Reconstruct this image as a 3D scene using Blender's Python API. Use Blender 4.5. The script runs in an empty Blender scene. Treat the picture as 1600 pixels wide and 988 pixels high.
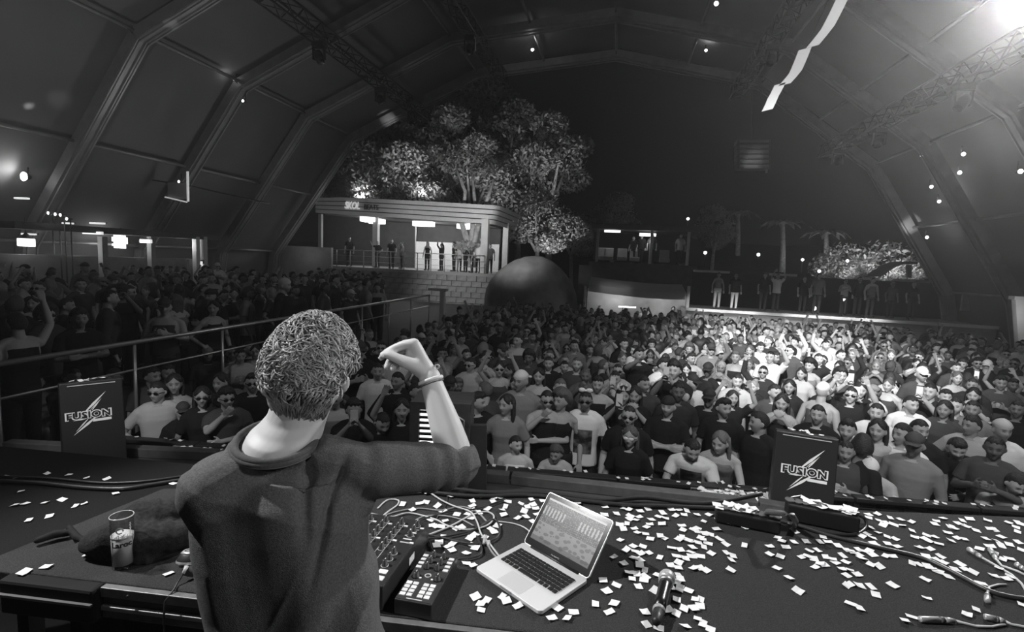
import bpy, math, random
import numpy as np
from mathutils import Vector, Matrix
from mathutils.bvhtree import BVHTree

SC = bpy.context.scene
COL = SC.collection
RNG = random.Random(11)
PI = math.pi

# ------------------------------------------------------------------ camera
EYE = Vector((0.0, 0.0, 3.25))
YAW, PITCH, ROLL, FPX = 0.20012, -0.10886, 0.045, 800.0
_f = Vector((-math.sin(YAW) * math.cos(PITCH), math.cos(YAW) * math.cos(PITCH), math.sin(PITCH)))
_r = Vector((math.cos(YAW), math.sin(YAW), 0.0))
_u = _r.cross(_f)
CR = _r * math.cos(ROLL) + _u * math.sin(ROLL)
CU = _u * math.cos(ROLL) - _r * math.sin(ROLL)
CF = _f
cam = bpy.data.cameras.new('camera')
cam.sensor_width = 36.0
cam.lens = 36.0 * FPX / 1600.0
cam.clip_start, cam.clip_end = 0.05, 400
camo = bpy.data.objects.new('camera', cam)
camo.matrix_world = Matrix(((CR.x, CU.x, -CF.x, EYE.x), (CR.y, CU.y, -CF.y, EYE.y), (CR.z, CU.z, -CF.z, EYE.z), (0, 0, 0, 1)))
COL.objects.link(camo)
SC.camera = camo


def ray(px, py):
    return CF + CR * ((px - 800.0) / FPX) - CU * ((py - 494.0) / FPX)


def at_z(px, py, z):
    d = ray(px, py)
    return EYE + d * ((z - EYE.z) / d.z)


def at_y(px, py, y):
    d = ray(px, py)
    return EYE + d * (y / d.y)


def at_x(px, py, x):
    d = ray(px, py)
    return EYE + d * ((x - EYE.x) / d.x)


def at_d(px, py, dd):
    return EYE + ray(px, py) * dd


# ------------------------------------------------------------------ sky, exposure
world = bpy.data.worlds.new('night_sky')
SC.world = world
world.use_nodes = True
wb = world.node_tree.nodes['Background']
wb.inputs[0].default_value = (0.5, 0.5, 0.5, 1)
wb.inputs[1].default_value = 0.004
SC.view_settings.view_transform = 'Standard'
SC.view_settings.look = 'None'
SC.view_settings.exposure = 0.0
SC.view_settings.gamma = 1.0
SC.cycles.max_bounces = 5
SC.cycles.diffuse_bounces = 2
SC.cycles.glossy_bounces = 2
SC.cycles.transmission_bounces = 4
SC.cycles.transparent_max_bounces = 6
SC.cycles.volume_bounces = 0
SC.cycles.sample_clamp_indirect = 3.0
SC.cycles.caustics_reflective = False
SC.cycles.caustics_refractive = False


# ------------------------------------------------------------------ stage and house lights, plus added fills for hand, logo box and membrane
def spot(name, loc, target, power, angle, blend=0.4, size=0.12):
    l = bpy.data.lights.new(name, 'SPOT')
    l.energy = power
    l.spot_size = math.radians(angle)
    l.spot_blend = blend
    l.shadow_soft_size = size
    o = bpy.data.objects.new(name, l)
    loc, target = Vector(loc), Vector(target)
    o.location = loc
    o.rotation_euler = (target - loc).to_track_quat('-Z', 'Y').to_euler()
    COL.objects.link(o)
    return o


def point(name, loc, power, size=0.1):
    l = bpy.data.lights.new(name, 'POINT')
    l.energy = power
    l.shadow_soft_size = size
    o = bpy.data.objects.new(name, l)
    o.location = loc
    COL.objects.link(o)
    return o


spot('key_spot', (-5.0, 0.9, 7.4), (-0.1, 1.5, 2.2), 2600, 46, 0.5, 0.12)
spot('back_fill', (3.9, 1.1, 5.0), (-0.55, 1.1, 2.72), 420, 24, 0.8, 0.3)
spot('hand_fill', (0.3, -2.5, 4.7), (-0.44, 1.22, 2.92), 190, 13, 0.9, 0.2)  # added fill for the raised hand and forearm, no fixture
spot('crowd_spot', (-1.0, -1.0, 8.6), (4.2, 13.0, 1.0), 15000, 30, 0.9, 0.25)
spot('crowd_spot', (4.0, -1.0, 8.6), (5.4, 17.5, 0.5), 21000, 22, 0.9, 0.25)
spot('front_wash', (0.8, 0.6, 7.0), (1.5, 6.6, 1.2), 1000, 62, 0.9, 0.3)
spot('front_wash', (3.8, 0.6, 7.0), (3.8, 6.8, 1.2), 620, 50, 0.9, 0.3)
spot('front_wash', (-2.5, 0.6, 6.5), (-3.2, 6.2, 1.2), 260, 50, 0.9, 0.3)
spot('terrace_wash', (-6.0, 2.0, 8.0), (-9.5, 11.0, 1.6), 90, 50, 0.9, 0.4)
spot('logo_fill', (-3.2, 1.0, 4.6), (-4.6, 3.8, 1.7), 420, 24, 0.8, 0.1)  # added spot that brings out the lettering on the dark box
spot('membrane_fill', (-12.5, 8.0, 3.6), (-15.5, 9.0, 9), 340, 130, 0.6, 0.5)  # the membrane lights are added to brighten the roof, no fixtures
spot('membrane_fill', (-12.5, 18.0, 3.6), (-15.0, 18.0, 9), 190, 130, 0.6, 0.5)
spot('membrane_fill', (9.5, 9.0, 5.0), (13, 10.0, 10), 170, 130, 0.6, 0.5)
point('membrane_fill', (-2.0, 4.0, 7.5), 10, 0.6)


# ------------------------------------------------------------------ materials (a black-and-white photograph: greys)
_MATS = {}


def nodes_of(m):
    m.use_nodes = True
    return m.node_tree, m.node_tree.nodes['Principled BSDF']


def grey(name, v, rough=0.6, metal=0.0, noise=0.0, scale=20.0, bump=0.0, bscale=None, spec=0.5, coat=0.0, detail=3.0):
    """plain grey with optional grain in colour and relief"""
    if name in _MATS:
        return _MATS[name]
    m = bpy.data.materials.new(name)
    nt, p = nodes_of(m)
    p.inputs['Base Color'].default_value = (v, v, v, 1)
    p.inputs['Roughness'].default_value = rough
    p.inputs['Metallic'].default_value = metal
    p.inputs['Specular IOR Level'].default_value = spec
    p.inputs['Coat Weight'].default_value = coat
    if noise or bump:
        tc = nt.nodes.new('ShaderNodeTexCoord')
    if noise:
        n = nt.nodes.new('ShaderNodeTexNoise')
        n.inputs['Scale'].default_value = scale
        n.inputs['Detail'].default_value = detail
        nt.links.new(tc.outputs['Object'], n.inputs['Vector'])
        r = nt.nodes.new('ShaderNodeMapRange')
        r.inputs['From Min'].default_value = 0.25
        r.inputs['From Max'].default_value = 0.75
        r.inputs['To Min'].default_value = max(0.0, v * (1 - noise))
        r.inputs['To Max'].default_value = min(1.0, v * (1 + noise))
        nt.links.new(n.outputs['Fac'], r.inputs['Value'])
        c = nt.nodes.new('ShaderNodeCombineColor')
        for i in range(3):
            nt.links.new(r.outputs['Result'], c.inputs[i])
        nt.links.new(c.outputs[0], p.inputs['Base Color'])
    if bump:
        n2 = nt.nodes.new('ShaderNodeTexNoise')
        n2.inputs['Scale'].default_value = bscale or scale
        n2.inputs['Detail'].default_value = 4
        nt.links.new(tc.outputs['Object'], n2.inputs['Vector'])
        b = nt.nodes.new('ShaderNodeBump')
        b.inputs['Strength'].default_value = bump
        b.inputs['Distance'].default_value = 0.01
        nt.links.new(n2.outputs['Fac'], b.inputs['Height'])
        nt.links.new(b.outputs['Normal'], p.inputs['Normal'])
    _MATS[name] = m
    return m


def glow(name, strength):
    if name in _MATS:
        return _MATS[name]
    m = bpy.data.materials.new(name)
    nt, p = nodes_of(m)
    p.inputs['Base Color'].default_value = (0.8, 0.8, 0.8, 1)
    p.inputs['Emission Color'].default_value = (1, 1, 1, 1)
    p.inputs['Emission Strength'].default_value = strength
    _MATS[name] = m
    return m


def own_tone(name, rough, attr=None, spec=0.4, noise=0.0, scale=60.0, bump=0.0):
    """the grey is the object's own colour, times the mesh's painted features where attr is given"""
    if name in _MATS:
        return _MATS[name]
    m = bpy.data.materials.new(name)
    nt, p = nodes_of(m)
    oi = nt.nodes.new('ShaderNodeObjectInfo')
    out = oi.outputs['Color']
    if attr:
        a = nt.nodes.new('ShaderNodeAttribute')
        a.attribute_name = attr
        mul = nt.nodes.new('ShaderNodeMix')
        mul.data_type = 'RGBA'
        mul.blend_type = 'MULTIPLY'
        mul.inputs['Factor'].default_value = 1.0
        nt.links.new(out, mul.inputs['A'])
        nt.links.new(a.outputs['Color'], mul.inputs['B'])
        out = mul.outputs['Result']
    nt.links.new(out, p.inputs['Base Color'])
    p.inputs['Roughness'].default_value = rough
    p.inputs['Specular IOR Level'].default_value = spec
    if bump:
        tc = nt.nodes.new('ShaderNodeTexCoord')
        n2 = nt.nodes.new('ShaderNodeTexNoise')
        n2.inputs['Scale'].default_value = scale
        nt.links.new(tc.outputs['Object'], n2.inputs['Vector'])
        b = nt.nodes.new('ShaderNodeBump')
        b.inputs['Strength'].default_value = bump
        b.inputs['Distance'].default_value = 0.02
        nt.links.new(n2.outputs['Fac'], b.inputs['Height'])
        nt.links.new(b.outputs['Normal'], p.inputs['Normal'])
    _MATS[name] = m
    return m


# ------------------------------------------------------------------ mesh helpers
def frame_of(d, up=Vector((0, 0, 1))):
    d = Vector(d).normalized()
    a = d.cross(up)
    if a.length < 1e-4:
        a = d.cross(Vector((0, 1, 0)))
    a.normalize()
    return a, a.cross(d).normalized(), d


class MB:
    def __init__(s):
        s.v, s.f, s.m = [], [], []

    def add(s, vs, fs, mi=0):
        b = len(s.v)
        s.v.extend([tuple(p) for p in vs])
        s.f.extend([tuple(b + i for i in q) for q in fs])
        s.m.extend([mi] * len(fs))
        return s

    def box(s, c, size, M=None, mi=0):
        hx, hy, hz = size[0] / 2, size[1] / 2, size[2] / 2
        vs = [Vector((x, y, z)) for x in (-hx, hx) for y in (-hy, hy) for z in (-hz, hz)]
        if M is not None:
            vs = [M @ p for p in vs]
        c = Vector(c)
        return s.add([p + c for p in vs], [(0, 1, 3, 2), (4, 6, 7, 5), (0, 4, 5, 1), (2, 3, 7, 6), (0, 2, 6, 4), (1, 5, 7, 3)], mi)

    def hexa(s, p, mi=0):
        """eight corners: four of the bottom ring, four of the top ring"""
        return s.add(p, [(3, 2, 1, 0), (4, 5, 6, 7), (0, 1, 5, 4), (1, 2, 6, 5), (2, 3, 7, 6), (3, 0, 4, 7)], mi)

    def beam(s, a, b, w, h, up=Vector((0, 0, 1)), mi=0):
        a, b = Vector(a), Vector(b)
        x, y, d = frame_of(b - a, up)
        x, y = x * (w / 2), y * (h / 2)
        return s.hexa([a - x - y, a + x - y, a + x + y, a - x + y, b - x - y, b + x - y, b + x + y, b - x + y], mi)

    def tube(s, pts, r, n=8, mi=0, flat=1.0, cap=True, up=Vector((0, 0, 1))):
        pts = [Vector(p) for p in pts]
        k = len(pts)
        rs = r if isinstance(r, (list, tuple)) else [r] * k
        vs = []
        a = None
        for i in range(k):
            t = (pts[min(i + 1, k - 1)] - pts[max(i - 1, 0)])
            if t.length < 1e-9:
                t = Vector((0, 0, 1))
            t.normalize()
            if a is None:
                a, b, _ = frame_of(t, up)
            else:
                a = (a - t * a.dot(t))
                if a.length < 1e-6:
                    a, b, _ = frame_of(t, up)
                a.normalize()
                b = a.cross(t)
            for j in range(n):
                w = 2 * PI * j / n
                vs.append(pts[i] + a * (rs[i] * math.cos(w)) + b * (rs[i] * flat * math.sin(w)))
        fs = []
        for i in range(k - 1):
            for j in range(n):
                j2 = (j + 1) % n
                fs.append((i * n + j, i * n + j2, (i + 1) * n + j2, (i + 1) * n + j))
        if cap:
            fs.append(tuple(range(n - 1, -1, -1)))
            fs.append(tuple((k - 1) * n + j for j in range(n)))
        return s.add(vs, fs, mi)

    def limb(s, pts, rs, n=10, mi=0):
        """tube with rounded ends"""
        pts = [Vector(p) for p in pts]
        d0 = (pts[0] - pts[1]).normalized()
        d1 = (pts[-1] - pts[-2]).normalized()
        P = [pts[0] + d0 * rs[0] * 0.95, pts[0] + d0 * rs[0] * 0.6] + pts + [pts[-1] + d1 * rs[-1] * 0.6, pts[-1] + d1 * rs[-1] * 0.95]
        R = [rs[0] * 0.3, rs[0] * 0.8] + list(rs) + [rs[-1] * 0.8, rs[-1] * 0.3]
        return s.tube(P, R, n, mi)

    def ell(s, c, rad, nu=16, nv=10, M=None, mi=0):
        vs = [Vector((0, 0, rad[2]))]
        for i in range(1, nv):
            t = PI * i / nv
            for j in range(nu):
                w = 2 * PI * j / nu
                vs.append(Vector((rad[0] * math.sin(t) * math.cos(w), rad[1] * math.sin(t) * math.sin(w), rad[2] * math.cos(t))))
        vs.append(Vector((0, 0, -rad[2])))
        if M is not None:
            vs = [M @ p for p in vs]
        c = Vector(c)
        vs = [p + c for p in vs]
        fs = [(0, 1 + j, 1 + (j + 1) % nu) for j in range(nu)]
        for i in range(nv - 2):
            for j in range(nu):
                j2 = (j + 1) % nu
                fs.append((1 + i * nu + j, 1 + (i + 1) * nu + j, 1 + (i + 1) * nu + j2, 1 + i * nu + j2))
        L = len(vs) - 1
        fs += [(L, 1 + (nv - 2) * nu + (j + 1) % nu, 1 + (nv - 2) * nu + j) for j in range(nu)]
        return s.add(vs, fs, mi)

    def rings(s, rings, mi=0, cap=True):
        n = len(rings[0])
        vs = [p for r in rings for p in r]
        fs = []
        for i in range(len(rings) - 1):
            for j in range(n):
                j2 = (j + 1) % n
                fs.append((i * n + j, i * n + j2, (i + 1) * n + j2, (i + 1) * n + j))
        if cap:
            fs.append(tuple(range(n - 1, -1, -1)))
            fs.append(tuple((len(rings) - 1) * n + j for j in range(n)))
        return s.add(vs, fs, mi)

    def lathe(s, prof, n=24, M=None, mi=0, cap=True):
        M = M or Matrix.Identity(4)
        R = [[M @ Vector((r * math.cos(2 * PI * j / n), r * math.sin(2 * PI * j / n), z)) for j in range(n)] for r, z in prof]
        return s.rings(R, mi, cap)

    def slab(s, poly, n, h, mi=0):
        """flat outline (3-D points) given thickness h along n"""
        n = Vector(n).normalized() * h
        k = len(poly)
        vs = [Vector(p) for p in poly] + [Vector(p) + n for p in poly]
        fs = [tuple(range(k - 1, -1, -1)), tuple(range(k, 2 * k))] + [(i, (i + 1) % k, k + (i + 1) % k, k + i) for i in range(k)]
        return s.add(vs, fs, mi)

    def mesh(s, name, mats, smooth=True):
        me = bpy.data.meshes.new(name)
        me.from_pydata(s.v, [], s.f)
        for m in (mats if isinstance(mats, (list, tuple)) else [mats]):
            me.materials.append(m)
        if len(set(s.m)) > 1:
            me.polygons.foreach_set('material_index', s.m)
        me.polygons.foreach_set('use_smooth', [smooth] * len(s.f))
        me.update()
        return me

    def build(s, name, mats, parent=None, smooth=True, bevel=0.0):
        o = put(name, s.mesh(name, mats, smooth), parent)
        if bevel:
            b = o.modifiers.new('bevel', 'BEVEL')
            b.width, b.segments, b.limit_method = bevel, 2, 'ANGLE'
        return o


def put(name, data, parent=None, loc=None, mw=None):
    """link a mesh; with a parent and no loc its points are world points, with loc/mw they are local to the parent"""
    o = bpy.data.objects.new(name, data)
    COL.objects.link(o)
    if parent is not None:
        o.parent = parent
        if loc is None and mw is None:
            o.matrix_parent_inverse = root_matrix(parent).inverted()
    if loc is not None:
        o.location = loc
    if mw is not None:
        o.matrix_basis = mw
    return o


def root_matrix(o):
    m = o.matrix_basis.copy()
    while o.parent is not None:
        m = o.matrix_parent_inverse @ m
        o = o.parent
        m = o.matrix_basis @ m
    return m


def tag(o, label=None, cat=None, group=None, kind=None):
    if label:
        o['label'] = label
    if cat:
        o['category'] = cat
    if group:
        o['group'] = group
    if kind:
        o['kind'] = kind
    return o


def thing(name, label, cat, loc=(0, 0, 0), group=None, rz=0.0):
    o = bpy.data.objects.new(name, None)
    o.empty_display_size = 0.1
    o.location = loc
    o.rotation_euler = (0, 0, rz)
    COL.objects.link(o)
    return tag(o, label, cat, group)


def struct(name, mb, m, smooth=False, label=None):
    o = mb.build(name, m, None, smooth)
    o['kind'] = 'structure'
    if label:
        o['label'] = label
    return o


def evaluated(o):
    dg = bpy.context.evaluated_depsgraph_get()
    me = bpy.data.meshes.new_from_object(o.evaluated_get(dg))
    return me


def fuse(mb, voxel, smooth_iter=2, factor=0.5, decimate=None, name='fused'):
    """overlapping limbs -> one continuous skin"""
    me = mb.mesh(name + '_parts', [])
    o = bpy.data.objects.new(name, me)
    COL.objects.link(o)
    r = o.modifiers.new('r', 'REMESH')
    r.mode, r.voxel_size = 'VOXEL', voxel
    if smooth_iter:
        s = o.modifiers.new('s', 'SMOOTH')
        s.iterations, s.factor = smooth_iter, factor
    if decimate:
        d = o.modifiers.new('d', 'DECIMATE')
        d.ratio = decimate
    out = evaluated(o)
    out.name = name
    bpy.data.objects.remove(o)
    bpy.data.meshes.remove(me)
    out.polygons.foreach_set('use_smooth', [True] * len(out.polygons))
    return out


def coords(me):
    a = np.empty(len(me.vertices) * 3, 'f')
    me.vertices.foreach_get('co', a)
    return a.reshape(-1, 3)


def set_coords(me, a):
    me.vertices.foreach_set('co', np.ascontiguousarray(a, 'f').ravel())
    me.update()


def set_tone(me, t, name='tone'):
    at = me.color_attributes.new(name, 'FLOAT_COLOR', 'POINT')
    c = np.ones((len(t), 4), 'f')
    c[:, :3] = np.asarray(t)[:, None]
    at.data.foreach_set('color', c.ravel())


def wob(p, k, seed=0.0):
    """smooth pseudo-noise of points p (n,3), wavelength about 1/k"""
    x, y, z = p[:, 0] * k, p[:, 1] * k, p[:, 2] * k
    return (np.sin(6.3 * x + 2.1 * y + seed) + np.sin(5.1 * y - 3.3 * z + 1.7 * seed + 1.3 * np.sin(4.0 * x)) + np.sin(5.7 * z + 2.9 * x - 2.3 * seed + 1.1 * np.sin(3.7 * y))) / 3.0


def text_mesh(txt, size, extrude, bold=0.0, shear=0.0, spacing=1.0):
    c = bpy.data.curves.new('lettering', 'FONT')
    c.body, c.size, c.extrude, c.offset, c.shear, c.space_character = txt, size, extrude, bold, shear, spacing
    c.align_x, c.align_y = 'CENTER', 'CENTER'
    c.resolution_u = 3
    o = bpy.data.objects.new('lettering', c)
    COL.objects.link(o)
    me = evaluated(o)
    bpy.data.objects.remove(o)
    bpy.data.curves.remove(c)
    return me


def lettering(name, txt, parent, M, m, size, extrude, width=None, **kw):
    me = text_mesh(txt, size, extrude, **kw)
    a = coords(me)
    if width:
        w = a[:, 0].max() - a[:, 0].min()
        a[:, 0] *= width / w
        set_coords(me, a)
    me.materials.clear()
    me.materials.append(m)
    me.transform(M)
    return put(name, me, parent)


def basis(o, x, y):
    x, y = Vector(x).normalized(), Vector(y).normalized()
    z = x.cross(y).normalized()
    y = z.cross(x)
    return Matrix(((x.x, y.x, z.x, o[0]), (x.y, y.y, z.y, o[1]), (x.z, y.z, z.z, o[2]), (0, 0, 0, 1)))


ORD = ['first', 'second', 'third', 'fourth', 'fifth', 'sixth', 'seventh', 'eighth', 'ninth', 'tenth', 'eleventh', 'twelfth', 'thirteenth', 'fourteenth', 'fifteenth',
       'sixteenth', 'seventeenth', 'eighteenth', 'nineteenth', 'twentieth', 'twenty-first', 'twenty-second', 'twenty-third', 'twenty-fourth', 'twenty-fifth', 'twenty-sixth',
       'twenty-seventh', 'twenty-eighth', 'twenty-ninth', 'thirtieth']


# ================================================================== THE SETTING
M_ALU = grey('aluminium', 0.24, 0.45, 0.35, noise=0.15, scale=3)
M_BLACK = grey('black_metal', 0.02, 0.45, 0.0)
M_MATT = grey('matt_black', 0.012, 0.8, 0.0, spec=0.2)
M_STEEL = grey('steel', 0.5, 0.35, 0.7)
M_FLOOR = grey('dark_floor', 0.03, 0.8, noise=0.5, scale=2)
M_MEMB = grey('tent_membrane', 0.13, 0.75, noise=0.12, scale=0.6, spec=0.2)
M_CARPET = grey('grey_carpet', 0.042, 0.95, noise=0.45, scale=260, bump=0.5, bscale=420, spec=0.1)
M_CARPET_D = grey('dark_carpet', 0.014, 0.95, noise=0.5, scale=240, bump=0.4, bscale=380, spec=0.1)
M_PALE = grey('pale_paint', 0.6, 0.6, noise=0.08, scale=4)
M_MID = grey('mid_paint', 0.28, 0.7, noise=0.15, scale=3)
M_DARK = grey('dark_paint', 0.05, 0.7, noise=0.3, scale=3)
M_PAPER = grey('white_paper', 0.85, 0.7, spec=0.2)

FRAME_Y = [27.0, 22.8, 18.4, 14.0, 9.7, 5.4, 1.1]
PROF = [(-20.45, -3.55), (-19.95, -0.2), (-15.04, 6.39), (-7.94, 9.62), (-0.81, 10.34), (6.02, 8.82), (11.16, 5.03), (14.8, -0.67), (15.5, -4.0)]
PROF = [(x, z + 3.25) for x, z in PROF]


def floor_z(y):
    return -0.025 * max(0.0, y - 5.0)


# crowd floor (it falls gently away from the stage), stage floor
b = MB()
ys = [2.0, 5.0, 10.0, 20.0, 32.0]
for y0, y1 in zip(ys[:-1], ys[1:]):
    z0, z1 = floor_z(y0), floor_z(y1)
    b.hexa([(-24, y0, z0 - 0.3), (24, y0, z0 - 0.3), (24, y1, z1 - 0.3), (-24, y1, z1 - 0.3), (-24, y0, z0), (24, y0, z0), (24, y1, z1), (-24, y1, z1)])
struct('floor', b, M_FLOOR, label='dark hall floor under the crowd')
b = MB()
_l = [at_z(px, py, 1.3) for px, py in ((1180, 792), (1300, 812), (1450, 836), (1600, 856))]
lip = [(-9.0, 3.0), (-5.42, 3.60), (-3.49, 3.98), (-0.81, 4.31)] + [(p.x, p.y) for p in _l] + [(8.0, 4.3)]
poly = [(x, y, 0.0) for x, y in lip] + [(8.0, -3.0, 0.0), (-9.0, -3.0, 0.0)]
b.slab(list(reversed(poly)), (0, 0, 1), 1.3)
struct('stage_floor', b, M_DARK, label='dark stage floor under the table')
g = thing('stage_edge', 'grey metal edge beam along the front of the stage', 'stage edge', (0, 4.3, 1.3))
for (x0, y0), (x1, y1) in zip(lip[:-1], lip[1:]):
    if x0 < -8 or x1 > 7:
        continue
    MB().beam((x0 + 0.01, y0 - 0.06, 1.345), (x1 - 0.01, y1 - 0.06, 1.345), 0.10, 0.088).build('edge_beam', grey('edge_grey', 0.075, 0.6, noise=0.25, scale=14), g, False, 0.008)

# left VIP terrace with its rail
TZ = 0.75
b = MB()
b.box((-12.7, 14.2, TZ / 2 - 0.3), (14.4, 24.5, TZ + 0.6))
struct('floor_terrace', b, M_DARK, label='raised terrace floor at the side of the crowd')
rail = thing('terrace_railing', 'long pale steel railing along the raised side terrace', 'railing', (-5.55, 9, TZ))
rp = [(-5.56, 2.1 + 0.0, 2.08), (-5.56, 14.7, 2.08)]
MB().tube(rp, 0.028, 8).build('top_rail', M_STEEL, rail)
MB().tube([(-5.56, 2.1, 1.75), (-5.56, 14.7, 1.75)], 0.014, 6).build('middle_rail', M_STEEL, rail)
for k in range(10):
    y = 2.2 + k * 1.385
    MB().tube([(-5.56, y, TZ), (-5.56, y, 2.05)], 0.02, 6).build('post', M_STEEL, rail)
ep = thing('rail_end_post', 'pale square post with lit foot where the terrace railing ends', 'post', (-5.25, 15.0, TZ))
MB().beam((-5.25, 15.0, TZ - 0.2), (-5.25, 15.0, 2.2), 0.14, 0.14, Vector((0, 1, 0))).build('shaft', M_PALE, ep, False)
MB().box((-5.4, 15.0, 2.24), (0.6, 0.16, 0.08)).build('cap', M_PALE, ep, False)
MB().box((-5.25, 14.9, TZ - 0.05), (0.26, 0.06, 0.1)).build('foot_light', glow('foot_lamp', 3.0), ep, False)

# tent: membrane, arches
memb = []
b = MB()
off = []
for i, (x, z) in enumerate(PROF):
    a0 = Vector(PROF[max(0, i - 1)]); a1 = Vector(PROF[min(len(PROF) - 1, i + 1)])
    t = (a1 - a0).normalized()
    n = Vector((-t.y, t.x))
    off.append((x + n.x * 0.42, z + n.y * 0.42))
ymin, ymax = -4.0, 27.3
R0 = [(x, ymin, z) for x, z in off] + [(x * 1.01, ymin, z + 0.12) for x, z in reversed(off)]
R1 = [(x, ymax, z) for x, z in off] + [(x * 1.01, ymax, z + 0.12) for x, z in reversed(off)]
b.rings([R0, R1], cap=True)
struct('ceiling', b, M_MEMB, label='grey tent membrane arching over the crowd')
b = MB()
b.box((-2.5, -4.2, 6.2), (40, 0.3, 15))
struct('wall_back', b, M_MATT, label='black drape behind the stage')

for k, Y in enumerate(FRAME_Y):
    nm = ORD[k]
    t = thing('tent_arch', f'{"broad aluminium box-beam tent arch, " + nm + " from the open far end"}', 'tent arch', (PROF[0][0], Y, 0))
    for i in range(len(PROF) - 1):
        (x0, z0), (x1, z1) = PROF[i], PROF[i + 1]
        zf = floor_z(Y)
        a, c = Vector((x0, Y, max(z0, zf) if i == 0 else z0)), Vector((x1, Y, z1))
        if i == len(PROF) - 2:
            c.z = zf
        d = (c - a).normalized() * 0.02
        bb = MB()
        bb.beam(a + d, c - d, 0.34, 0.46, Vector((0, 1, 0)))
        # raised flanges along the beam's two lower edges
        nrm = Vector((-(c - a).z, 0, (c - a).x)).normalized()
        for s in (-1, 1):
            o_ = nrm * -0.25 + Vector((0, s * 0.15, 0))
            bb.beam(a + d + o_, c - d + o_, 0.05, 0.05, Vector((0, 1, 0)))
        bb.build('leg' if i in (0, len(PROF) - 2) else 'rafter', M_ALU, t, False)
    if k < len(FRAME_Y) - 1:
        Y2 = FRAME_Y[k + 1]
        for i in range(1, len(PROF) - 1):
            pts = [Vector(PROF[i])]
            if i < len(PROF) - 2:
                pts.append((Vector(PROF[i]) + Vector(PROF[i + 1])) / 2)
            for q in pts:
                MB().tube([(q.x, Y - 0.18, q.y + 0.1), (q.x, Y2 + 0.18, q.y + 0.1)], 0.06, 6).build('purlin', M_ALU, t)

# black lighting trusses running the length of the hall, moving heads hanging from them
TR = [(-10.95, 10.9), (-6.6, 12.6), (5.0, 11.8), (9.2, 9.0)]
for k, (x, z) in enumerate(TR):
    t = thing('lighting_truss', ['black box truss nearest the terrace side, under the arches', 'black box truss beside the ridge on the terrace side', 'black box truss beside the ridge above the logo-box side of the crowd', 'black box truss low over the far side of the crowd'][k], 'truss', (x, 14, z))
    w = 0.26
    for sx in (-1, 1):
        for sz in (-1, 1):
            MB().tube([(x + sx * w, 5, z + sz * w), (x + sx * w, 27.5, z + sz * w)], 0.04, 6).build('chord', M_BLACK, t)
    lb = MB()
    for j in range(45):
        y0, y1 = 5 + j * 0.5, 5.5 + j * 0.5
        s = 1 if j % 2 else -1
        for sx in (-1, 1):
            lb.tube([(x + sx * w, y0, z - s * w), (x + sx * w, y1, z + s * w)], 0.022, 4, cap=False)
        for sz in (-1, 1):
            lb.tube([(x - s * w, y0, z + sz * w), (x + s * w, y1, z + sz * w)], 0.022, 4, cap=False)
    tag(lb.build('lacing', M_BLACK, t), kind='stuff')


def moving_head(loc, aim, label, lit=0.0):
    t = thing('moving_head_light', label, 'stage light', loc, 'moving head lights hanging under the tent')
    x, y, z = loc
    MB().box((x, y, z - 0.09), (0.42, 0.34, 0.18)).build('base', M_BLACK, t, False, 0.02)
    yb = MB()
    for s in (-1, 1):
        yb.box((x + s * 0.21, y, z - 0.38), (0.05, 0.12, 0.44))
    yb.box((x, y, z - 0.19), (0.46, 0.12, 0.04))
    yb.build('yoke', M_BLACK, t, False)
    d = (Vector(aim) - Vector((x, y, z - 0.5))).normalized()
    a, c, _ = frame_of(d)
    M = Matrix(((a.x, c.x, d.x, x), (a.y, c.y, d.y, y), (a.z, c.z, d.z, z - 0.5), (0, 0, 0, 1)))
    h = MB().lathe([(0.06, -0.24), (0.14, -0.2), (0.17, -0.05), (0.16, 0.08), (0.14, 0.22)], 14, M).build('head', M_BLACK, t)
    MB().lathe([(0.125, 0.215), (0.125, 0.235)], 14, M).build('lens', glow('lens_%g' % lit, lit) if lit else grey('dark_lens', 0.02, 0.1), h)
    return t


heads = [(555, 128, 22.8), (617, 168, 26.4), (690, 66, 22.0), (716, 122, 26.5), (1165, 60, 22.0), (1300, 206, 26.5), (1350, 168, 22.8), (457, 62, 18.0), (1448, 104, 18.0)]
for i, (px, py, Y) in enumerate(heads):
    p = at_y(px, py, Y)
    near = min(TR, key=lambda q: abs(q[0] - p.x))
    moving_head((near[0], Y - 0.7, near[1] - 0.26), (p.x * 0.4, 14, 0), 'black moving head light hanging from a roof truss, ' + ORD[i] + ' of nine')


def lamp(px, py, Y, label, r=0.12, power=3.0, strength=30, group='small flood lamps under the tent roof', post=None):
    p = at_y(px, py, Y)
    t = thing('flood_lamp', label, 'lamp', p, group)
    MB().lathe([(r * 0.5, 0.16), (r * 1.0, 0.02), (r * 1.06, -0.02)], 12, Matrix.Translation(p) @ Matrix.Rotation(-PI / 2, 4, 'X'), cap=False).build('housing', M_BLACK, t)
    MB().lathe([(r * 0.95, 0.0), (r * 0.8, 0.03)], 12, Matrix.Translation(p + Vector((0, -0.02, 0))) @ Matrix.Rotation(-PI / 2, 4, 'X')).build('lens', glow('lamp_%g' % strength, strength), t)
    MB().tube([p + Vector((0, 0.1, 0)), p + Vector((0, 0.12, 0.3))] if not post else [p + Vector((0, 0.1, 0)), Vector((p.x, p.y + 0.1, post))], 0.02, 6).build('bracket', M_BLACK, t)
    if power:
        point('lamp_light', p + Vector((0, -0.35, 0)), power, 0.08)
    return t


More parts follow.
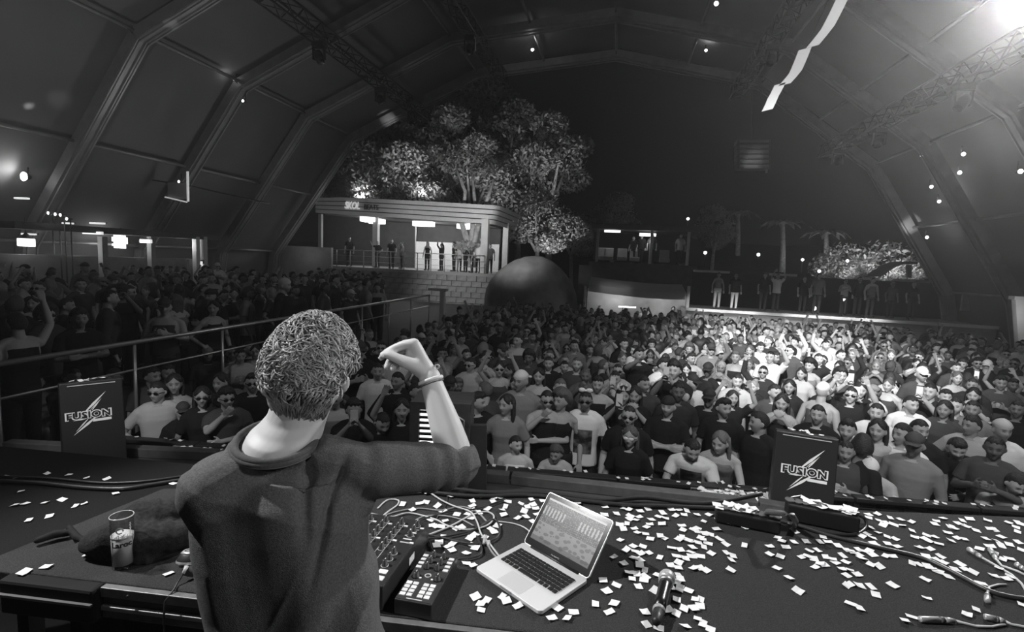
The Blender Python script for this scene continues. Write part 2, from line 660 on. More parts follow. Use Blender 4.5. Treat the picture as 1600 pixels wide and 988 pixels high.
for i, (px, py, Y, pw) in enumerate([(1505, 241, 20.5, 18), (1499, 270, 20.5, 18), (1455, 292, 24.0, 18), (1467, 315, 24.0, 18), (1448, 371, 25.5, 10), (1594, 268, 17.0, 14), (1440, 243, 24, 5)]):
    lamp(px, py, Y, 'small bright flood lamp on the dark roof slope, ' + ORD[i] + ' of scattered seven', 0.065, pw * 0.6, 14)
lamp(38, 276, 13.0, 'dazzling round lamp high on the terrace side of the tent', 0.14, 9, 60)
lamp(1600, 8, 9.0, 'huge glaring lamp at the roof corner above the far crowd', 0.28, 300, 160)
spot('lamp_beam', at_y(1600, 8, 8.6), (0.6, 0.0, 4.4), 2200, 70, 0.9, 0.2)
for _a, _b, _w in ((at_y(645, 235, 24.5), at_y(607, 186, 27), 800), (at_y(1375, 410, 24.5), at_y(1425, 348, 27), 1100), (at_y(40, 200, 12.0), at_y(52, 118, 13.2), 70), (at_y(265, 90, 13.0), at_y(268, 14, 14.5), 60), (at_y(1380, 190, 16.0), at_y(1375, 118, 17.5), 90), (at_y(95, 200, 11.5), at_y(92, 140, 13.8), 60)):
    spot('arch_spot', _a, _b, _w, 15, 1.0, 0.05)
lamp(1119, 6, 20.0, 'small bright roof lamp near the ridge with a faint beam below', 0.08, 10, 14)
lamp(1103, 79, 25.0, 'tiny roof lamp on the farthest arch beside the ridge', 0.06, 6, 12)
lamp(832, 78, 24.5, 'roof lamp on the farthest arch at the terrace side of the ridge', 0.07, 12, 10)
for i, (px, py, Y) in enumerate([(76, 333, 13.4), (87, 335, 13.4), (95, 336, 13.4), (55, 272, 15), (105, 342, 13.6), (455, 427, 24), (416, 425, 22), (380, 158, 17), (330, 116, 18.2), (366, 124, 18.2), (425, 302, 25), (280, 284, 17), (505, 404, 29)]):
    lamp(px, py, Y, 'pin-prick lamp among the dark terrace fittings, ' + ORD[i] + ' of the string', 0.05, 1.5, 5, post=TZ if 300 < py and Y < 25 else None)

# zigzag of white cloth strips hanging below the roof
zz = thing('roof_banner', 'zigzag of three white cloth strips hanging below the tent roof', 'banner', at_y(1250, 90, 9.0))
for pts, w in (([(1318, -6), (1292, 42), (1270, 72)], 8.0), ([(1258, 76), (1241, 112), (1226, 132)], 8.0), ([(1219, 131), (1206, 152), (1199, 172)], 7.0)):
    r0, r1 = [], []
    m_ = MB()
    L = []
    for j in range(13):
        u_ = j / 12 * (len(pts) - 1)
        i0 = min(int(u_), len(pts) - 2)
        q = Vector(pts[i0]).lerp(Vector(pts[i0 + 1]), u_ - i0)
        bow = math.sin(PI * j / 12) * 2.0
        p = at_y(q.x + bow, q.y, 9.0)
        L.append(p)
    hw = w * 9.0 / FPX
    ringz = [[p + Vector((-hw, 0.0, -hw * 0.25)), p + Vector((hw, 0.0, hw * 0.25)), p + Vector((hw, 0.03 + 0.0, hw * 0.25)), p + Vector((-hw, 0.03 + 0.0, -hw * 0.25))] for j, p in enumerate(L)]
    m_.rings(ringz).build('strip', grey('banner_cloth', 0.8, 0.8, spec=0.1), zz, False)
MB().tube([at_y(1322, -60, 9.05), at_y(1258, 78, 9.05), at_y(1199, 170, 9.05)], 0.008, 5).build('wire', M_BLACK, zz)
spot('banner_light', (4.5, 3.0, 4.5), at_y(1262, 80, 9.0), 900, 24, 0.8, 0.1)

# hanging line array at the far end
la = thing('line_array_speaker', 'hanging stack of slatted loudspeaker boxes at the far open end', 'loudspeaker', at_y(1175, 220, 27.5))
for k in range(6):
    p = at_y(1175, 224 + k * 7.6, 27.5)
    MB().box(p, (1.5, 0.8, 0.22)).build('cabinet', grey('array_grey', 0.16, 0.5), la, False, 0.02)
    MB().box(p + Vector((0, -0.42, 0)), (1.3, 0.05, 0.12)).build('grille', grey('array_grille', 0.3, 0.5, 0.3), la, False)
MB().tube([at_y(1175, 222, 27.5), at_y(1175, 130, 27.5)], 0.03, 6).build('hanging_cable', M_BLACK, la)
MB().tube([at_y(1197, 222, 27.4), at_y(1198, 270, 27.4)], 0.05, 6).build('side_bar', M_STEEL, la)

spot('array_fill', at_y(1160, 330, 24.0), at_y(1178, 243, 27.4), 260, 14, 0.8, 0.1)  # added spot to lighten the hanging boxes, no fixture there

# side walls below the eaves and the bars behind the terrace
b = MB()
b.box((-20.9, 12.0, 1.4), (0.3, 31.0, 4.6))
struct('wall_left', b, grey('terrace_wall', 0.16, 0.8, noise=0.2, scale=0.8), label='grey wall behind the side terrace')
b = MB()
b.box((16.1, 11.0, 1.3), (0.3, 33.0, 5.2))
struct('wall_right', b, grey('side_wall', 0.07, 0.8, noise=0.2, scale=0.8), label='dark side wall of the tent')
band = MB()
q0, q1 = at_y(1494, 460, 26.2), at_y(1586, 462, 26.2)
band.box(((q0.x + q1.x) / 2 + 0.3, 26.3, q0.z - 0.35), (q1.x - q0.x, 0.1, 0.75))
struct('wall_side_panel', band, M_MID, label='pale panel between the far tent legs')
lf = thing('light_column', 'pale lit column beside the tent leg past the dark side of the crowd', 'column', at_y(1592, 540, 21.0))
p0, p1 = at_y(1591, 466, 21.0), at_y(1596, 545, 21.0)
MB().beam(p0, p1, 0.28, 0.2, Vector((0, 1, 0))).build('shaft', M_PALE, lf, False)
MB().box(p0, (0.4, 0.3, 0.12)).build('cap', M_PALE, lf, False)
point('column_light', p0 + Vector((-0.4, -0.9, -0.6)), 18, 0.1)
# bar front behind the terrace
br = thing('terrace_bar', 'long low bar canopy with dim lit back wall behind the side terrace', 'bar', (-18.0, 17.5, TZ))
a0, a1 = at_x(-10, 350, -18.6), at_x(318, 371, -18.6)
MB().beam(a0, a1, 1.6, 0.22).build('canopy', M_DARK, br, False)
a0, a1 = at_x(-10, 412, -18.2), at_x(300, 416, -18.2)
MB().beam(a0 + Vector((0, 0, -0.2)), a1 + Vector((0, 0, -0.2)), 0.2, 1.0).build('counter', M_MID, br, False)
for px in (160, 236, 306, 318):
    p0 = at_x(px, 370, -17.9)
    MB().beam(p0, Vector((p0.x, p0.y, TZ)), 0.2, 0.2, Vector((0, 1, 0))).build('post', M_PALE if px > 300 else M_MID, br, False)
for i, (px, py, Y, w, h) in enumerate([(152, 349, 17.5, 0.6, 0.06), (145, 364, 18, 0.8, 0.1), (228, 377, 19.5, 0.5, 0.14), (106, 349, 17, 0.4, 0.05), (45, 366, 15.8, 0.5, 0.05), (34, 310, 14, 0.5, 0.05), (310, 412, 21, 0.35, 0.2)]):
    p = at_x(px, py, -18.0)
    s_ = thing('strip_light', 'glowing flat strip light along the terrace bar, ' + ORD[i] + ' of the row', 'lamp', p, 'strip lights at the terrace bar')
    MB().box(p, (w, 0.1, h)).build('diffuser', glow('strip_glow', 0.8), s_, False, 0.01)
    MB().box(p + Vector((0, 0.07, h * 0.4)), (w * 1.05, 0.05, h * 0.8)).build('housing', M_BLACK, s_, False)
for px in (40, 120, 205, 285):
    q_ = at_x(px, 372, -18.2)
    point('bar_lamp', q_ + Vector((0, 0, -0.25)), 14, 0.2)  # added points brightening the bar front, no fixtures of their own
# cross-shaped lit sign and a lantern
p = at_y(187, 376, 17.0)
cs = thing('cross_sign', 'bright pixel-edged flower-shaped lit sign over the terrace bar', 'sign', p)
fm = MB()
cells = ['.011.', '11111', '01110', '11111', '.110.']
for j, row in enumerate(['..##.##.', '.######.', '########', '########', '.#######', '#######.', '.##.###.']):
    for i, ch in enumerate(row):
        if ch == '#':
            fm.box(p + Vector(((i - 3.5) * 0.088, 0, (3 - j) * 0.088)), (0.0879, 0.06, 0.0879))
fm.build('lit_panel', glow('sign_glow', 1.6), cs, False)
MB().box(p + Vector((0, 0.06, 0)), (0.42, 0.05, 0.42)).build('backing', M_BLACK, cs, False)
MB().tube([p + Vector((0, 0.06, 0.2)), p + Vector((0, 0.06, 0.5))], 0.02, 6).build('hanger', M_BLACK, cs)
point('sign_light', p + Vector((0, -0.6, 0)), 14, 0.3)
p = at_x(41, 379, -17.8)
ln = thing('lantern', 'small glowing square lantern hanging at the terrace bar', 'lantern', p)
MB().box(p, (0.32, 0.3, 0.24)).build('shade', glow('lantern_glow', 2.2), ln, False, 0.02)
MB().lathe([(0.02, 0.3), (0.14, 0.16), (0.2, 0.12)], 12, Matrix.Translation(p)).build('top_cap', M_BLACK, ln)
MB().tube([p + Vector((0, 0, 0.3)), p + Vector((0, 0, 0.75))], 0.01, 5).build('cord', M_BLACK, ln)
# terrace back: dim lit room at the end of the terrace
b = MB()
b.box((-19.5, 27.9, 2.0), (5.5, 0.2, 3.0))
struct('wall_terrace_end', b, M_MID, label='dim wall at the end of the side terrace')
point('terrace_room_light', (-18.0, 26.6, 3.2), 8, 0.3)
# projected square patches hanging on the left: a frame with a lit edge
p = at_y(278, 298, 17.5)
hs = thing('hanging_screen', 'small hanging screen with bright edge strips over the terrace', 'screen', p)
MB().box(p, (0.9, 0.06, 0.62)).build('panel', grey('screen_grey', 0.3, 0.4), hs, False)
MB().beam(at_y(258, 308, 17.4), at_y(292, 316, 17.4), 0.05, 0.05).build('lower_strip', glow('edge_glow', 0.35), hs, False)
MB().beam(at_y(293, 268, 17.4), at_y(294, 315, 17.4), 0.07, 0.05, Vector((0, 1, 0))).build('side_strip', glow('edge_glow', 0.35), hs, False)
MB().tube([at_y(150, 268, 17.6), at_y(293, 290, 17.5), at_y(420, 318, 17.6)], 0.03, 6).build('support_wire', M_BLACK, hs)


# ================================================================== BEYOND THE TENT
M_LEAF = grey('leaves', 0.30, 0.6, noise=0.5, scale=1.5)
M_BARK = grey('bark', 0.45, 0.9, noise=0.4, scale=6, bump=0.6, bscale=14)
b = MB()
for x0 in range(-60, 60, 6):
    def hz(x, y):
        return -0.6 + (max(0, y - 31) * 0.10) + 0.5 * math.sin(x * 0.13)
    for y0 in (28, 34, 44, 60, 90):
        y1 = {28: 34, 34: 44, 44: 60, 60: 90, 90: 140}[y0]
        q = [(x0, y0), (x0 + 6, y0), (x0 + 6, y1), (x0, y1)]
        b.add([(x, y, hz(x, y)) for x, y in q], [(0, 1, 2, 3)])
struct('ground_hillside', b, grey('hill_ground', 0.03, 0.95, noise=0.5, scale=0.8), True, label='dark ground of the hillside')

# pavilion
PY = 30.0


def pv(px, py, dy=0.0):
    return at_y(px, py, PY + dy)


pav = thing('pavilion', 'flat-roofed open pavilion with pale slatted fascia and lit lettering beyond the crowd', 'pavilion', pv(640, 420))
FT = [(493, 309), (536, 308), (600, 311), (690, 315.5), (766, 320)]
FB = [(493, 333), (536, 336), (600, 340), (690, 346), (755, 350.5)]
M_FASC = grey('fascia_board', 0.62, 0.6, noise=0.08, scale=2)


def fascia_pt(u, v):
    i = min(int(u * 4), 3)
    a = Vector(FT[i]).lerp(Vector(FT[i + 1]), u * 4 - i)
    c = Vector(FB[i]).lerp(Vector(FB[i + 1]), u * 4 - i)
    q = a.lerp(c, v)
    return pv(q.x, q.y)


for k in range(4):
    v0, v1 = k / 4 + 0.015, (k + 1) / 4 - 0.035
    line = [(fascia_pt(u / 8, v0), fascia_pt(u / 8, v1)) for u in range(9)]
    # rounded corner and the short return side
    a, c = line[-1]
    for s in range(1, 7):
        w = s / 6 * PI / 2
        o_ = Vector((0.55 * math.sin(w), 0.9 * (1 - math.cos(w)), 0))
        line.append((a + o_, c + o_))
    a, c = line[-1]
    line.append((a + Vector((0.1, 5, 0.0)), c + Vector((0.1, 5, 0.0))))
    R = [[t, bo, bo + Vector((0, 0.12, 0)), t + Vector((0, 0.12, 0))] for t, bo in line]
    MB().rings(R).build('fascia_board', M_FASC, pav, False)
back = MB()
t0, t1 = fascia_pt(0, 0.02), fascia_pt(1, 0.05)
b0, b1 = fascia_pt(0, 0.97), fascia_pt(1, 0.97)
back.hexa([b0 + Vector((0, .2, 0)), b1 + Vector((0, .2, 0)), b1 + Vector((0, 6, 0)), b0 + Vector((0, 6, 0)), t0 + Vector((0, .2, 0)), t1 + Vector((0, .2, 0)), t1 + Vector((0, 6, 0)), t0 + Vector((0, 6, 0))])
back.build('roof_box', M_DARK, pav, False)
FZ = pv(690, 424).z
for (px, ytop, w, dy, m) in ((501, 335, 0.22, 0.1, M_MID), (588, 345, 0.34, 1.0, M_PALE), (759, 350, 0.42, 0.1, M_PALE), (791, 362, 0.36, 4.0, M_PALE), (650, 345, 0.06, 3.0, M_MID)):
    p = pv(px, ytop, dy)
    MB().beam(Vector((p.x, p.y, FZ)), Vector((p.x, p.y, b0.z + (b1.z - b0.z) * 0.5 + 0.1)), w, w, Vector((0, 1, 0))).build('column', m, pav, False)
for (px, py, w, dy) in ((577, 343, 1.0, 1.0), (589, 346, 0.9, 1.3), (662, 350, 1.3, 1.6), (725, 354, 0.8, 2.2)):
    p = pv(px, py, dy)
    f_ = MB().box(p, (w, 0.7, 0.32)).build('ceiling_lamp', glow('pav_lamp', 1.4), pav, False, 0.03)
    MB().box(p + Vector((0, 0, 0.18)), (w * 0.8, 0.5, 0.06)).build('mount', M_BLACK, f_, False)
# back wall: dark at one end, bright panel at the other
p0, p1 = pv(500, 400, 5.5), pv(652, 400, 5.5)
MB().box(((p0.x + p1.x) / 2, p0.y, FZ + 1.8), (p1.x - p0.x, 0.15, 3.6)).build('dark_wall', M_DARK, pav, False)
p0, p1 = pv(650, 395, 5.0), pv(780, 395, 5.0)
MB().box(((p0.x + p1.x) / 2, p0.y, FZ + 0.95), (p1.x - p0.x, 0.15, 1.9)).build('white_wall', grey('white_wall', 0.75, 0.7), pav, False)
MB().box(((p0.x + p1.x) / 2, p0.y + 0.3, FZ + 2.8), (p1.x - p0.x, 0.15, 1.8)).build('shutter', M_DARK, pav, False)
p0, p1 = pv(490, 412), pv(797, 424)
MB().box(((p0.x + p1.x) / 2, PY + 3.0, FZ - 0.15), (p1.x - p0.x, 6.4, 0.28)).build('deck', grey('pavilion_deck', 0.3, 0.6), pav, False)
sg = lettering('sign_letters', 'SKOL', pav, basis(pv(550, 321.5, -0.06), pv(590, 324.0) - pv(540, 321.4), (0, 0, 1)), glow('sign_white', 0.4), 0.62, 0.03, 1.02, bold=0.012, shear=0.2)
lettering('sign_letters', 'BEATS', pav, basis(pv(580, 324.4, -0.06), pv(590, 324.0) - pv(540, 321.4), (0, 0, 1)), grey('sign_dark', 0.04, 0.5), 0.44, 0.03, 0.95)
point('pavilion_light', pv(578, 352, 1.6), 130, 0.3)
point('pavilion_light', pv(668, 358, 2.4), 210, 0.3)
point('pavilion_light', pv(735, 360, 2.0), 150, 0.3)
spot('fascia_light', pv(745, 372, -6.5), fascia_pt(0.85, 0.5), 1500, 60, 0.9, 0.2)
spot('fascia_light', pv(600, 395, -6.0), fascia_pt(0.4, 0.5), 280, 70, 0.9, 0.2)
# railing of the pavilion
rl = thing('pavilion_railing', 'thin post-and-wire railing along the pavilion terrace', 'railing', pv(640, 424))
for k in range(13):
    p = pv(505 + k * 21, 420, -0.25)
    MB().tube([(p.x, p.y, FZ - 0.02), (p.x, p.y, FZ + 1.05)], 0.03, 6).build('post', M_STEEL, rl)
for h in (0.35, 0.7, 1.05):
    q0, q1 = pv(505, 420, -0.25), pv(757, 420, -0.25)
    MB().tube([(q0.x, q0.y, FZ + h), (q1.x, q1.y, FZ + h)], 0.012 if h < 1 else 0.025, 5).build('wire' if h < 1 else 'handrail', M_STEEL, rl)

# stone retaining wall below the pavilion: every block set apart
w = bpy.data.objects.new('wall_terrace_stone', MB().box((-12.9, PY - 0.1, FZ / 2 - 0.85), (13.6, 0.3, FZ + 1.1)).mesh('wall_terrace_stone', grey('mortar', 0.06, 0.9), False))
COL.objects.link(w)
w['kind'] = 'structure'
w['label'] = 'stone block retaining wall below the pavilion'
M_STONE = grey('stone_block', 0.26, 0.9, noise=0.35, scale=3.0, bump=0.6, bscale=9)
blocks = []
for v_ in range(3):
    bb = MB()
    bb.box((0, 0, 0), (0.60, 0.16, 0.30))
    me = bb.mesh('stone_block', M_STONE, False)
    a = coords(me)
    a += np.random.RandomState(v_).uniform(-0.015, 0.015, a.shape)
    set_coords(me, a)
    blocks.append(me)
for r in range(8):
    for c in range(21):
        x = -19.2 + c * 0.625 + (0.31 if r % 2 else 0)
        if x > -6.4:
            continue
        put('stone_block', blocks[(r * 5 + c * 3) % 3], w, mw=Matrix.Translation((x, PY - 0.30 - 0.012 * ((c * 7 + r * 3) % 4), FZ - 0.35 - r * 0.33)))
spot('wall_wash', (-9.5, 25.5, 3.6), (-9.5, 29.8, 1.4), 420, 80, 0.9, 0.3)

# rounded mound beside the pavilion
mb_ = MB()
p = at_y(833, 430, 29.0)
mb_.ell((p.x, 28.1, 0.4), (2.7, 1.7, 3.0), 28, 16)
me = mb_.mesh('mound', grey('mound_earth', 0.20, 0.95, noise=0.4, scale=1.5, bump=0.5, bscale=6), True)
a = coords(me)
a += 0.22 * wob(a, 0.25)[:, None] * np.array([1, 1, 1])
set_coords(me, a)
tag(put('mound', me), 'smooth grey rounded earth mound between pavilion and trees', 'mound')
spot('mound_light', (p.x - 2.0, 23.0, 5.5), (p.x - 0.2, 29.0, 2.5), 900, 40, 0.9, 0.3)


# trees
def foliage_mesh(name, seed, n, size, blobs):
    r = np.random.RandomState(seed)
    v, f = [], []
    for i in range(n):
        c, rad = blobs[r.randint(len(blobs))]
        d = r.normal(size=3)
        d /= np.linalg.norm(d)
        p = np.array(c) + d * np.array(rad) * r.uniform(0.55, 1.0)
        a = r.normal(size=3); a /= np.linalg.norm(a)
        q = np.cross(a, r.normal(size=3)); q /= np.linalg.norm(q)
        s = size * r.uniform(0.6, 1.3)
        k = len(v)
        v += [tuple(p - a * s), tuple(p + q * s * 0.45), tuple(p + a * s), tuple(p - q * s * 0.45)]
        f.append((k, k + 1, k + 2, k + 3))
    me = bpy.data.meshes.new(name)
    me.from_pydata(v, [], f)
    me.materials.append(M_LEAF)
    return me


BL = [[((0, 0, 6.2), (2.2, 2.0, 1.3)), ((1.6, 0.3, 5.2), (1.5, 1.5, 1.0)), ((-1.7, -0.2, 5.5), (1.6, 1.4, 1.0)), ((0.4, -0.4, 7.3), (1.4, 1.3, 0.9)), ((-0.8, 0.5, 4.4), (1.2, 1.1, 0.8))],
      [((0.3, 0, 7.4), (1.6, 1.6, 1.1)), ((1.9, 0.2, 6.4), (1.2, 1.2, 0.8)), ((-1.4, 0.1, 6.8), (1.3, 1.2, 0.8)), ((2.4, 0, 8.2), (0.8, 0.8, 0.6)), ((-0.6, 0, 8.6), (1.0, 1.0, 0.7))]]
FOL = [foliage_mesh('foliage', 3, 6500, 0.12, BL[0]), foliage_mesh('foliage', 5, 5000, 0.12, BL[1])]


def trunk_mesh(seed, h, r, n):
    rr = random.Random(seed)
    m = MB()
    base = [Vector((0, 0, 0)), Vector((rr.uniform(-.2, .2), 0, h * 0.3)), Vector((rr.uniform(-.3, .3), 0, h * 0.55))]
    m.tube(base, [r, r * 0.85, r * 0.7], 8)
    for k in range(n):
        w = 2 * PI * k / n + rr.uniform(-.4, .4)
        e = base[-1] + Vector((math.cos(w) * 1.6, math.sin(w) * 1.0, h * rr.uniform(0.3, 0.5)))
        mid = base[-1].lerp(e, 0.5) + Vector((0, 0, -0.1))
        m.tube([base[-1] - Vector((0, 0, .1)), mid, e], [r * 0.6, r * 0.4, r * 0.15], 6)
    return m.mesh('trunk', M_BARK)


TRK = [trunk_mesh(2, 6.8, 0.22, 5), trunk_mesh(7, 8.2, 0.2, 4)]


def ground_z(x, y):
    return -0.6 + max(0, y - 31) * 0.10 + 0.5 * math.sin(x * 0.13)


def tree(px, py_top, Y, kind, label, cat='tree', name='tree', group='trees on the hillside'):
    p = at_y(px, py_top, Y)
    gz = ground_z(p.x, Y)
    s = max(0.3, (p.z - gz) / (8.2 if kind == 0 else 9.4))
    t = thing(name, label, cat, (p.x, Y, gz), group, rz=RNG.uniform(0, 6))
    t.scale = (s, s, s)
    put('trunk', TRK[kind], t, mw=Matrix.Identity(4))
    tag(put('crown', FOL[kind], t, mw=Matrix.Identity(4)), kind='stuff')


TREES = [(530, 170, 44, 0), (585, 220, 39, 0), (640, 225, 39.5, 0), (690, 165, 43, 1), (735, 205, 40, 1), (790, 150, 44, 1), (870, 175, 43, 1), (850, 295, 40, 0), (900, 330, 46, 0), (625, 165, 47, 0), (745, 130, 50, 0), (560, 240, 38.5, 0), (960, 300, 52, 0), (1120, 320, 50, 0), (820, 240, 42, 0)]
WHICH = ['at the tent-leg end of the pavilion', 'over the pavilion lettering', 'over the middle of the pavilion roof', 'with forked pale trunk above the pavilion roof', 'leaning behind the pavilion corner', 'tallest, behind the pavilion corner', 'thin, with a bright tuft under the ridge',
         'bushy and bright, behind the earth mound', 'dark, above the second bar', 'dark, far up behind the pavilion', 'dark and farthest, behind the tall trees', 'low, at the pavilion roof edge', 'dark, beyond the second bar roof', 'dark, beside the faint palm', 'slender, just past the pavilion corner']
for i, (px, py, Y, k) in enumerate(TREES):
    tree(px, py, Y, k, 'uplit leafy tree ' + WHICH[i])
# bare pale trunks growing through the pavilion roof
tk = thing('forked_tree', 'pale forked tree trunk growing up through the pavilion deck', 'tree', pv(735, 420, 1.0))
base = pv(735, 418, 0.9)
tm = MB()
tm.tube([base, pv(736, 392, 0.9)], [0.35, 0.3], 8)
for e in ((722, 350), (727, 300), (712, 262)), ((748, 350), (762, 310), (772, 280)), ((738, 352), (742, 320), (738, 270)):
    tm.tube([pv(736, 395, 0.9)] + [pv(x, y, 0.9) for x, y in e], [0.22, 0.16, 0.12, 0.08], 7)
tm.build('trunk', M_BARK, tk)
cr = foliage_mesh('crown', 9, 500, 0.16, [(tuple(pv(735, 255, 0.9)), (2.2, 1.2, 0.8))])
tag(put('crown', cr, tk), kind='stuff')
sh = foliage_mesh('leaves', 10, 500, 0.14, [(tuple(pv(728, 385, 0.5)), (0.9, 0.5, 0.35))])
tag(put('undergrowth', sh, tk), kind='stuff')
for px, py, Y, pw in ((560, 300, 35.0, 650), (650, 300, 35.0, 900), (760, 310, 35.0, 650), (855, 400, 36, 800), (880, 300, 39, 300)):
    p = at_y(px, py, Y)
    s_ = spot('tree_uplight', (p.x, Y, max(p.z - 0.6, ground_z(p.x, Y) + 0.3)), (p.x, Y + 5, p.z + 6), pw, 100, 0.8, 0.2)

# palms and bushes on the far side
def palm(px, py_top, py_base, Y, label):
    p0, p1 = at_y(px, py_base, Y), at_y(px + 1, py_top, Y)
    t = thing('palm_tree', label, 'palm', p0, 'palms on the far hillside')
    MB().tube([p0, p0.lerp(p1, 0.5) + Vector((0.05, 0, 0)), p1], [0.26, 0.2, 0.16], 8).build('trunk', M_BARK, t)
    for k in range(11):
        w = 2 * PI * k / 11 + 0.2
        L = RNG.uniform(1.5, 2.1)
        mid = MB()
        up, dn = [], []
        for j in range(7):
            u_ = j / 6
            c = p1 + Vector((math.cos(w) * L * u_, math.sin(w) * L * u_, 0.55 * math.sin(u_ * 2.2) - 0.75 * u_ * u_))
            hw = 0.02 + 0.30 * math.sin(PI * min(1, u_ * 0.9 + 0.1))
            sx = Vector((-math.sin(w), math.cos(w), 0)) * hw
            up.append([c - sx + Vector((0, 0, -hw * 0.5)), c, c + sx + Vector((0, 0, -hw * 0.5)), c + Vector((0, 0, -0.03))])
        mid.rings(up).build('frond', M_LEAF, t, False)


palm(1290, 366, 428, 44, 'bright pale-trunked palm on the far hillside')
palm(1222, 350, 426, 46, 'taller dim palm next to the bright one')
palm(1152, 335, 400, 50, 'faint tall palm near the second bar')
BU = [foliage_mesh('foliage', 21, 2600, 0.13, [((0, 0, 1.4), (1.7, 1.2, 1.3)), ((0.9, 0, 1.0), (1.2, 1.0, 1.0)), ((-0.9, 0, 1.0), (1.1, 1.0, 1.0))])]
STEM = MB().tube([(0, 0, 0), (0.05, 0, 1.4)], [0.12, 0.05], 6).mesh('stem', M_BARK)
for i, (px, py, Y, s) in enumerate([(1322, 377, 40, 1.1), (1385, 373, 40, 1.55), (1435, 395, 40, 1.2), (1345, 405, 38.5, 0.7), (1412, 402, 38.5, 0.8)]):
    p = at_y(px, py, Y)
    gz = p.z - 2.75 * s
    t = thing('shrub', 'round uplit shrub on the far hillside, ' + ORD[i] + ' of the clump', 'shrub', (p.x, Y, gz), 'shrubs on the far hillside')
    t.scale = (s, s, s)
    put('stem', STEM, t, mw=Matrix.Identity(4))
    tag(put('foliage', BU[0], t, mw=Matrix.Identity(4)), kind='stuff')
for px, py, Y, pw in ((1290, 425, 41.0, 200), (1330, 428, 36.5, 260), (1400, 428, 36.5, 380), (1440, 430, 36.5, 160)):
    p = at_y(px, py, Y)
    spot('shrub_uplight', p, p + Vector((0, 4.0, 2.6)), pw, 110, 0.8, 0.15)
for i, (px, py, Y, s) in enumerate([(1254, 406, 40, 3), (1324, 408, 39, 3), (1390, 413, 36, 5), (1280, 424, 37, 2), (1217, 493, 25.5, 2), (1272, 482, 26, 2.4), (1102, 395, 34, 3), (1185, 398, 35, 3), (1318, 467, 26, 2.5), (1075, 342, 37, 2)]):
    p = at_y(px, py, Y)
    t = thing('garden_lamp', 'tiny glowing globe lamp out on the dark far side, ' + ORD[i] + ' of several', 'lamp', p, 'globe lamps on the far side')
    MB().ell(p, (0.10, 0.10, 0.10), 10, 8).build('globe', glow('globe_%g' % s, s * 1.6), t)
    MB().tube([p - Vector((0, 0, 0.09)), p - Vector((0, 0, 0.9))], 0.025, 6).build('post', M_BLACK, t)

# far platform: pale edge, grey front, dark wall behind
p0, p1 = at_y(1072, 480, 24.3), at_y(1470, 508, 24.3)
PZ = (p0.z + p1.z) / 2
b = MB()
b.box(((p0.x + p1.x) / 2 + 1.0, 26.0, PZ / 2 - 0.45), (p1.x - p0.x + 2.0, 3.4, PZ + 0.9 - 0.1))
struct('floor_far_platform', b, M_MID, label='grey raised platform behind the crowd')
pe = thing('platform_edge', 'bright white edge strip along the far raised platform', 'edge strip', p0)
MB().box(((p0.x + p1.x) / 2 + 1.0, 24.25, PZ - 0.03), (p1.x - p0.x + 2.0, 0.16, 0.12)).build('strip', M_PALE, pe, False)
for px in (1110, 1165, 1260, 1310, 1365):
    p = at_y(px, 470, 23.9)
    spot('edge_lamp', (p.x, 23.6, PZ + 0.7), (p.x, 24.3, PZ - 0.1), 80, 120, 0.9, 0.1)
b = MB()
q0, q1 = at_y(1082, 425, 31.5), at_y(1478, 440, 31.5)
b.box(((q0.x + q1.x) / 2, 31.5, q0.z / 2 - 0.5), (q1.x - q0.x, 0.4, q0.z + 1.0))
struct('wall_far', b, M_MATT, label='black wall behind the far platform')
cp = thing('wall_coping', 'pale lit strip of paving on top of the far black wall', 'paving strip', q0)
for x0, x1 in ((1085, 1140), (1205, 1245), (1352, 1372), (1402, 1452)):
    a_, c_ = at_y(x0, 423 + (x0 - 1200) * 0.02, 31.6), at_y(x1, 423.5 + (x1 - 1200) * 0.02, 31.6)
    MB().box(((a_.x + c_.x) / 2, 31.7, q0.z + 0.06), (c_.x - a_.x, 0.5, 0.14)).build('slab', M_PALE, cp, False)
arc = thing('arched_canopy', 'small curved canopy shell on the far wall', 'canopy', at_y(1395, 428, 33))
R = []
for k in range(11):
    u_ = k / 10
    c = at_y(1366 + 55 * u_, 432 - 20 * math.sin(u_ * PI * 0.62), 33)
    R.append([c + Vector((0, -0.8, 0)), c + Vector((0, 0.8, 0)), c + Vector((0, 0.8, 0.12)), c + Vector((0, -0.8, 0.12))])
MB().rings(R).build('shell', M_MID, arc, False)
MB().beam(at_y(1420, 414, 33), at_y(1420, 434, 33), 0.2, 0.2, Vector((0, 1, 0))).build('support', M_PALE, arc, False)

# second, dark bar up on the bank
sb = thing('hillside_bar', 'dark open bar with thin white posts on the bank beyond the mound', 'bar', at_y(1000, 412, 33))
zf = at_y(1000, 412, 33).z
a0, a1 = at_y(925, 354, 33), at_y(1092, 362, 33)
MB().box(((a0.x + a1.x) / 2, 34.5, a0.z), (a1.x - a0.x, 4.5, 0.35)).build('roof', M_DARK, sb, False)
MB().box(((a0.x + a1.x) / 2, 34.5, zf - 0.15), (a1.x - a0.x, 4.5, 0.3)).build('deck', M_DARK, sb, False)
MB().box(((a0.x + a1.x) / 2, 36.6, (zf + a0.z) / 2), (a1.x - a0.x, 0.2, a0.z - zf - 0.35)).build('back_wall', M_MATT, sb, False)
for px in (933, 1017, 1075):
    p = at_y(px, 390, 32.8)
    MB().beam((p.x, 32.8, zf), (p.x, 32.8, a0.z - 0.1), 0.16, 0.16, Vector((0, 1, 0))).build('post', M_PALE if px > 1000 else M_MID, sb, False)
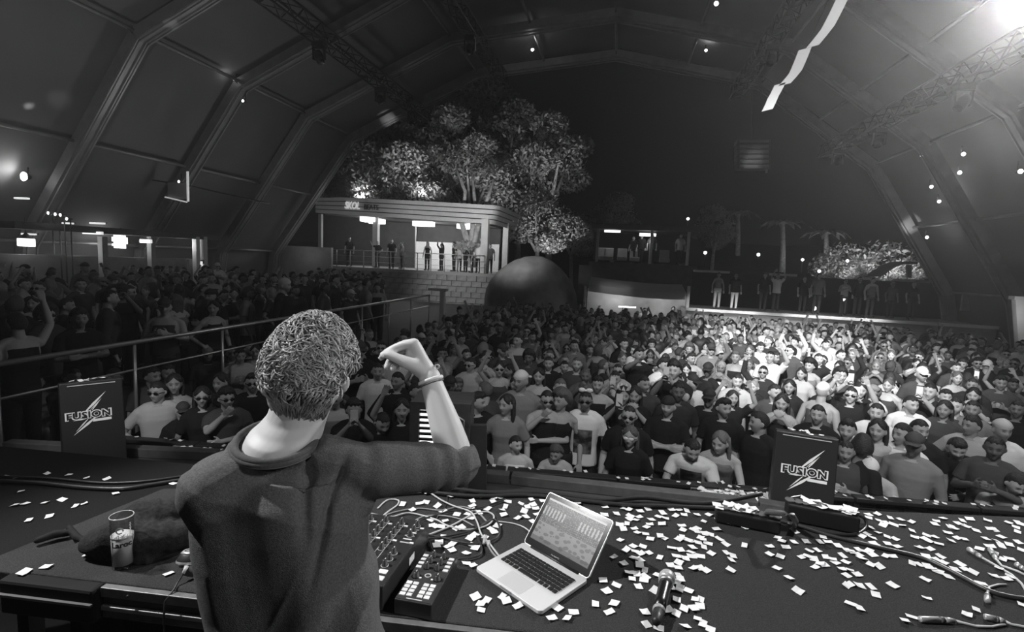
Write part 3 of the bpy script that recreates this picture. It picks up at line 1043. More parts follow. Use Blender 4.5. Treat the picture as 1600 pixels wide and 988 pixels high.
for px, py in ((957, 361), (1012, 367)):
    p = at_y(px, py, 33.3)
    MB().box(p, (1.0, 0.3, 0.18)).build('lamp', glow('bar_lamp', 1.6), sb, False, 0.02)
    point('bar_light', p + Vector((0, -0.4, -0.4)), 9, 0.2)
for k, px in enumerate((938, 950, 972, 992, 1040)):
    p = at_y(px, 404, 32.4)
    ch = thing('lounge_chair', 'pale low lounge chair on the dark hillside bar deck, ' + ORD[k] + ' along', 'chair', (p.x, 33.2, zf), 'lounge chairs at the hillside bar')
    MB().box((p.x, 33.2, zf + 0.25), (0.6, 0.6, 0.28)).build('seat', M_MID, ch, False, 0.05)
    MB().box((p.x, 33.5, zf + 0.6), (0.6, 0.12, 0.6)).build('backrest', M_MID, ch, False, 0.04)
# bank below it
b = MB()
k0, k1 = at_y(905, 412, 32), at_y(1090, 412, 32)
b.box(((k0.x + k1.x) / 2, 32.2, zf / 2 - 0.7), (k1.x - k0.x, 0.4, zf + 0.9))
struct('wall_bank', b, M_DARK, label='dark bank under the hillside bar')

# lit bar booth behind the crowd with a pale curved roof edge
bo = thing('bar_booth', 'lit bar booth with pale sagging canopy edge behind the crowd', 'bar', at_y(995, 500, 25))
R = []
for k in range(13):
    u_ = k / 12
    c = at_y(920 + 152 * u_, 444 + 13 * math.sin(u_ * PI * 0.5), 24.6)
    R.append([c + Vector((0, 0, -0.34)), c, c + Vector((0, 1.8, 0.3)), c + Vector((0, 1.8, -0.04))])
MB().rings(R).build('canopy', grey('canopy_cloth', 0.4, 0.7), bo, False)
a0, a1 = at_y(916, 492, 26.3), at_y(1070, 492, 26.3)
zb = floor_z(25)
MB().box(((a0.x + a1.x) / 2, 26.4, zb + 1.25), (a1.x - a0.x, 0.12, 2.5)).build('back_wall', grey('booth_wall', 0.5, 0.8, noise=0.4, scale=1.2), bo, False)
MB().box(((a0.x + a1.x) / 2, 24.9, zb + 0.55), (a1.x - a0.x, 0.5, 1.1)).build('counter', M_MID, bo, False)
MB().box(((a0.x + a1.x) / 2, 24.7, zb + 1.13), (a1.x - a0.x, 0.7, 0.05)).build('counter_top', M_PALE, bo, False)
for px in (913, 1074):
    p = at_y(px, 480, 24.8)
    MB().beam((p.x, 24.8, zb), (p.x, 24.8, at_y(px, 447, 24.8).z), 0.12, 0.12, Vector((0, 1, 0))).build('post', M_PALE, bo, False)
p = at_y(980, 480, 24.6)
MB().box(p, (0.8, 0.1, 0.06)).build('lit_sign', glow('bar_sign', 2.5), bo, False)
point('booth_light', at_y(960, 464, 25.4), 22, 0.2)
point('booth_light', at_y(1035, 466, 25.4), 22, 0.2)
spot('canopy_light', at_y(950, 400, 22.5), at_y(960, 447, 24.6), 60, 40, 0.9, 0.2)


# ================================================================== STAGE FURNITURE AND GEAR
T = 2.17
FE = [(-1.86, 1.215), (2.95, 1.690)]     # front edge of the table
BE = [(-1.80, 1.93), (2.95, 2.93)]       # back edge


def fe(x):
    return FE[0][1] + (x - FE[0][0]) * (FE[1][1] - FE[0][1]) / (FE[1][0] - FE[0][0])


tb = thing('performance_table', 'long carpet-topped table with metal-profiled front edge carrying laptop and mixer', 'table', (0.5, 2.0, 1.3))
b = MB()
c4 = [(FE[0][0], FE[0][1], T - 0.05), (FE[1][0], FE[1][1], T - 0.05), (BE[1][0], BE[1][1], T - 0.05), (BE[0][0], BE[0][1], T - 0.05)]
b.hexa([Vector(p) for p in c4] + [Vector(p) + Vector((0, 0, 0.05)) for p in c4])
b.build('tabletop', M_CARPET, tb, False, 0.006)
fx = Vector((FE[1][0] - FE[0][0], FE[1][1] - FE[0][1], 0)).normalized()
fn = Vector((fx.y, -fx.x, 0))
for z0, z1, dep, m, nm in ((T - 0.036, T - 0.004, 0.022, grey('profile_mid', 0.16, 0.5, 0.3, noise=0.25, scale=30), 'edge_profile'), (T - 0.064, T - 0.037, 0.012, grey('profile_dark', 0.06, 0.5, 0.3), 'edge_groove'), (T - 0.080, T - 0.065, 0.024, grey('profile_bright', 0.30, 0.5, 0.3), 'edge_ridge'), (T - 0.108, T - 0.081, 0.018, grey('profile_mid2', 0.13, 0.5, 0.3, noise=0.25, scale=30), 'edge_profile')):
    a = Vector((-1.535, fe(-1.535), (z0 + z1) / 2)) + fn * dep / 2
    c = Vector((2.95, fe(2.95), (z0 + z1) / 2)) + fn * dep / 2
    MB().beam(a, c, dep, z1 - z0).build(nm, m, tb, False, 0.002)
a, c = Vector((-1.87, fe(-1.87), T - 0.06)) + fn * 0.02, Vector((-1.54, fe(-1.54), T - 0.06)) + fn * 0.02
MB().beam(a, c, 0.05, 0.115).build('corner_block', M_MATT, tb, False, 0.01)
MB().beam(a + fn * 0.03 + Vector((0, 0, 0.012)), c + fn * 0.03 + Vector((0, 0, 0.012)), 0.01, 0.008).build('corner_trim', grey('trim_grey', 0.12, 0.4), tb, False)
for i in range(7):
    x = -1.5 + i * 0.42
    if i in (0, 4):
        MB().lathe([(0.005, 0), (0.005, 0.004)], 8, Matrix.Translation(Vector((x + 0.06, fe(x + 0.06), T - 0.022)) + fn * 0.021) @ Matrix.Rotation(PI / 2, 4, 'X')).build('screw', M_BLACK, tb)
for x, y in ((-1.6, 1.36), (-1.6, 1.85), (2.75, 1.80), (2.75, 2.75), (0.6, 1.58), (0.6, 2.3)):
    MB().beam((x, y, 1.3), (x, y, T - 0.05), 0.06, 0.06, Vector((0, 1, 0))).build('leg', M_BLACK, tb, False)
MB().hexa([(-1.8, 1.33, 1.31), (2.9, 1.8, 1.31), (2.9, 1.82, 1.31), (-1.8, 1.35, 1.31), (-1.8, 1.33, T - 0.06), (2.9, 1.8, T - 0.06), (2.9, 1.82, T - 0.06), (-1.8, 1.35, T - 0.06)]).build('skirt', M_MATT, tb, False)

st = thing('side_table', 'narrow carpeted side table, one step lower than the performance table', 'table', (-1.95, 1.6, 1.3))
q = [(-2.09, 1.24), (-1.885, 1.25), (-1.83, 1.95), (-1.99, 1.90)]
MB().hexa([(x, y, 2.09) for x, y in q] + [(x, y, 2.13) for x, y in q]).build('tabletop', M_CARPET, st, False, 0.004)
for x, y in ((-1.93, 1.3), (-1.92, 1.84)):
    MB().beam((x, y, 1.3), (x, y, 2.09), 0.05, 0.05, Vector((0, 1, 0))).build('leg', M_BLACK, st, False)
sr = thing('stage_riser', 'black-carpeted riser strewn with confetti past the side table', 'riser', (-3.4, 2.2, 1.3))
q = [(-5.2, 1.1), (-2.10, 1.2), (-2.0, 2.45), (-4.6, 2.2)]
MB().hexa([(x, y, 1.96) for x, y in q] + [(x, y, 2.0) for x, y in q]).build('top', M_CARPET_D, sr, False, 0.004)
for x, y in ((-5.0, 1.2), (-2.2, 1.3), (-2.1, 2.35), (-4.5, 2.1)):
    MB().beam((x, y, 1.3), (x, y, 1.96), 0.06, 0.06, Vector((0, 1, 0))).build('leg', M_BLACK, sr, False)
bx = thing('black_case', 'black flight case standing under the corner of the performance table', 'case', (-1.95, 0.95, 1.3))
MB().box((-1.95, 0.93, 1.66), (0.75, 0.45, 0.72)).build('body', M_MATT, bx, False, 0.02)
MB().beam((-2.3, 0.70, 1.95), (-1.6, 0.70, 1.95), 0.012, 0.025).build('edge_trim', M_MID, bx, False)
MB().beam((-2.3, 0.70, 1.86), (-1.6, 0.70, 1.86), 0.012, 0.012).build('latch_strip', M_MID, bx, False)
for sx in (-0.3, 0.3):
    for sy in (-0.16, 0.16):
        MB().ell((-1.95 + sx, 0.93 + sy, 1.32), (0.03, 0.03, 0.02), 8, 6).build('foot', M_BLACK, bx)

# laptop
lA = at_z(739, 893, T)
lB = at_z(844, 966, T)
lang = math.atan2(lB.y - lA.y, lB.x - lA.x)
LW, LD, LH = 0.303, 0.246, 0.017
lo_ = (at_z(739, 893, T) + at_z(844, 966, T) + at_z(921, 910, T) + at_z(819, 856, T)) / 4
LM = Matrix.Translation((lo_.x, lo_.y, T)) @ Matrix.Rotation(lang, 4, 'Z')
lp = thing('laptop', 'open silver laptop with lit screen of waveforms, on the carpeted table', 'laptop', (lo_.x, lo_.y, T))
M_SILVER = grey('silver_shell', 0.78, 0.38, 0.25)


def round_rect(w, h, r, n=5):
    pts = []
    for cx, cy, a0 in ((w / 2 - r, h / 2 - r, 0), (-w / 2 + r, h / 2 - r, PI / 2), (-w / 2 + r, -h / 2 + r, PI), (w / 2 - r, -h / 2 + r, 1.5 * PI)):
        for k in range(n + 1):
            a = a0 + PI / 2 * k / n
            pts.append(Vector((cx + r * math.cos(a), cy + r * math.sin(a), 0)))
    return pts


def on(M, pts, z=0.0):
    return [M @ (Vector(p) + Vector((0, 0, z))) for p in pts]


rr_ = round_rect(LW, LD, 0.014)
base = MB().rings([on(LM, [p * 0.985 for p in rr_], 0.002), on(LM, rr_, 0.006), on(LM, rr_, LH - 0.002), on(LM, [p * 0.993 for p in rr_], LH)]).build('base', M_SILVER, lp, False, 0.001)
MB().rings([on(LM @ Matrix.Translation((0, 0.032, LH)), round_rect(0.262, 0.102, 0.004), -0.001), on(LM @ Matrix.Translation((0, 0.032, LH)), round_rect(0.262, 0.102, 0.004), 0.0006)]).build('keyboard_well', grey('well', 0.55, 0.5, 0.3), base, False)
kb = MB()
rows = [(14, 0.010), (14, 0.0155), (14, 0.0155), (13, 0.0155), (12, 0.0155), (0, 0.0155)]
y = 0.080
for n, h in rows:
    y -= h + 0.0035
    if n:
        wtot = 0.256
        w = wtot / n
        for k in range(n):
            kb.box(LM @ Vector((-wtot / 2 + w * (k + 0.5), 0.032 + y - 0.030 + h / 2 + 0.003, LH + 0.002)), (w * 0.80, h, 0.0025), Matrix.Rotation(lang, 3, 'Z'))
    else:
        for cx, w in ((-0.119, 0.014), (-0.1, 0.014), (-0.081, 0.014), (-0.059, 0.02), (0.0, 0.088), (0.058, 0.018), (0.079, 0.014), (0.100, 0.014), (0.118, 0.014)):
            kb.box(LM @ Vector((cx, 0.032 + y - 0.030 + h / 2 + 0.003, LH + 0.002)), (w * 0.95, h, 0.0025), Matrix.Rotation(lang, 3, 'Z'))
tag(kb.build('keys', grey('key_black', 0.02, 0.5), base, False), kind='stuff')
tpM = LM @ Matrix.Translation((0.0, -0.075, LH))
MB().rings([on(tpM, round_rect(0.105, 0.076, 0.004), -0.001), on(tpM, round_rect(0.105, 0.076, 0.004), 0.0004)]).build('trackpad', grey('trackpad', 0.70, 0.3, 0.3), base, False)
MB().box(LM @ Vector((0, -LD / 2 - 0.0005, LH - 0.003)), (0.05, 0.003, 0.005), Matrix.Rotation(lang, 3, 'Z')).build('thumb_notch', grey('notch', 0.3, 0.5), base, False)
MB().tube([LM @ Vector((-0.11, LD / 2 - 0.004, LH)), LM @ Vector((0.11, LD / 2 - 0.004, LH))], 0.006, 8).build('hinge', M_BLACK, base)
LIDL = 0.212
HM = LM @ Matrix.Translation((0, LD / 2 - 0.003, LH)) @ Matrix.Rotation(math.radians(49), 4, 'X') @ Matrix.Translation((0, LIDL / 2, 0))
rl_ = round_rect(LW, LIDL, 0.012)
lid = MB().rings([on(HM, rl_, -0.007), on(HM, rl_, -0.0005), on(HM, [p * 0.99 for p in rl_], 0.0)]).build('lid', M_SILVER, lp, False)
MB().rings([on(HM, round_rect(LW - 0.006, LIDL - 0.006, 0.010), -0.0006), on(HM, round_rect(LW - 0.006, LIDL - 0.006, 0.010), 0.0007)]).build('bezel', grey('bezel_black', 0.012, 0.12), lid, False)
# screen: DJ software read-outs made from nodes
sm = bpy.data.materials.new('laptop_screen')
nt, pb = nodes_of(sm)
pb.inputs['Base Color'].default_value = (0.01, 0.01, 0.01, 1)
pb.inputs['Roughness'].default_value = 0.3
pb.inputs['Specular IOR Level'].default_value = 0.15
uvn = nt.nodes.new('ShaderNodeUVMap')
uvn.uv_map = 'UVMap'
sep = nt.nodes.new('ShaderNodeSeparateXYZ')
nt.links.new(uvn.outputs[0], sep.inputs[0])


def math_node(op, a, b=None, c=None):
    n = nt.nodes.new('ShaderNodeMath')
    n.operation = op
    for i, x in enumerate((a, b, c)):
        if x is None:
            continue
        if isinstance(x, (int, float)):
            n.inputs[i].default_value = x
        else:
            nt.links.new(x, n.inputs[i])
    return n.outputs[0]


vo = nt.nodes.new('ShaderNodeTexVoronoi')
vo.inputs['Scale'].default_value = 11
nt.links.new(uvn.outputs[0], vo.inputs['Vector'])
br_ = nt.nodes.new('ShaderNodeTexBrick')
br_.inputs['Scale'].default_value = 14
br_.inputs['Color1'].default_value = (0.75, 0.75, 0.75, 1)
br_.inputs['Color2'].default_value = (0.12, 0.12, 0.12, 1)
br_.inputs['Mortar'].default_value = (0.03, 0.03, 0.03, 1)
br_.inputs['Mortar Size'].default_value = 0.09
br_.inputs['Row Height'].default_value = 0.35
nt.links.new(uvn.outputs[0], br_.inputs['Vector'])
nz = nt.nodes.new('ShaderNodeTexNoise')
nz.inputs['Scale'].default_value = 24
nt.links.new(uvn.outputs[0], nz.inputs['Vector'])
X_, Y_ = sep.outputs[0], sep.outputs[1]
low = math_node('ADD', math_node('MULTIPLY', math_node('GREATER_THAN', vo.outputs['Distance'], 0.42), 0.20), 0.16)
brs = nt.nodes.new('ShaderNodeSeparateColor')
nt.links.new(br_.outputs['Color'], brs.inputs[0])
wav = math_node('GREATER_THAN', math_node('ADD', nz.outputs['Fac'], math_node('MULTIPLY', math_node('SINE', math_node('MULTIPLY', X_, 110.0)), 0.25)), 0.52)
side = math_node('GREATER_THAN', math_node('ABSOLUTE', math_node('SUBTRACT', X_, 0.5)), 0.12)
band1 = math_node('MULTIPLY', math_node('GREATER_THAN', Y_, 0.60), math_node('LESS_THAN', Y_, 0.80))
up = math_node('MULTIPLY', brs.outputs[0], 0.8)
up = math_node('ADD', math_node('MULTIPLY', up, math_node('SUBTRACT', 1.0, math_node('MULTIPLY', side, band1))), math_node('MULTIPLY', math_node('MULTIPLY', side, band1), math_node('ADD', math_node('MULTIPLY', wav, 0.55), 0.1)))
half = math_node('GREATER_THAN', Y_, 0.44)
body_ = math_node('ADD', math_node('MULTIPLY', half, up), math_node('MULTIPLY', math_node('SUBTRACT', 1.0, half), low))
topb = math_node('GREATER_THAN', Y_, 0.955)
tot = math_node('ADD', math_node('MULTIPLY', body_, math_node('SUBTRACT', 1.0, topb)), math_node('MULTIPLY', topb, 0.9))
dock = math_node('LESS_THAN', Y_, 0.10)
tot = math_node('MULTIPLY', tot, math_node('SUBTRACT', 1.0, math_node('MULTIPLY', dock, 0.55)))
pb.inputs['Emission Color'].default_value = (1, 1, 1, 1)
nt.links.new(math_node('MULTIPLY', tot, 0.55), pb.inputs['Emission Strength'])
me = bpy.data.meshes.new('screen')
sw, sh_ = LW - 0.036, LIDL - 0.048
me.from_pydata([tuple(HM @ Vector((x, y + 0.004, 0.0011))) for x, y in ((-sw / 2, -sh_ / 2), (sw / 2, -sh_ / 2), (sw / 2, sh_ / 2), (-sw / 2, sh_ / 2))], [], [(0, 1, 2, 3)])
uv = me.uv_layers.new(name='UVMap')
for i, c in enumerate(((0, 0), (1, 0), (1, 1), (0, 1))):
    uv.data[i].uv = c
me.materials.append(sm)
put('screen', me, lid)
lettering('bezel_lettering', 'MacBook Pro', lid, HM @ Matrix.Translation((0, -LIDL / 2 + 0.011, 0.0009)), grey('bezel_text', 0.5, 0.4), 0.007, 0.0002)
MB().ell(HM @ Vector((0, LIDL / 2 - 0.009, 0.0005)), (0.0015, 0.0015, 0.0015), 6, 5).build('webcam', grey('webcam', 0.15, 0.2), lid)

# controller and mixer
c0, c1 = at_z(615, 937, T + 0.05), at_z(664, 862, T + 0.05)
ca = math.atan2(c1.y - c0.y, c1.x - c0.x) - PI / 2
c2, c3 = at_z(675, 941, T + 0.05), at_z(716, 871, T + 0.05)
CC = (c0 + c1 + c2 + c3) / 4
CW, CD, CH = 0.118, max(0.25, (c1 - c0).length), 0.05
CM = Matrix.Translation((CC.x, CC.y, T)) @ Matrix.Rotation(ca, 4, 'Z')
R3 = Matrix.Rotation(ca, 3, 'Z')
M_PANEL = grey('panel_black', 0.025, 0.35)
M_PAD = grey('pale_pad', 0.62, 0.5)
M_PADLIT = grey('pad_white', 0.85, 0.5)
M_RING = grey('knob_ring', 0.45, 0.4)
ct = thing('dj_controller', 'small black pad controller with pale square buttons beside the mixer', 'controller', (CC.x, CC.y, T))
MB().box(CM @ Vector((0, 0, CH / 2)), (CW, CD, CH), R3).build('body', M_PANEL, ct, False, 0.003)
MB().box(CM @ Vector((0, 0, CH + 0.0005)), (CW * 0.95, CD * 0.97, 0.001), R3).build('faceplate', grey('faceplate', 0.035, 0.4), ct, False)


def knob(M, x, y, z, parent, r=0.0075, h=0.02):
    k = MB().lathe([(r * 1.25, 0), (r * 1.2, 0.003), (r, 0.004), (r * 0.9, h), (r * 0.5, h + 0.001)], 12, M @ Matrix.Translation((x, y, z))).build('knob', M_BLACK, parent)
    MB().lathe([(r * 1.5, 0), (r * 1.5, 0.001)], 14, M @ Matrix.Translation((x, y, z))).build('knob_ring', M_RING, k)
    MB().box(M @ Vector((x, y + r * 0.45, z + h + 0.0012)), (0.0016, r * 0.9, 0.001), M.to_3x3().normalized()).build('pointer', M_PADLIT, k, False)
    return k


def pad(M, x, y, z, parent, w=0.017, d=0.014, m=None):
    return MB().box(M @ Vector((x, y, z + 0.002)), (w, d, 0.004), M.to_3x3()).build('button', m or M_PAD, parent, False, 0.001)


for r in range(4):
    for c, x in enumerate((-0.044, -0.022, 0.012, 0.034)):
        pad(CM, x, -CD / 2 + 0.026 + r * 0.0185, CH, ct, m=M_PADLIT if (r + c) % 3 == 0 else M_PAD)
for r in range(4):
    for x in (-0.046, 0.046):
        pad(CM, x, CD / 2 - 0.03 - r * 0.022, CH, ct, 0.018, 0.013)
for r in range(4):
    for x in (-0.018, 0.018):
        if r < 3:
            knob(CM, x, CD / 2 - 0.028 - r * 0.034, CH, ct)
for x in (-0.036, 0.036):
    knob(CM, x, -CD / 2 + 0.118, CH, ct, 0.010, 0.016)
MB().lathe([(0.011, 0), (0.011, 0.003), (0.008, 0.003), (0.008, 0)], 16, CM @ Matrix.Translation((0, -CD / 2 + 0.130, CH))).build('encoder_ring', M_RING, ct)
for x in (-0.02, 0.02):
    pad(CM, x, -CD / 2 + 0.112, CH, ct, 0.008, 0.006, M_PADLIT)
MB().box(CM @ Vector((0, -CD / 2 + 0.010, CH + 0.001)), (0.05, 0.003, 0.001), R3).build('printed_strip', M_PAD, ct, False)

MH = 0.088
mA, mB = at_z(604, 905, T + MH), at_z(667, 823, T + MH)
ma = ca
MWd, MD = 0.33, 0.40
mR = (mA + mB) / 2
MM = Matrix.Translation((mR.x, mR.y, T)) @ Matrix.Rotation(ma, 4, 'Z') @ Matrix.Translation((-MWd / 2, 0, 0))
R3m = Matrix.Rotation(ma, 3, 'Z')
mx = thing('dj_mixer', 'black mixing desk crowded with knobs and faders beside the performer', 'mixer', MM.translation)
MB().box(MM @ Vector((0, 0, MH / 2 + 0.004)), (MWd, MD, MH - 0.008), R3m).build('body', M_PANEL, mx, False, 0.004)
for sx in (-1, 1):
    for sy in (-1, 1):
        MB().lathe([(0.012, 0), (0.012, 0.006)], 10, MM @ Matrix.Translation((sx * 0.13, sy * 0.16, 0))).build('foot', M_BLACK, mx)
MB().box(MM @ Vector((MWd / 2 + 0.0006, 0.03, MH * 0.45)), (0.001, 0.045, 0.026), R3m).build('side_label', M_PADLIT, mx, False)
for c in range(5):
    x = MWd / 2 - 0.030 - c * 0.062
    for r in range(6):
        if c == 0 and r > 2:
            continue
        knob(MM, x, MD / 2 - 0.045 - r * 0.034, MH, mx, 0.0085, 0.02)
    pad(MM, x + 0.024, MD / 2 - 0.06, MH, mx, 0.014, 0.009)
    pad(MM, x + 0.024, MD / 2 - 0.16, MH, mx, 0.014, 0.009, M_PADLIT)
    if c:
        MB().box(MM @ Vector((x, -0.10, MH + 0.001)), (0.004, 0.10, 0.002), R3m).build('fader_slot', M_MATT, mx, False)
        fd = MB().box(MM @ Vector((x, -0.085 - 0.02 * (c % 3), MH + 0.008)), (0.020, 0.012, 0.014), R3m).build('fader', M_PAD, mx, False, 0.002)
        for sx in (-0.012, 0.012):
            MB().box(MM @ Vector((x + sx, -0.02, MH + 0.001)), (0.0015, 0.33, 0.001), R3m).build('channel_line', M_RING, mx, False)
    else:
        for r in range(3):
            knob(MM, x - 0.01, -0.10 + r * 0.035, MH, mx, 0.0085, 0.02)
        pad(MM, x, -0.135, MH, mx, 0.028, 0.02, M_PADLIT)
        pad(MM, x, -0.168, MH, mx, 0.036, 0.022, M_PAD)
        for r in range(5):
            MB().box(MM @ Vector((x, 0.04 + r * 0.022, MH + 0.001)), (0.036 - 0.004 * (r % 2), 0.007, 0.001), R3m).build('printed_strip', M_PAD if r % 2 else M_RING, mx, False)

# microphone
m0, m1 = at_z(1042, 906, T + 0.02), at_z(1025, 974, T + 0.02)
md = (m0 - m1)
mu = md.normalized()
a_, b_, _ = frame_of(mu)
Mm = Matrix(((a_.x, b_.x, mu.x, m1.x), (a_.y, b_.y, mu.y, m1.y), (a_.z, b_.z, mu.z, T + 0.0215), (0, 0, 0, 1)))
L = md.length
mc = thing('microphone', 'black wireless handheld microphone with silver mesh head lying among confetti', 'microphone', (m1.x, m1.y, T))
Mm = Matrix.Translation((0, 0, 0.004)) @ Mm
MB().lathe([(0.010, -0.008), (0.0135, 0.0), (0.0155, 0.015), (0.0165, 0.05)], 18, Mm).build('end_cap', M_BLACK, mc)
MB().lathe([(0.0185, 0.048), (0.0195, 0.052), (0.0195, 0.058), (0.0185, 0.062)], 18, Mm).build('lower_ring', grey('mic_ring', 0.35, 0.45), mc)
MB().lathe([(0.0185, 0.061), (0.0195, 0.10), (0.0205, L - 0.05), (0.0215, L - 0.035)], 20, Mm).build('body', grey('gloss_black', 0.008, 0.30), mc)
MB().lathe([(0.0225, L - 0.036), (0.0245, L - 0.03), (0.0245, L - 0.024), (0.0225, L - 0.02)], 20, Mm).build('collar', M_STEEL, mc)
gm = bpy.data.materials.new('mesh_grille')
nt2, p2 = nodes_of(gm)
p2.inputs['Metallic'].default_value = 0.1
p2.inputs['Roughness'].default_value = 0.35
ck = nt2.nodes.new('ShaderNodeTexChecker')
ck.inputs['Scale'].default_value = 420
ck.inputs['Color1'].default_value = (0.7, 0.7, 0.7, 1)
ck.inputs['Color2'].default_value = (0.28, 0.28, 0.28, 1)
tc2 = nt2.nodes.new('ShaderNodeTexCoord')
nt2.links.new(tc2.outputs['Object'], ck.inputs['Vector'])
nt2.links.new(ck.outputs[0], p2.inputs['Base Color'])
MB().lathe([(0.0235, L - 0.021), (0.0275, L - 0.008), (0.0275, L + 0.004), (0.024, L + 0.016), (0.014, L + 0.024), (0.002, L + 0.026)], 20, Mm).build('grille', gm, mc)

# glass of beer
gp = at_z(193, 884, T)
GH, GR = 0.178, 0.034
gl = bpy.data.materials.new('clear_plastic')
nt3, p3 = nodes_of(gl)
out3 = nt3.nodes['Material Output']
tr = nt3.nodes.new('ShaderNodeBsdfTransparent')
tr.inputs[0].default_value = (0.93, 0.93, 0.93, 1)
gs = nt3.nodes.new('ShaderNodeBsdfGlossy')
gs.inputs['Roughness'].default_value = 0.08
fr = nt3.nodes.new('ShaderNodeLayerWeight')
fr.inputs['Blend'].default_value = 0.25
mxs = nt3.nodes.new('ShaderNodeMixShader')
pw = nt3.nodes.new('ShaderNodeMath')
pw.operation = 'POWER'
pw.inputs[1].default_value = 3.0
nt3.links.new(fr.outputs['Facing'], pw.inputs[0])
nt3.links.new(pw.outputs[0], mxs.inputs[0])
nt3.links.new(tr.outputs[0], mxs.inputs[1])
nt3.links.new(gs.outputs[0], mxs.inputs[2])
nt3.links.new(mxs.outputs[0], out3.inputs['Surface'])
be = bpy.data.materials.new('pale_beer')
nt4, p4 = nodes_of(be)
p4.inputs['Base Color'].default_value = (0.45, 0.45, 0.45, 1)
p4.inputs['Subsurface Weight'].default_value = 0.0
p4.inputs['Roughness'].default_value = 0.15
p4.inputs['Transmission Weight'].default_value = 0.0
p4.inputs['IOR'].default_value = 1.1
GM = Matrix.Translation((gp.x, gp.y, T))
ga = thing('beer_glass', 'tall half-full glass of pale beer with printed lettering, on the table corner', 'glass', (gp.x, gp.y, T))
MB().lathe([(0.004, 0.0005), (GR * 0.93, 0.0005), (GR * 0.95, 0.01), (GR, GH), (GR * 0.965, GH), (GR * 0.91, 0.012), (0.004, 0.012)], 36, GM).build('cup', gl, ga)
MB().lathe([(GR * 1.0, GH - 0.002), (GR * 1.015, GH), (GR * 0.97, GH + 0.0015), (GR * 0.95, GH)], 36, GM, cap=False).build('rim', grey('rim_plastic', 0.5, 0.2), ga)
MB().lathe([(0.003, 0.0125), (GR * 0.89, 0.0125), (GR * 0.93, GH * 0.585), (0.003, GH * 0.585)], 32, GM).build('beer', be, ga)
MB().lathe([(0.003, GH * 0.586), (GR * 0.93, GH * 0.586), (GR * 0.935, GH * 0.63), (0.003, GH * 0.63)], 32, GM).build('foam', grey('foam', 0.7, 0.8, noise=0.3, scale=120), ga)


def wrap(me, R, ang0):
    a = coords(me)
    th = ang0 + a[:, 0] / R
    rr = R + a[:, 2]
    set_coords(me, np.stack([gp.x + rr * np.cos(th), gp.y + rr * np.sin(th), T + a[:, 1]], 1))


to_cam = math.atan2(-gp.y, -gp.x)
me = text_mesh('Laroc', 0.026, 0.0003, bold=0.0010)
a = coords(me)
a[:, 1] += GH * 0.50
set_coords(me, a)
wrap(me, GR * 1.005, to_cam - 0.08)
me.materials.clear()
me.materials.append(grey('print_black', 0.02, 0.5))
put('lettering', me, ga)
em = MB()
for k in range(12):
    w = 2 * PI * k / 12 * 0.9
    em.box((math.cos(w) * 0.009 - 0.004, GH * 0.78 + math.sin(w) * 0.009, 0.0004), (0.0045, 0.0045, 0.0006))
for k in range(8):
    em.box((-0.018 + k * 0.005, GH * 0.66, 0.0004), (0.0025, 0.003 + 0.006 * (k % 3), 0.0006))
for k in range(9):
    em.box((0.026, GH * 0.64 + k * 0.0055, 0.0004), (0.004 + 0.002 * (k % 2), 0.0028, 0.0006))
em.box((0.0, GH * 0.625, 0.0004), (0.05, 0.002, 0.0006))
me = em.mesh('emblem', grey('print_pale', 0.55, 0.5), False)
wrap(me, GR * 1.005, to_cam - 0.08)
put('emblem', me, ga)
for i in range(9):
    w = to_cam - 1.0 + i * 0.22

# headphones
hp = at_z(297, 878, T + 0.03)
hpo = thing('headphones', 'black headphones with silver-ringed ear cups lying by the performer', 'headphones', (hp.x, hp.y, T))
HMx = Matrix.Translation((hp.x, hp.y, T)) @ Matrix.Rotation(0.25, 4, 'Z') @ Matrix.Rotation(math.radians(-16), 4, 'X')


def cup(M, nm='ear_cup'):
    c = MB().lathe([(0.02, 0.004), (0.040, 0.004), (0.043, 0.012), (0.043, 0.026), (0.038, 0.034), (0.036, 0.040), (0.030, 0.046)], 26, M).build(nm, M_BLACK, hpo)
    MB().lathe([(0.032, 0.0425), (0.0345, 0.0435), (0.027, 0.050), (0.024, 0.0495)], 26, M, cap=False).build('silver_ring', grey('silver', 0.75, 0.3, 0.6), c)
    MB().lathe([(0.0445, 0.014), (0.0455, 0.018), (0.0445, 0.022)], 26, M, cap=False).build('trim_ring', grey('silver', 0.75, 0.3, 0.6), c)
    MB().lathe([(0.023, 0.048), (0.015, 0.050), (0.003, 0.0505)], 20, M).build('centre_cap', grey('cap_grey', 0.2, 0.4), c)


cup(HMx @ Matrix.Translation((0, 0, 0.014)))
cup(Matrix.Translation((hp.x + 0.10, hp.y + 0.045, T)) @ Matrix.Rotation(0.3, 4, 'X') @ Matrix.Translation((0, 0, 0.006)))
MB().tube([(hp.x + 0.03, hp.y - 0.03, T + 0.03), (hp.x + 0.07, hp.y - 0.05, T + 0.035), (hp.x + 0.15, hp.y - 0.035, T + 0.03), (hp.x + 0.17, hp.y + 0.03, T + 0.03), (hp.x + 0.13, hp.y + 0.06, T + 0.035)], 0.009, 8).build('headband', M_BLACK, hpo)
pl = at_z(292, 885, T + 0.04)
MB().tube([pl, at_z(286, 897, T + 0.025)], [0.007, 0.005], 8).build('cable_boot', M_RING, hpo)
e0 = at_z(272, 921, T)
ed = Vector((e0.x, fe(e0.x), T)) + fn * 0.034
MB().tube([at_z(286, 897, T + 0.025), at_z(277, 912, T + 0.008), Vector((ed.x + 0.003, fe(ed.x), T + 0.006)), ed + Vector((0, 0, -0.015)), ed + Vector((-0.006, 0, -0.08)), ed + Vector((-0.002, 0.0, -0.3)), ed + Vector((0.004, 0.0, -0.8))], 0.0028, 6).build('cord', M_BLACK, hpo)

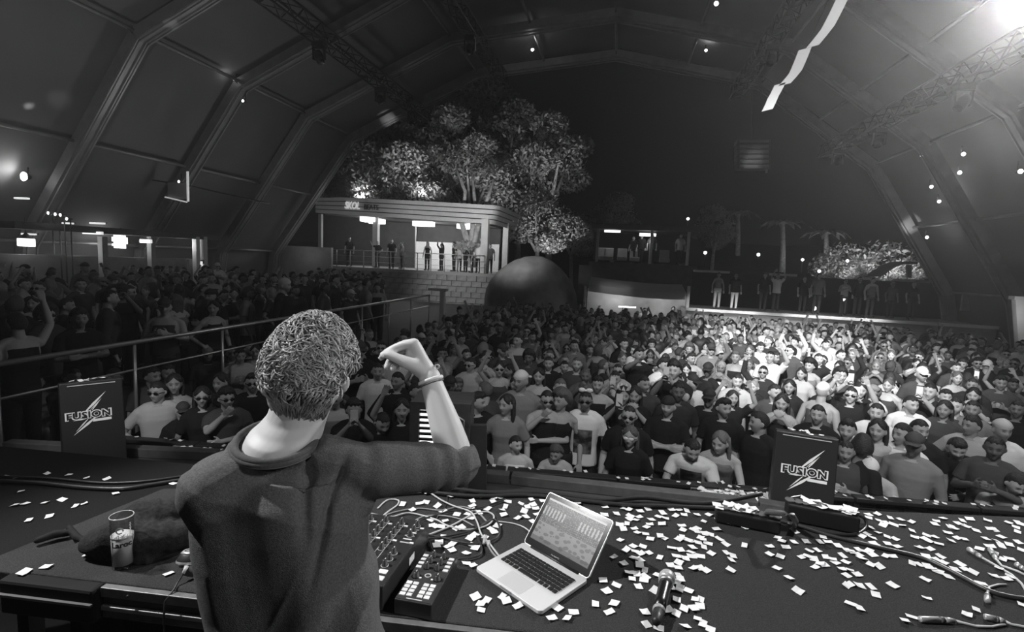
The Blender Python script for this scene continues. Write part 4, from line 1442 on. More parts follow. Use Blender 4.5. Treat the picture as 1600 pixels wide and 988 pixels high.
# jacket heap
jm = MB()
J = lambda px, py, h: at_z(px, py, T + h)
jm.limb([J(150, 845, 0.05), J(175, 838, 0.07), J(230, 838, 0.07), J(285, 835, 0.06)], [0.045, 0.06, 0.06, 0.05], 12)
jm.limb([J(205, 815, 0.09), J(250, 808, 0.10), J(300, 795, 0.11)], [0.05, 0.055, 0.06], 12)
jm.limb([J(160, 858, 0.03), J(210, 860, 0.03), J(250, 855, 0.03)], [0.03, 0.035, 0.03], 12)
jm.limb([J(215, 868, 0.02), J(235, 872, 0.015)], [0.022, 0.018], 10)
jm.limb([J(290, 810, 0.05), J(330, 800, 0.06)], [0.06, 0.06], 12)
jm.limb([J(255, 850, 0.05), J(290, 842, 0.05), J(320, 832, 0.05)], [0.022, 0.025, 0.022], 12)
jk = fuse(jm, 0.007, 1, name='jacket')
a = coords(jk)
a += (0.020 * wob(a, 3.4, 1.0) + 0.010 * wob(a, 7.0, 2.0) - 0.009 * np.abs(np.sin(31 * a[:, 0] + 30 * a[:, 1] + 3 * wob(a, 2.0))))[:, None] * np.array([0.3, 0.5, 1.0])
a[:, 2] = np.maximum(a[:, 2], T + 0.001)
set_coords(jk, a)
jk.materials.append(grey('black_knit', 0.022, 0.9, noise=0.5, scale=90, bump=0.25, bscale=160, spec=0.2))
tag(put('jacket', jk), 'crumpled black knitted jacket heaped behind the beer glass', 'jacket')
jm = MB()
S_ = lambda px, py, h: at_z(px, py, 2.13 + h)
jm.limb([S_(58, 845, 0.02), S_(85, 835, 0.025), S_(115, 832, 0.02)], [0.012, 0.016, 0.012], 8)
jm.limb([S_(108, 825, 0.02), S_(120, 840, 0.02), S_(132, 845, 0.02)], [0.012, 0.014, 0.01], 8)
jk = fuse(jm, 0.006, 1, name='strap')
jk.materials.append(M_MATT)
tag(put('strap', jk), 'black cloth strap lying across the narrow side table', 'strap')

# confetti
CONF7 = "30,80 75,90 215,105 595,130 675,145 745,168 55,198 75,245 95,220 130,207 145,230 85,280 155,265 35,290 120,175 190,185 130,310 405,198 510,190 575,222 605,195 645,262 570,270 690,232 722,238 705,212 838,232 790,248 730,275 725,295 765,300 785,283 930,257 985,240 1030,238 1080,245 1010,275 1062,268 1142,270 1215,268 860,298 905,280 945,292 925,325 850,328 830,343 710,327 665,330 687,358 755,355 775,378 825,388 853,418 1048,337 1055,365 1130,355 1140,370 1120,360 1150,350 1185,308 1275,303 1342,325 1262,357 1443,350 915,402 940,412 1045,415 1085,425 1165,410 1150,440 1210,445 1225,390 1190,385 1050,405 1030,420 1100,430 1180,425 1280,420 1320,450 1435,458 668,425 750,462 808,463 706,485 760,495 795,508 845,505 985,473 1040,487 1115,470 1103,500 1185,470 1162,525 1110,525 1070,540 1015,525 1230,507 1325,503 1365,527 1355,550 628,530 755,535 790,548 912,532 690,570 788,580 820,612 978,580 1030,563 1025,597 1120,600 1162,598 1198,612 1350,612 725,628 770,637 742,665 825,650 815,670 900,642 1030,648 1040,668 1015,690 1035,725 990,720 562,677 645,706 780,712 585,740 880,737 1090,740 515,822 630,818 600,870 380,875 340,913 245,908 35,835 280,845 1017,792 1130,795 1165,792 1120,850 1160,835 960,858 1062,852 1015,878 820,870 830,948 1145,912 1178,945 1070,958 905,968 1225,980"
CONF8 = "165,370 60,408 85,432 160,438 235,435 110,468 10,465 10,515 75,528 430,462 340,410 320,435 370,438 305,490 255,493 205,530 240,525 280,540 355,530 400,545 415,563 505,492 560,485 590,495 560,515 580,540 520,500 490,488 645,515 625,490 725,525 765,525 460,523 480,562 345,580 290,592 320,572 455,605 505,612 485,643 550,638 485,706 500,700 565,708 635,712 635,578 685,590 770,705 665,765 510,820 565,848 185,740 130,660 55,600 890,900 845,925 980,783 970,668 1285,858 1228,888 1265,625 1155,608 1215,605 1185,572 1110,648 1315,693 890,570 930,575 985,590 1030,610 1050,620 1010,600 1035,545 1085,565 975,525 1065,525 1000,480 935,473 800,468 740,447 655,447 640,410 605,385 680,377 575,398 735,405 785,418 905,407 890,368 635,348 710,333 620,268 675,265 755,290 730,318 775,328 820,300 830,335 885,313 620,287 685,303 1030,325 1038,308 1080,292 1110,380 1125,345 1150,355 1140,340 1175,322 1225,340 1200,305 1245,295 1285,365 1170,412 1215,420 1130,430 980,395 1025,405 995,435 1055,450 965,415 1345,418 1355,305 1400,360 1370,355 1440,405 1410,430 1440,458 1490,455 1545,440 1570,490 1540,375 1530,345 1545,320 1570,330 1485,318 1395,645 1470,665 1500,655 1425,600 1490,540 1450,545 1390,500 1370,462 1305,480 1580,830"
CONF6 = "1205,155 1265,150 1320,145 1385,160 1470,165 1505,162 1335,185 1430,230 1335,215 1340,238 1465,188 1555,185 1540,220 1520,240 1530,268 1380,258 1305,265 1170,308 1155,245 1120,215 1050,190 1010,200 905,205 965,240 1080,300 1155,405 1130,440 1115,460 1215,447 1185,465 1210,490 1330,455 1355,475 1300,505 1300,568 1340,583 1350,395 1265,350 1235,355 1110,340 1145,345 1085,335 1470,375 1450,355 1490,335 1415,410 1320,415 1330,290 1355,778 1425,797 1390,822 1390,858 1520,777 1545,803 1240,265 1050,135"
CONF0 = "100,38 130,125 90,210 155,200 278,192 385,175 465,215 520,198 178,303 305,278 660,47 535,40 425,22 290,12 715,138 855,212 545,517 285,590 150,623 1125,435 1040,632 1070,75 30,30"
conf = []
for s_, ox in ((CONF0, 0), (CONF6, 400), (CONF7, 800), (CONF8, 1200)):
    for w in s_.split():
        x, y = w.split(',')
        conf.append((ox + float(x) / 3.9525, 738 + float(y) / 3.9525))
cme = []
for k in range(6):
    rr = random.Random(40 + k)
    m_ = MB()
    w, h, bend = 0.0145, 0.0135, rr.uniform(0.001, 0.006)
    top = [(-w, -h, bend), (0, -h, 0.0004), (w, -h, bend * rr.uniform(0.1, 1)), (w, h, bend * rr.uniform(0, 1)), (0, h, 0.0004), (-w, h, bend * rr.uniform(0.2, 1))]
    bot = [(x, y, z - 0.0004) for x, y, z in top]
    m_.add(top + bot, [(0, 1, 4, 5), (1, 2, 3, 4), (7, 6, 11, 10), (8, 7, 10, 9), (0, 6, 7, 1), (1, 7, 8, 2), (2, 8, 9, 3), (3, 9, 10, 4), (4, 10, 11, 5), (5, 11, 6, 0)])
    cme.append(m_.mesh('confetti', M_PAPER, False))


def surf_z(p):
    if p.x > -1.86 + (p.y - 1.215) * 0.085 and p.y > fe(p.x) - 0.01:
        return T
    if p.x > -2.05 + (p.y - 1.47) * 0.2:
        return 2.13
    return 2.0


n_conf = 0
SLIPS = []
extra_conf = MB()
order = sorted(conf, key=lambda q: -q[1])
for px, py in order:
    p = at_z(px, py, T)
    z = surf_z(p)
    if z == T and p.y > BE[0][1] + (p.x - BE[0][0]) * 0.2105 - 0.02:
        z = None
    else:
        p = at_z(px, py, z)
    if z is None:
        continue
    rot = Matrix.Rotation(RNG.uniform(0, 6.28), 4, 'Z') @ Matrix.Rotation(RNG.gauss(0, 0.10), 4, 'X') @ Matrix.Rotation(RNG.gauss(0, 0.10), 4, 'Y')
    sc = Matrix.Diagonal((RNG.uniform(0.85, 1.2), RNG.uniform(0.75, 1.1), 1, 1))
    mw = Matrix.Translation((p.x, p.y, z + 0.003 + RNG.uniform(0, 0.003))) @ rot @ sc
    if n_conf < 296:
        o = put('confetti_slip', cme[n_conf % 6], mw=mw)
        tag(o, None, 'confetti', 'white paper confetti slips on the carpet')
        SLIPS.append((o, px, py))
        n_conf += 1
    else:
        src = cme[n_conf % 6]
        extra_conf.add([mw @ v.co for v in src.vertices], [tuple(f.vertices) for f in src.polygons])


def loose_confetti(a, c, n, spread, zj=0.006):
    """slips lying on a narrow top between two points"""
    for _ in range(n):
        u_ = RNG.random()
        p = Vector(a).lerp(Vector(c), u_) + Vector((RNG.gauss(0, 0.01), RNG.uniform(-spread, spread), RNG.uniform(0.001, zj)))
        mw = Matrix.Translation(p) @ Matrix.Rotation(RNG.uniform(0, 6.28), 4, 'Z') @ Matrix.Rotation(RNG.gauss(0, 0.3), 4, 'X') @ Matrix.Diagonal((1.25, 1.25, 1, 1))
        src = cme[RNG.randrange(6)]
        extra_conf.add([mw @ v.co for v in src.vertices], [tuple(f.vertices) for f in src.polygons])


LANDM = {'laptop': (835, 900), 'laptop lid': (930, 820), 'microphone head': (1040, 905), 'microphone tail': (1025, 972), 'pad controller': (665, 905), 'cable tangle': (745, 830), 'mixer': (640, 820), 'near light bar': (1165, 815), 'far light bar': (1285, 815),
         'nearest cable plug': (1465, 968), 'pair of pale cables': (1575, 880), 'middle of the long black cable': (1420, 868), 'bend of the long black cable': (1310, 838), 'beer glass': (193, 845), 'headphones': (297, 880), 'sweeping riser cable': (100, 775), 'stubby upright plug': (1543, 935), 'corner of the laptop shadow': (1010, 860), 'empty carpet patch': (1250, 900), 'thick cable bundle': (960, 785)}


def ordinal(n):
    if n < len(ORD):
        return ORD[n]
    tens = ['', '', '', 'thirty', 'forty', 'fifty', 'sixty', 'seventy'][(n + 1) // 10]
    return (tens[:-1] + 'ieth') if (n + 1) % 10 == 0 else tens + '-' + ORD[(n + 1) % 10 - 1]


_by = {}
for o, px, py in SLIPS:
    k_ = min(LANDM, key=lambda q: math.hypot(px - LANDM[q][0], (py - LANDM[q][1]) * 1.8))
    _by.setdefault(k_, []).append((math.hypot(px - LANDM[k_][0], (py - LANDM[k_][1]) * 1.8), o))
for k_, lst in _by.items():
    lst.sort(key=lambda q: q[0])
    for i, (_, o) in enumerate(lst):
        o['label'] = f"white paper confetti slip on dark carpet, {ordinal(i)} nearest the {k_}"


# cables
def cable(name, label, pts, r, m, surf=None, cat='cable', n=8, closed_ends=True):
    """pts: pixels on the table top (with an optional lift), run through a smooth curve"""
    P = []
    for q in pts:
        if isinstance(q, Vector):
            P.append(q)
        else:
            P.append(at_z(q[0], q[1], (surf or T) + r + (q[2] if len(q) > 2 else 0.0)))
    S = []
    for i in range(len(P) - 1):
        p0, p1, p2, p3 = P[max(i - 1, 0)], P[i], P[i + 1], P[min(i + 2, len(P) - 1)]
        for k in range(6):
            t = k / 6
            S.append(0.5 * ((2 * p1) + (p2 - p0) * t + (2 * p0 - 5 * p1 + 4 * p2 - p3) * t * t + (3 * p1 - p0 - 3 * p2 + p3) * t ** 3))
    S.append(P[-1])
    o = MB().tube(S, r, n).build(name, m)
    if label:
        tag(o, label, cat)
    return o


M_CABLE = grey('cable_black', 0.03, 0.4)
M_CABLE_G = grey('cable_grey', 0.30, 0.45)
M_CABLE_W = grey('cable_pale', 0.55, 0.45)
cable('stage_cable', 'thick black cable bundle along the back edge of the table, upper strand', [(560, 772, 0.01), (690, 764, .008), (760, 770, .004), (850, 770, .008), (940, 782, .004), (1010, 778, .01), (1100, 787, .006), (1190, 772, .03)], 0.011, M_CABLE)
cable('stage_cable', 'thick black cable bundle along the back edge of the table, lower strand', [(660, 768), (740, 776), (830, 774), (920, 784), (985, 790), (1060, 792), (1130, 795)], 0.010, M_CABLE)
cable('power_cable', 'long black cable running from the light bars towards the plugs at the table edge', [(1212, 812), (1250, 822, .002), (1300, 838), (1370, 855), (1440, 872), (1490, 895), (1540, 921), (1580, 933), (1640, 940)], 0.0085, M_CABLE)
cable('bar_cable', 'short black cable looping round the end of the light bar', [(1230, 818, .004), (1280, 830), (1330, 836), (1352, 826), (1352, 812, .02), (1343, 806, .04)], 0.007, M_CABLE)
cable('laptop_cable', 'thin pale cable leading from the tangle to the laptop hinge', [(776, 815), (800, 818), (818, 824), (829, 834, 0.004), (826, 848, 0.006)], 0.0028, M_CABLE_W)
TANG = [
    ([(583, 812), (620, 800), (655, 795), (690, 798), (720, 792), (745, 800), (760, 815)], 0.0035, M_CABLE_G),
    ([(580, 803), (610, 808), (640, 802), (680, 812), (700, 822), (730, 828), (760, 822), (772, 808), (760, 800), (735, 806), (705, 822), (670, 836)], 0.0035, M_CABLE_W),
    ([(668, 842, .02), (700, 838), (740, 828), (770, 812), (780, 822), (778, 838), (760, 848), (735, 850), (715, 846), (690, 840), (668, 836, .02)], 0.0040, M_CABLE),
    ([(672, 770), (690, 782), (712, 792), (735, 800), (745, 815), (752, 835), (765, 850), (782, 872)], 0.0035, M_CABLE_W),
    ([(700, 772), (695, 795), (680, 812), (668, 825)], 0.0030, M_CABLE),
    ([(670, 845), (676, 860), (683, 868)], 0.0035, M_CABLE),
    ([(745, 838), (752, 855), (750, 866), (735, 872), (716, 874)], 0.0040, M_CABLE),
    ([(759, 845), (768, 862), (780, 875)], 0.0034, M_CABLE_G),
    ([(590, 822), (600, 805), (620, 790), (622, 782), (605, 782), (590, 795)], 0.0035, M_CABLE_W),
    ([(640, 820), (660, 808), (690, 806), (720, 812), (740, 822)], 0.0030, M_CABLE_G),
    ([(790, 780), (745, 795), (700, 800), (660, 812), (630, 822)], 0.0035, M_CABLE),
]
WHERE = ['low pale grey strand', 'long white strand looping right of the mixer', 'wide black loop beside the mixer', 'white strand crossing to the laptop side', 'short black strand behind the mixer', 'short black lead entering the controller', 'black lead curling behind the controller', 'grey plugged strand beside the laptop', 'white loop behind the mixer', 'thin grey strand over the mixer back', 'long black strand over the heap']
for i, (pts, r, m) in enumerate(TANG):
    cable('tangled_cable', 'cable in the tangle behind the mixer: ' + WHERE[i], [(x, y, 0.003 * (i % 4)) for x, y in [q[:2] for q in pts]] if True else pts, r, m)
for i, (px, py) in enumerate(((759, 838), (764, 846), (757, 843))):
    p0 = at_z(px, py, T + 0.012)
    t = MB().tube([p0, p0 + Vector((0.006, -0.03, 0))], 0.006, 8).build('plug', M_RING)
    tag(t, 'small grey plug in the cable tangle beside the laptop, ' + ORD[i] + ' of three', 'plug')
cable('stage_cable', 'black cable sweeping over the confetti riser behind the beer glass', [(0, 752), (60, 755), (130, 762), (190, 764), (240, 757), (300, 748), (340, 745)], 0.011, M_CABLE, 2.0)
cable('stage_cable', 'thinner black cable beside the sweeping one on the confetti riser', [(0, 745), (80, 748), (160, 755), (230, 752), (300, 742)], 0.007, M_CABLE, 2.0)

# XLR plugs at the near corner
M_XLR = grey('plug_nickel', 0.6, 0.35, 0.5)


def xlr(px0, py0, px1, py1, tail, label):
    p0, p1 = at_z(px0, py0, T + 0.010), at_z(px1, py1, T + 0.010)
    d = (p1 - p0).normalized()
    a, c, _ = frame_of(d)
    M = Matrix(((a.x, c.x, d.x, p0.x), (a.y, c.y, d.y, p0.y), (a.z, c.z, d.z, p0.z), (0, 0, 0, 1)))
    L = (p1 - p0).length
    t = thing('cable_plug', label, 'plug', (p0.x, p0.y, T))
    MB().lathe([(0.0085, 0), (0.0095, 0.002), (0.0095, L * 0.55)], 14, M).build('shell', M_XLR, t)
    MB().lathe([(0.0098, L * 0.55), (0.0098, L * 0.68)], 14, M).build('collar', grey('collar_dark', 0.1, 0.4), t)
    MB().lathe([(0.0092, L * 0.68), (0.008, L * 0.85), (0.005, L)], 14, M).build('boot', M_XLR, t)
    P = [p1] + [at_z(x, y, T + 0.005) for x, y in tail]
    MB().tube(P, 0.0042, 8).build('cord', M_CABLE_W, t)


xlr(1437, 968, 1492, 970, [(1505, 974), (1525, 979), (1550, 980), (1570, 976)], 'silver cable plug pointing at the mic, nearest the table edge')
xlr(1538, 964, 1570, 971, [(1580, 976), (1600, 980), (1640, 984)], 'silver cable plug behind the nearest one')
xlr(1543, 940, 1543, 928, [(1546, 918), (1560, 914), (1572, 914)], 'stubby silver plug standing just past the long black cable')
xlr(1513, 858, 1535, 872, [(1556, 884), (1580, 898), (1596, 912), (1604, 925)], 'silver plug among the farthest confetti by the pale cables')
xlr(1547, 858, 1558, 876, [(1565, 884), (1590, 893), (1612, 904)], 'second silver plug lying across the pale cables')
xlr(1588, 882, 1600, 890, [(1612, 897), (1630, 905)], 'short silver plug at the end of the pale cable pair')

# light bars on the table's back edge
def light_bar(p0, p1, h, dep, label):
    """p0, p1: bottom ends, front"""
    t = thing('light_bar', label, 'stage light', p0)
    d = (p1 - p0).normalized()
    n = Vector((-d.y, d.x, 0))
    up_ = Vector((0, 0, 1))
    q = [p0, p1, p1 + n * dep, p0 + n * dep]
    MB().hexa([v + up_ * 0.004 for v in q] + [v + up_ * h for v in q]).build('housing', M_MATT, t, False, 0.006)
    L = (p1 - p0).length
    for k in range(9):
        c = p0 + d * (L * (k + 0.5) / 9) + n * dep / 2 + up_ * (h + 0.004)
        MB().lathe([(0.022, -0.004), (0.024, 0.004), (0.018, 0.005)], 10, Matrix.Translation(c)).build('lens_cell', grey('cell', 0.12, 0.2), t)
    loose_confetti(p0 + n * dep / 2 + up_ * (h + 0.006), p1 + n * dep / 2 + up_ * (h + 0.006), 14, dep * 0.4)
    return t


light_bar(at_z(1117, 818, T), at_z(1219, 838, T), 0.055, 0.09, 'black strip of light cells nearest the laptop on the table edge')
lb2 = light_bar(at_z(1229, 815, T), at_z(1342, 838, T), 0.075, 0.10, 'black strip of light cells below the tilted logo box')
yk = [at_z(1196, 806, T + 0.03), at_z(1200, 800, T + 0.10), at_z(1225, 803, T + 0.135), at_z(1238, 806, T + 0.13), at_z(1243, 815, T + 0.08), at_z(1241, 822, T + 0.01)]
MB().tube(yk, 0.012, 8).build('yoke', grey('yoke_grey', 0.10, 0.4), lb2)

# boxes with the club logo, and the lit louvre box
def logo_box(pl, pr, ztop, label, sc=1.0, ox=0.0, oz=0.0):
    """pl, pr: top corners of the face towards the stage"""
    d = Vector((pr.x - pl.x, pr.y - pl.y, 0))
    W = d.length
    d.normalize()
    n = Vector((-d.y, d.x, 0))
    zb = 1.305
    H = ztop - zb
    c = (Vector((pl.x, pl.y, 0)) + Vector((pr.x, pr.y, 0))) / 2
    t = thing('logo_box', label, 'effects box', (c.x, c.y, zb))
    tilt = 0.16
    nb_ = -n * (tilt * H)          # the foot stands nearer than the top edge
    P0 = [Vector((pl.x, pl.y, zb)) + nb_, Vector((pr.x, pr.y, zb)) + nb_, Vector((pr.x, pr.y, zb)) + n * 0.16, Vector((pl.x, pl.y, zb)) + n * 0.16]
    P1 = [Vector((pl.x, pl.y, ztop)), Vector((pr.x, pr.y, ztop)), Vector((pr.x, pr.y, ztop - 0.02)) + n * 0.14, Vector((pl.x, pl.y, ztop - 0.02)) + n * 0.14]
    MB().hexa(P0 + P1).build('cabinet', grey('box_black', 0.012, 0.5), t, False, 0.008)
    upf = (Vector((0, 0, H)) - nb_).normalized()
    F = basis(c + Vector((0, 0, ztop)) - upf * (0.30 - oz) + d * ox + n * -0.0035, d, upf)
    s = W / 0.52 * sc
    wh, bl = grey('print_white', 0.8, 0.5), grey('print_black2', 0.01, 0.5)
    lettering('logo_halo', 'FUSION', t, F @ Matrix.Translation((0, 0, 0.001)), wh, 0.098 * s, 0.0012, 0.39 * s, bold=0.0095 * s, spacing=1.06)
    lettering('logo_letters', 'FUSION', t, F @ Matrix.Translation((0, 0, 0.0035)), bl, 0.092 * s, 0.0012, 0.362 * s, bold=0.0022, spacing=1.10)
    sl = MB()
    for a, b_, w in (((0.155, 0.235), (-0.02, 0.045), 0.012), ((0.115, 0.165), (0.03, 0.048), 0.006), ((-0.135, -0.20), (0.06, -0.03), 0.012), ((-0.115, -0.165), (-0.01, -0.045), 0.006), ((0.09, 0.14), (0.015, 0.05), 0.003), ((-0.13, -0.045), (-0.02, -0.035), 0.008)):
        a, b_ = Vector((*a, 0)) * s, Vector((*b_, 0)) * s
        e = (b_ - a).normalized()
        sd = Vector((-e.y, e.x, 0)) * w * s
        mid = a.lerp(b_, 0.62)
        q = [a, mid + sd, b_ + sd * 0.5, b_ - sd * 0.5, mid - sd]
        sl.slab([F @ v for v in q], F.to_3x3() @ Vector((0, 0, 1)), 0.001)
    sl.build('logo_slash', wh, t, False)
    bar = MB()
    bar.slab([F @ Vector((x * s, y * s, 0)) for x, y in ((0.03, -0.079), (0.19, -0.079), (0.19, -0.052), (0.03, -0.052))], F.to_3x3() @ Vector((0, 0, 1)), 0.001)
    bar.build('subtitle_bar', wh, t, False)
    MB().beam(Vector((pl.x, pl.y, ztop - 0.025)) + d * 0.05 - n * 0.009, Vector((pr.x, pr.y, ztop - 0.025)) - d * 0.05 - n * 0.009, 0.004, 0.006).build('top_strip', grey('strip_pale', 0.6, 0.4), t, False)
    loose_confetti(Vector((pl.x, pl.y, ztop + 0.003)) + d * 0.1 + n * 0.05, Vector((pr.x, pr.y, ztop + 0.003)) - d * 0.1 + n * 0.05, 7, 0.04)


pr0, pr1 = at_d(1213, 676, 4.26), at_d(1312, 684, 4.08)
logo_box(pr0, pr1, (pr0.z + pr1.z) / 2, 'black effects box with white slashed lettering, on the stage edge above the light bars')
pl0, pl1 = at_d(91, 592, 4.18), at_d(191, 599, 4.48)
logo_box(pl0, pl1, (pl0.z + pl1.z) / 2, 'black effects box with white slashed lettering, far from the laptop near the terrace rail', 0.98, -0.03, 0.02)

q0, q1 = at_d(641, 627, 4.12), at_d(736, 634, 4.12)
d = Vector((q1.x - q0.x, q1.y - q0.y, 0))
lw = d.length
d.normalize()
n = Vector((-d.y, d.x, 0))
zt = (q0.z + q1.z) / 2
cc = (Vector((q0.x, q0.y, 0)) + Vector((q1.x, q1.y, 0))) / 2
fb = thing('louvre_box', 'black box with glowing horizontal louvres seen behind the raised forearm', 'effects box', (cc.x, cc.y, 1.305))
M_FB = grey('box_grey', 0.05, 0.5, noise=0.3, scale=20)
P = [cc - d * lw / 2, cc + d * lw / 2, cc + d * lw / 2 + n * 0.4, cc - d * lw / 2 + n * 0.4]
up_ = Vector((0, 0, 1))
# body with a recess for the lit chamber
MB().hexa([v + up_ * 1.305 for v in [P[0] + n * 0.06, P[1] + n * 0.06, P[2], P[3]]] + [v + up_ * zt for v in [P[0] + n * 0.06, P[1] + n * 0.06, P[2], P[3]]]).build('cabinet', M_FB, fb, False, 0.01)
for s, w_ in ((-1, 0.075), (1, 0.135)):
    c_ = cc + d * s * (lw / 2 - w_ / 2) + n * 0.03
    MB().beam(c_ + up_ * 1.305, c_ + up_ * zt, w_, 0.058, n).build('side_frame', M_FB, fb, False)
c_ = cc + n * 0.03
MB().beam(c_ - d * lw / 2 + up_ * (zt - 0.03), c_ + d * lw / 2 + up_ * (zt - 0.03), 0.06, 0.062).build('top_frame', M_FB, fb, False)
lx0, lx1 = -lw / 2 + 0.075, lw / 2 - 0.135
MB().hexa([cc + d * lx0 + n * 0.055 + up_ * 1.34, cc + d * lx1 + n * 0.055 + up_ * 1.34, cc + d * lx1 + n * 0.06 + up_ * 1.34, cc + d * lx0 + n * 0.06 + up_ * 1.34, cc + d * lx0 + n * 0.055 + up_ * (zt - 0.07), cc + d * lx1 + n * 0.055 + up_ * (zt - 0.07), cc + d * lx1 + n * 0.06 + up_ * (zt - 0.07), cc + d * lx0 + n * 0.06 + up_ * (zt - 0.07)]).build('lit_panel', glow('louvre_glow', 2.2), fb, False)
for k in range(9):
    z_ = zt - 0.085 - k * 0.046
    MB().beam(cc + d * lx0 + n * 0.03 + up_ * z_, cc + d * lx1 + n * 0.03 + up_ * z_, 0.02, 0.020).build('slat', M_MATT, fb, False)
MB().tube([cc + d * lx0 + n * 0.0 + up_ * 1.42, cc - d * 0.02 - n * 0.02 + up_ * 1.46, cc + d * 0.10 - n * 0.02 + up_ * 1.34, cc + d * 0.16 + up_ * 1.3], 0.008, 6).build('cord', M_BLACK, fb)
MB().tube([cc + d * (lw / 2 - 0.10) - n * 0.012 + up_ * (zt - 0.10), cc + d * (lw / 2 - 0.05) - n * 0.012 + up_ * (zt - 0.13), cc + d * (lw / 2 - 0.05) - n * 0.012 + up_ * (zt - 0.2)], 0.006, 6).build('handle', M_RING, fb)
sp = thing('side_speaker', 'narrow pale-edged panel leaning beside the louvre box', 'panel', cc + d * (lw / 2 + 0.06) + up_ * 1.305)
MB().beam(cc + d * (lw / 2 + 0.05) + n * 0.1 + up_ * 1.305, cc + d * (lw / 2 + 0.03) + n * 0.1 + up_ * (zt - 0.19), 0.04, 0.2, d).build('board', M_DARK, sp, False, 0.01)

# crowd barrier, one steel panel after another
B0, B1 = Vector((-5.35, 4.36, 0)), Vector((5.6, 5.60, 0))
bd = (B1 - B0).normalized()
bn = Vector((-bd.y, bd.x, 0))
nb = 10
bl_ = (B1 - B0).length / nb
BT = 1.17
for k in range(nb):
    a, c = B0 + bd * (k * bl_ + 0.01), B0 + bd * ((k + 1) * bl_ - 0.01)
    t = thing('crowd_barrier', 'black steel crowd barrier panel, ' + ORD[k] + ' from the terrace rail', 'barrier', a, 'crowd barrier panels')
    MB().beam(a + up_ * (BT - 0.02), c + up_ * (BT - 0.02), 0.11, 0.04).build('top_rail', M_BLACK, t, False, 0.008)
    MB().hexa([a + up_ * 0.03, c + up_ * 0.03, c + bn * 0.02 + up_ * 0.03, a + bn * 0.02 + up_ * 0.03, a + up_ * (BT - 0.04), c + up_ * (BT - 0.04), c + bn * 0.02 + up_ * (BT - 0.04), a + bn * 0.02 + up_ * (BT - 0.04)]).build('plate', M_MATT, t, False)
    sl = MB()
    for r in range(8):
        for cc_ in range(5):
            u0 = a.lerp(c, 0.05 + cc_ * 0.19)
            u1 = a.lerp(c, 0.05 + cc_ * 0.19 + 0.14)
            sl.beam(u0 - bn * 0.004 + up_ * (BT - 0.07 - r * 0.022), u1 - bn * 0.004 + up_ * (BT - 0.07 - r * 0.022), 0.005, 0.004)
    tag(sl.build('louvres', grey('louvre_grey', 0.10, 0.35, 0.4), t, False), kind='stuff')
    for w in (0.02, 0.98):
        p = a.lerp(c, w)
        MB().beam(p, p + up_ * (BT - 0.04), 0.05, 0.05, bd).build('post', M_BLACK, t, False)
    loose_confetti(a + up_ * (BT + 0.004), c + up_ * (BT + 0.004), 12 if k > 4 else 7, 0.045, 0.01)

# road cases in the pit, heaped with confetti
def road_case(x0, x1, px, label, n):
    pc = Vector((0, 0, 0))
    y = B0.y + (x0 - B0.x) * bd.y / bd.x - 0.42
    t = thing('road_case', label, 'case', ((x0 + x1) / 2, y, 0))
    zt_ = 1.19
    ang = math.atan2(bd.y, bd.x)
    Rz = Matrix.Rotation(ang, 3, 'Z')
    cx_ = Vector(((x0 + x1) / 2, y + 0.08, 0))
    MB().box(cx_ + up_ * (zt_ / 2), (x1 - x0, 0.44, zt_), Rz).build('body', M_MATT, t, False, 0.012)
    for s in (-1, 1):
        MB().box(cx_ + Rz @ Vector((0, s * 0.22, 0)) + up_ * (zt_ - 0.015), (x1 - x0, 0.02, 0.03), Rz).build('edge_trim', M_STEEL, t, False)
    loose_confetti(cx_ + Rz @ Vector((-(x1 - x0) * 0.45, 0, 0)) + up_ * (zt_ + 0.004), cx_ + Rz @ Vector(((x1 - x0) * 0.45, 0, 0)) + up_ * (zt_ + 0.004), n, 0.2, 0.025)


pa, pb_ = at_z(1078, 745, 1.2), at_z(1208, 755, 1.2)
road_case(pa.x, pb_.x, 0, 'black road case heaped with white confetti in front of the couple at the barrier', 330)
pa, pb_ = at_z(300, 685, 1.2), at_z(420, 690, 1.2)
road_case(pa.x, pb_.x, 0, "black road case heaped with confetti beside the performer's shoulder", 90)
tag(extra_conf.build('confetti_litter', M_PAPER, None, False), 'white paper confetti heaped on the barrier tops, cases and light bars', 'confetti', kind='stuff')


# ================================================================== PEOPLE
M_SKIN = own_tone('skin', 0.5, 'tone', spec=0.35)
M_CLOTH = own_tone('cloth', 0.85, None, spec=0.15, bump=0.25, scale=14)
M_HAIR = own_tone('hair', 0.55, None, spec=0.4, bump=0.6, scale=90)
M_SHOE = grey('shoe', 0.05, 0.5)


def sstep(a, b, x):
    t = np.clip((x - a) / (b - a), 0, 1)
    return t * t * (3 - 2 * t)


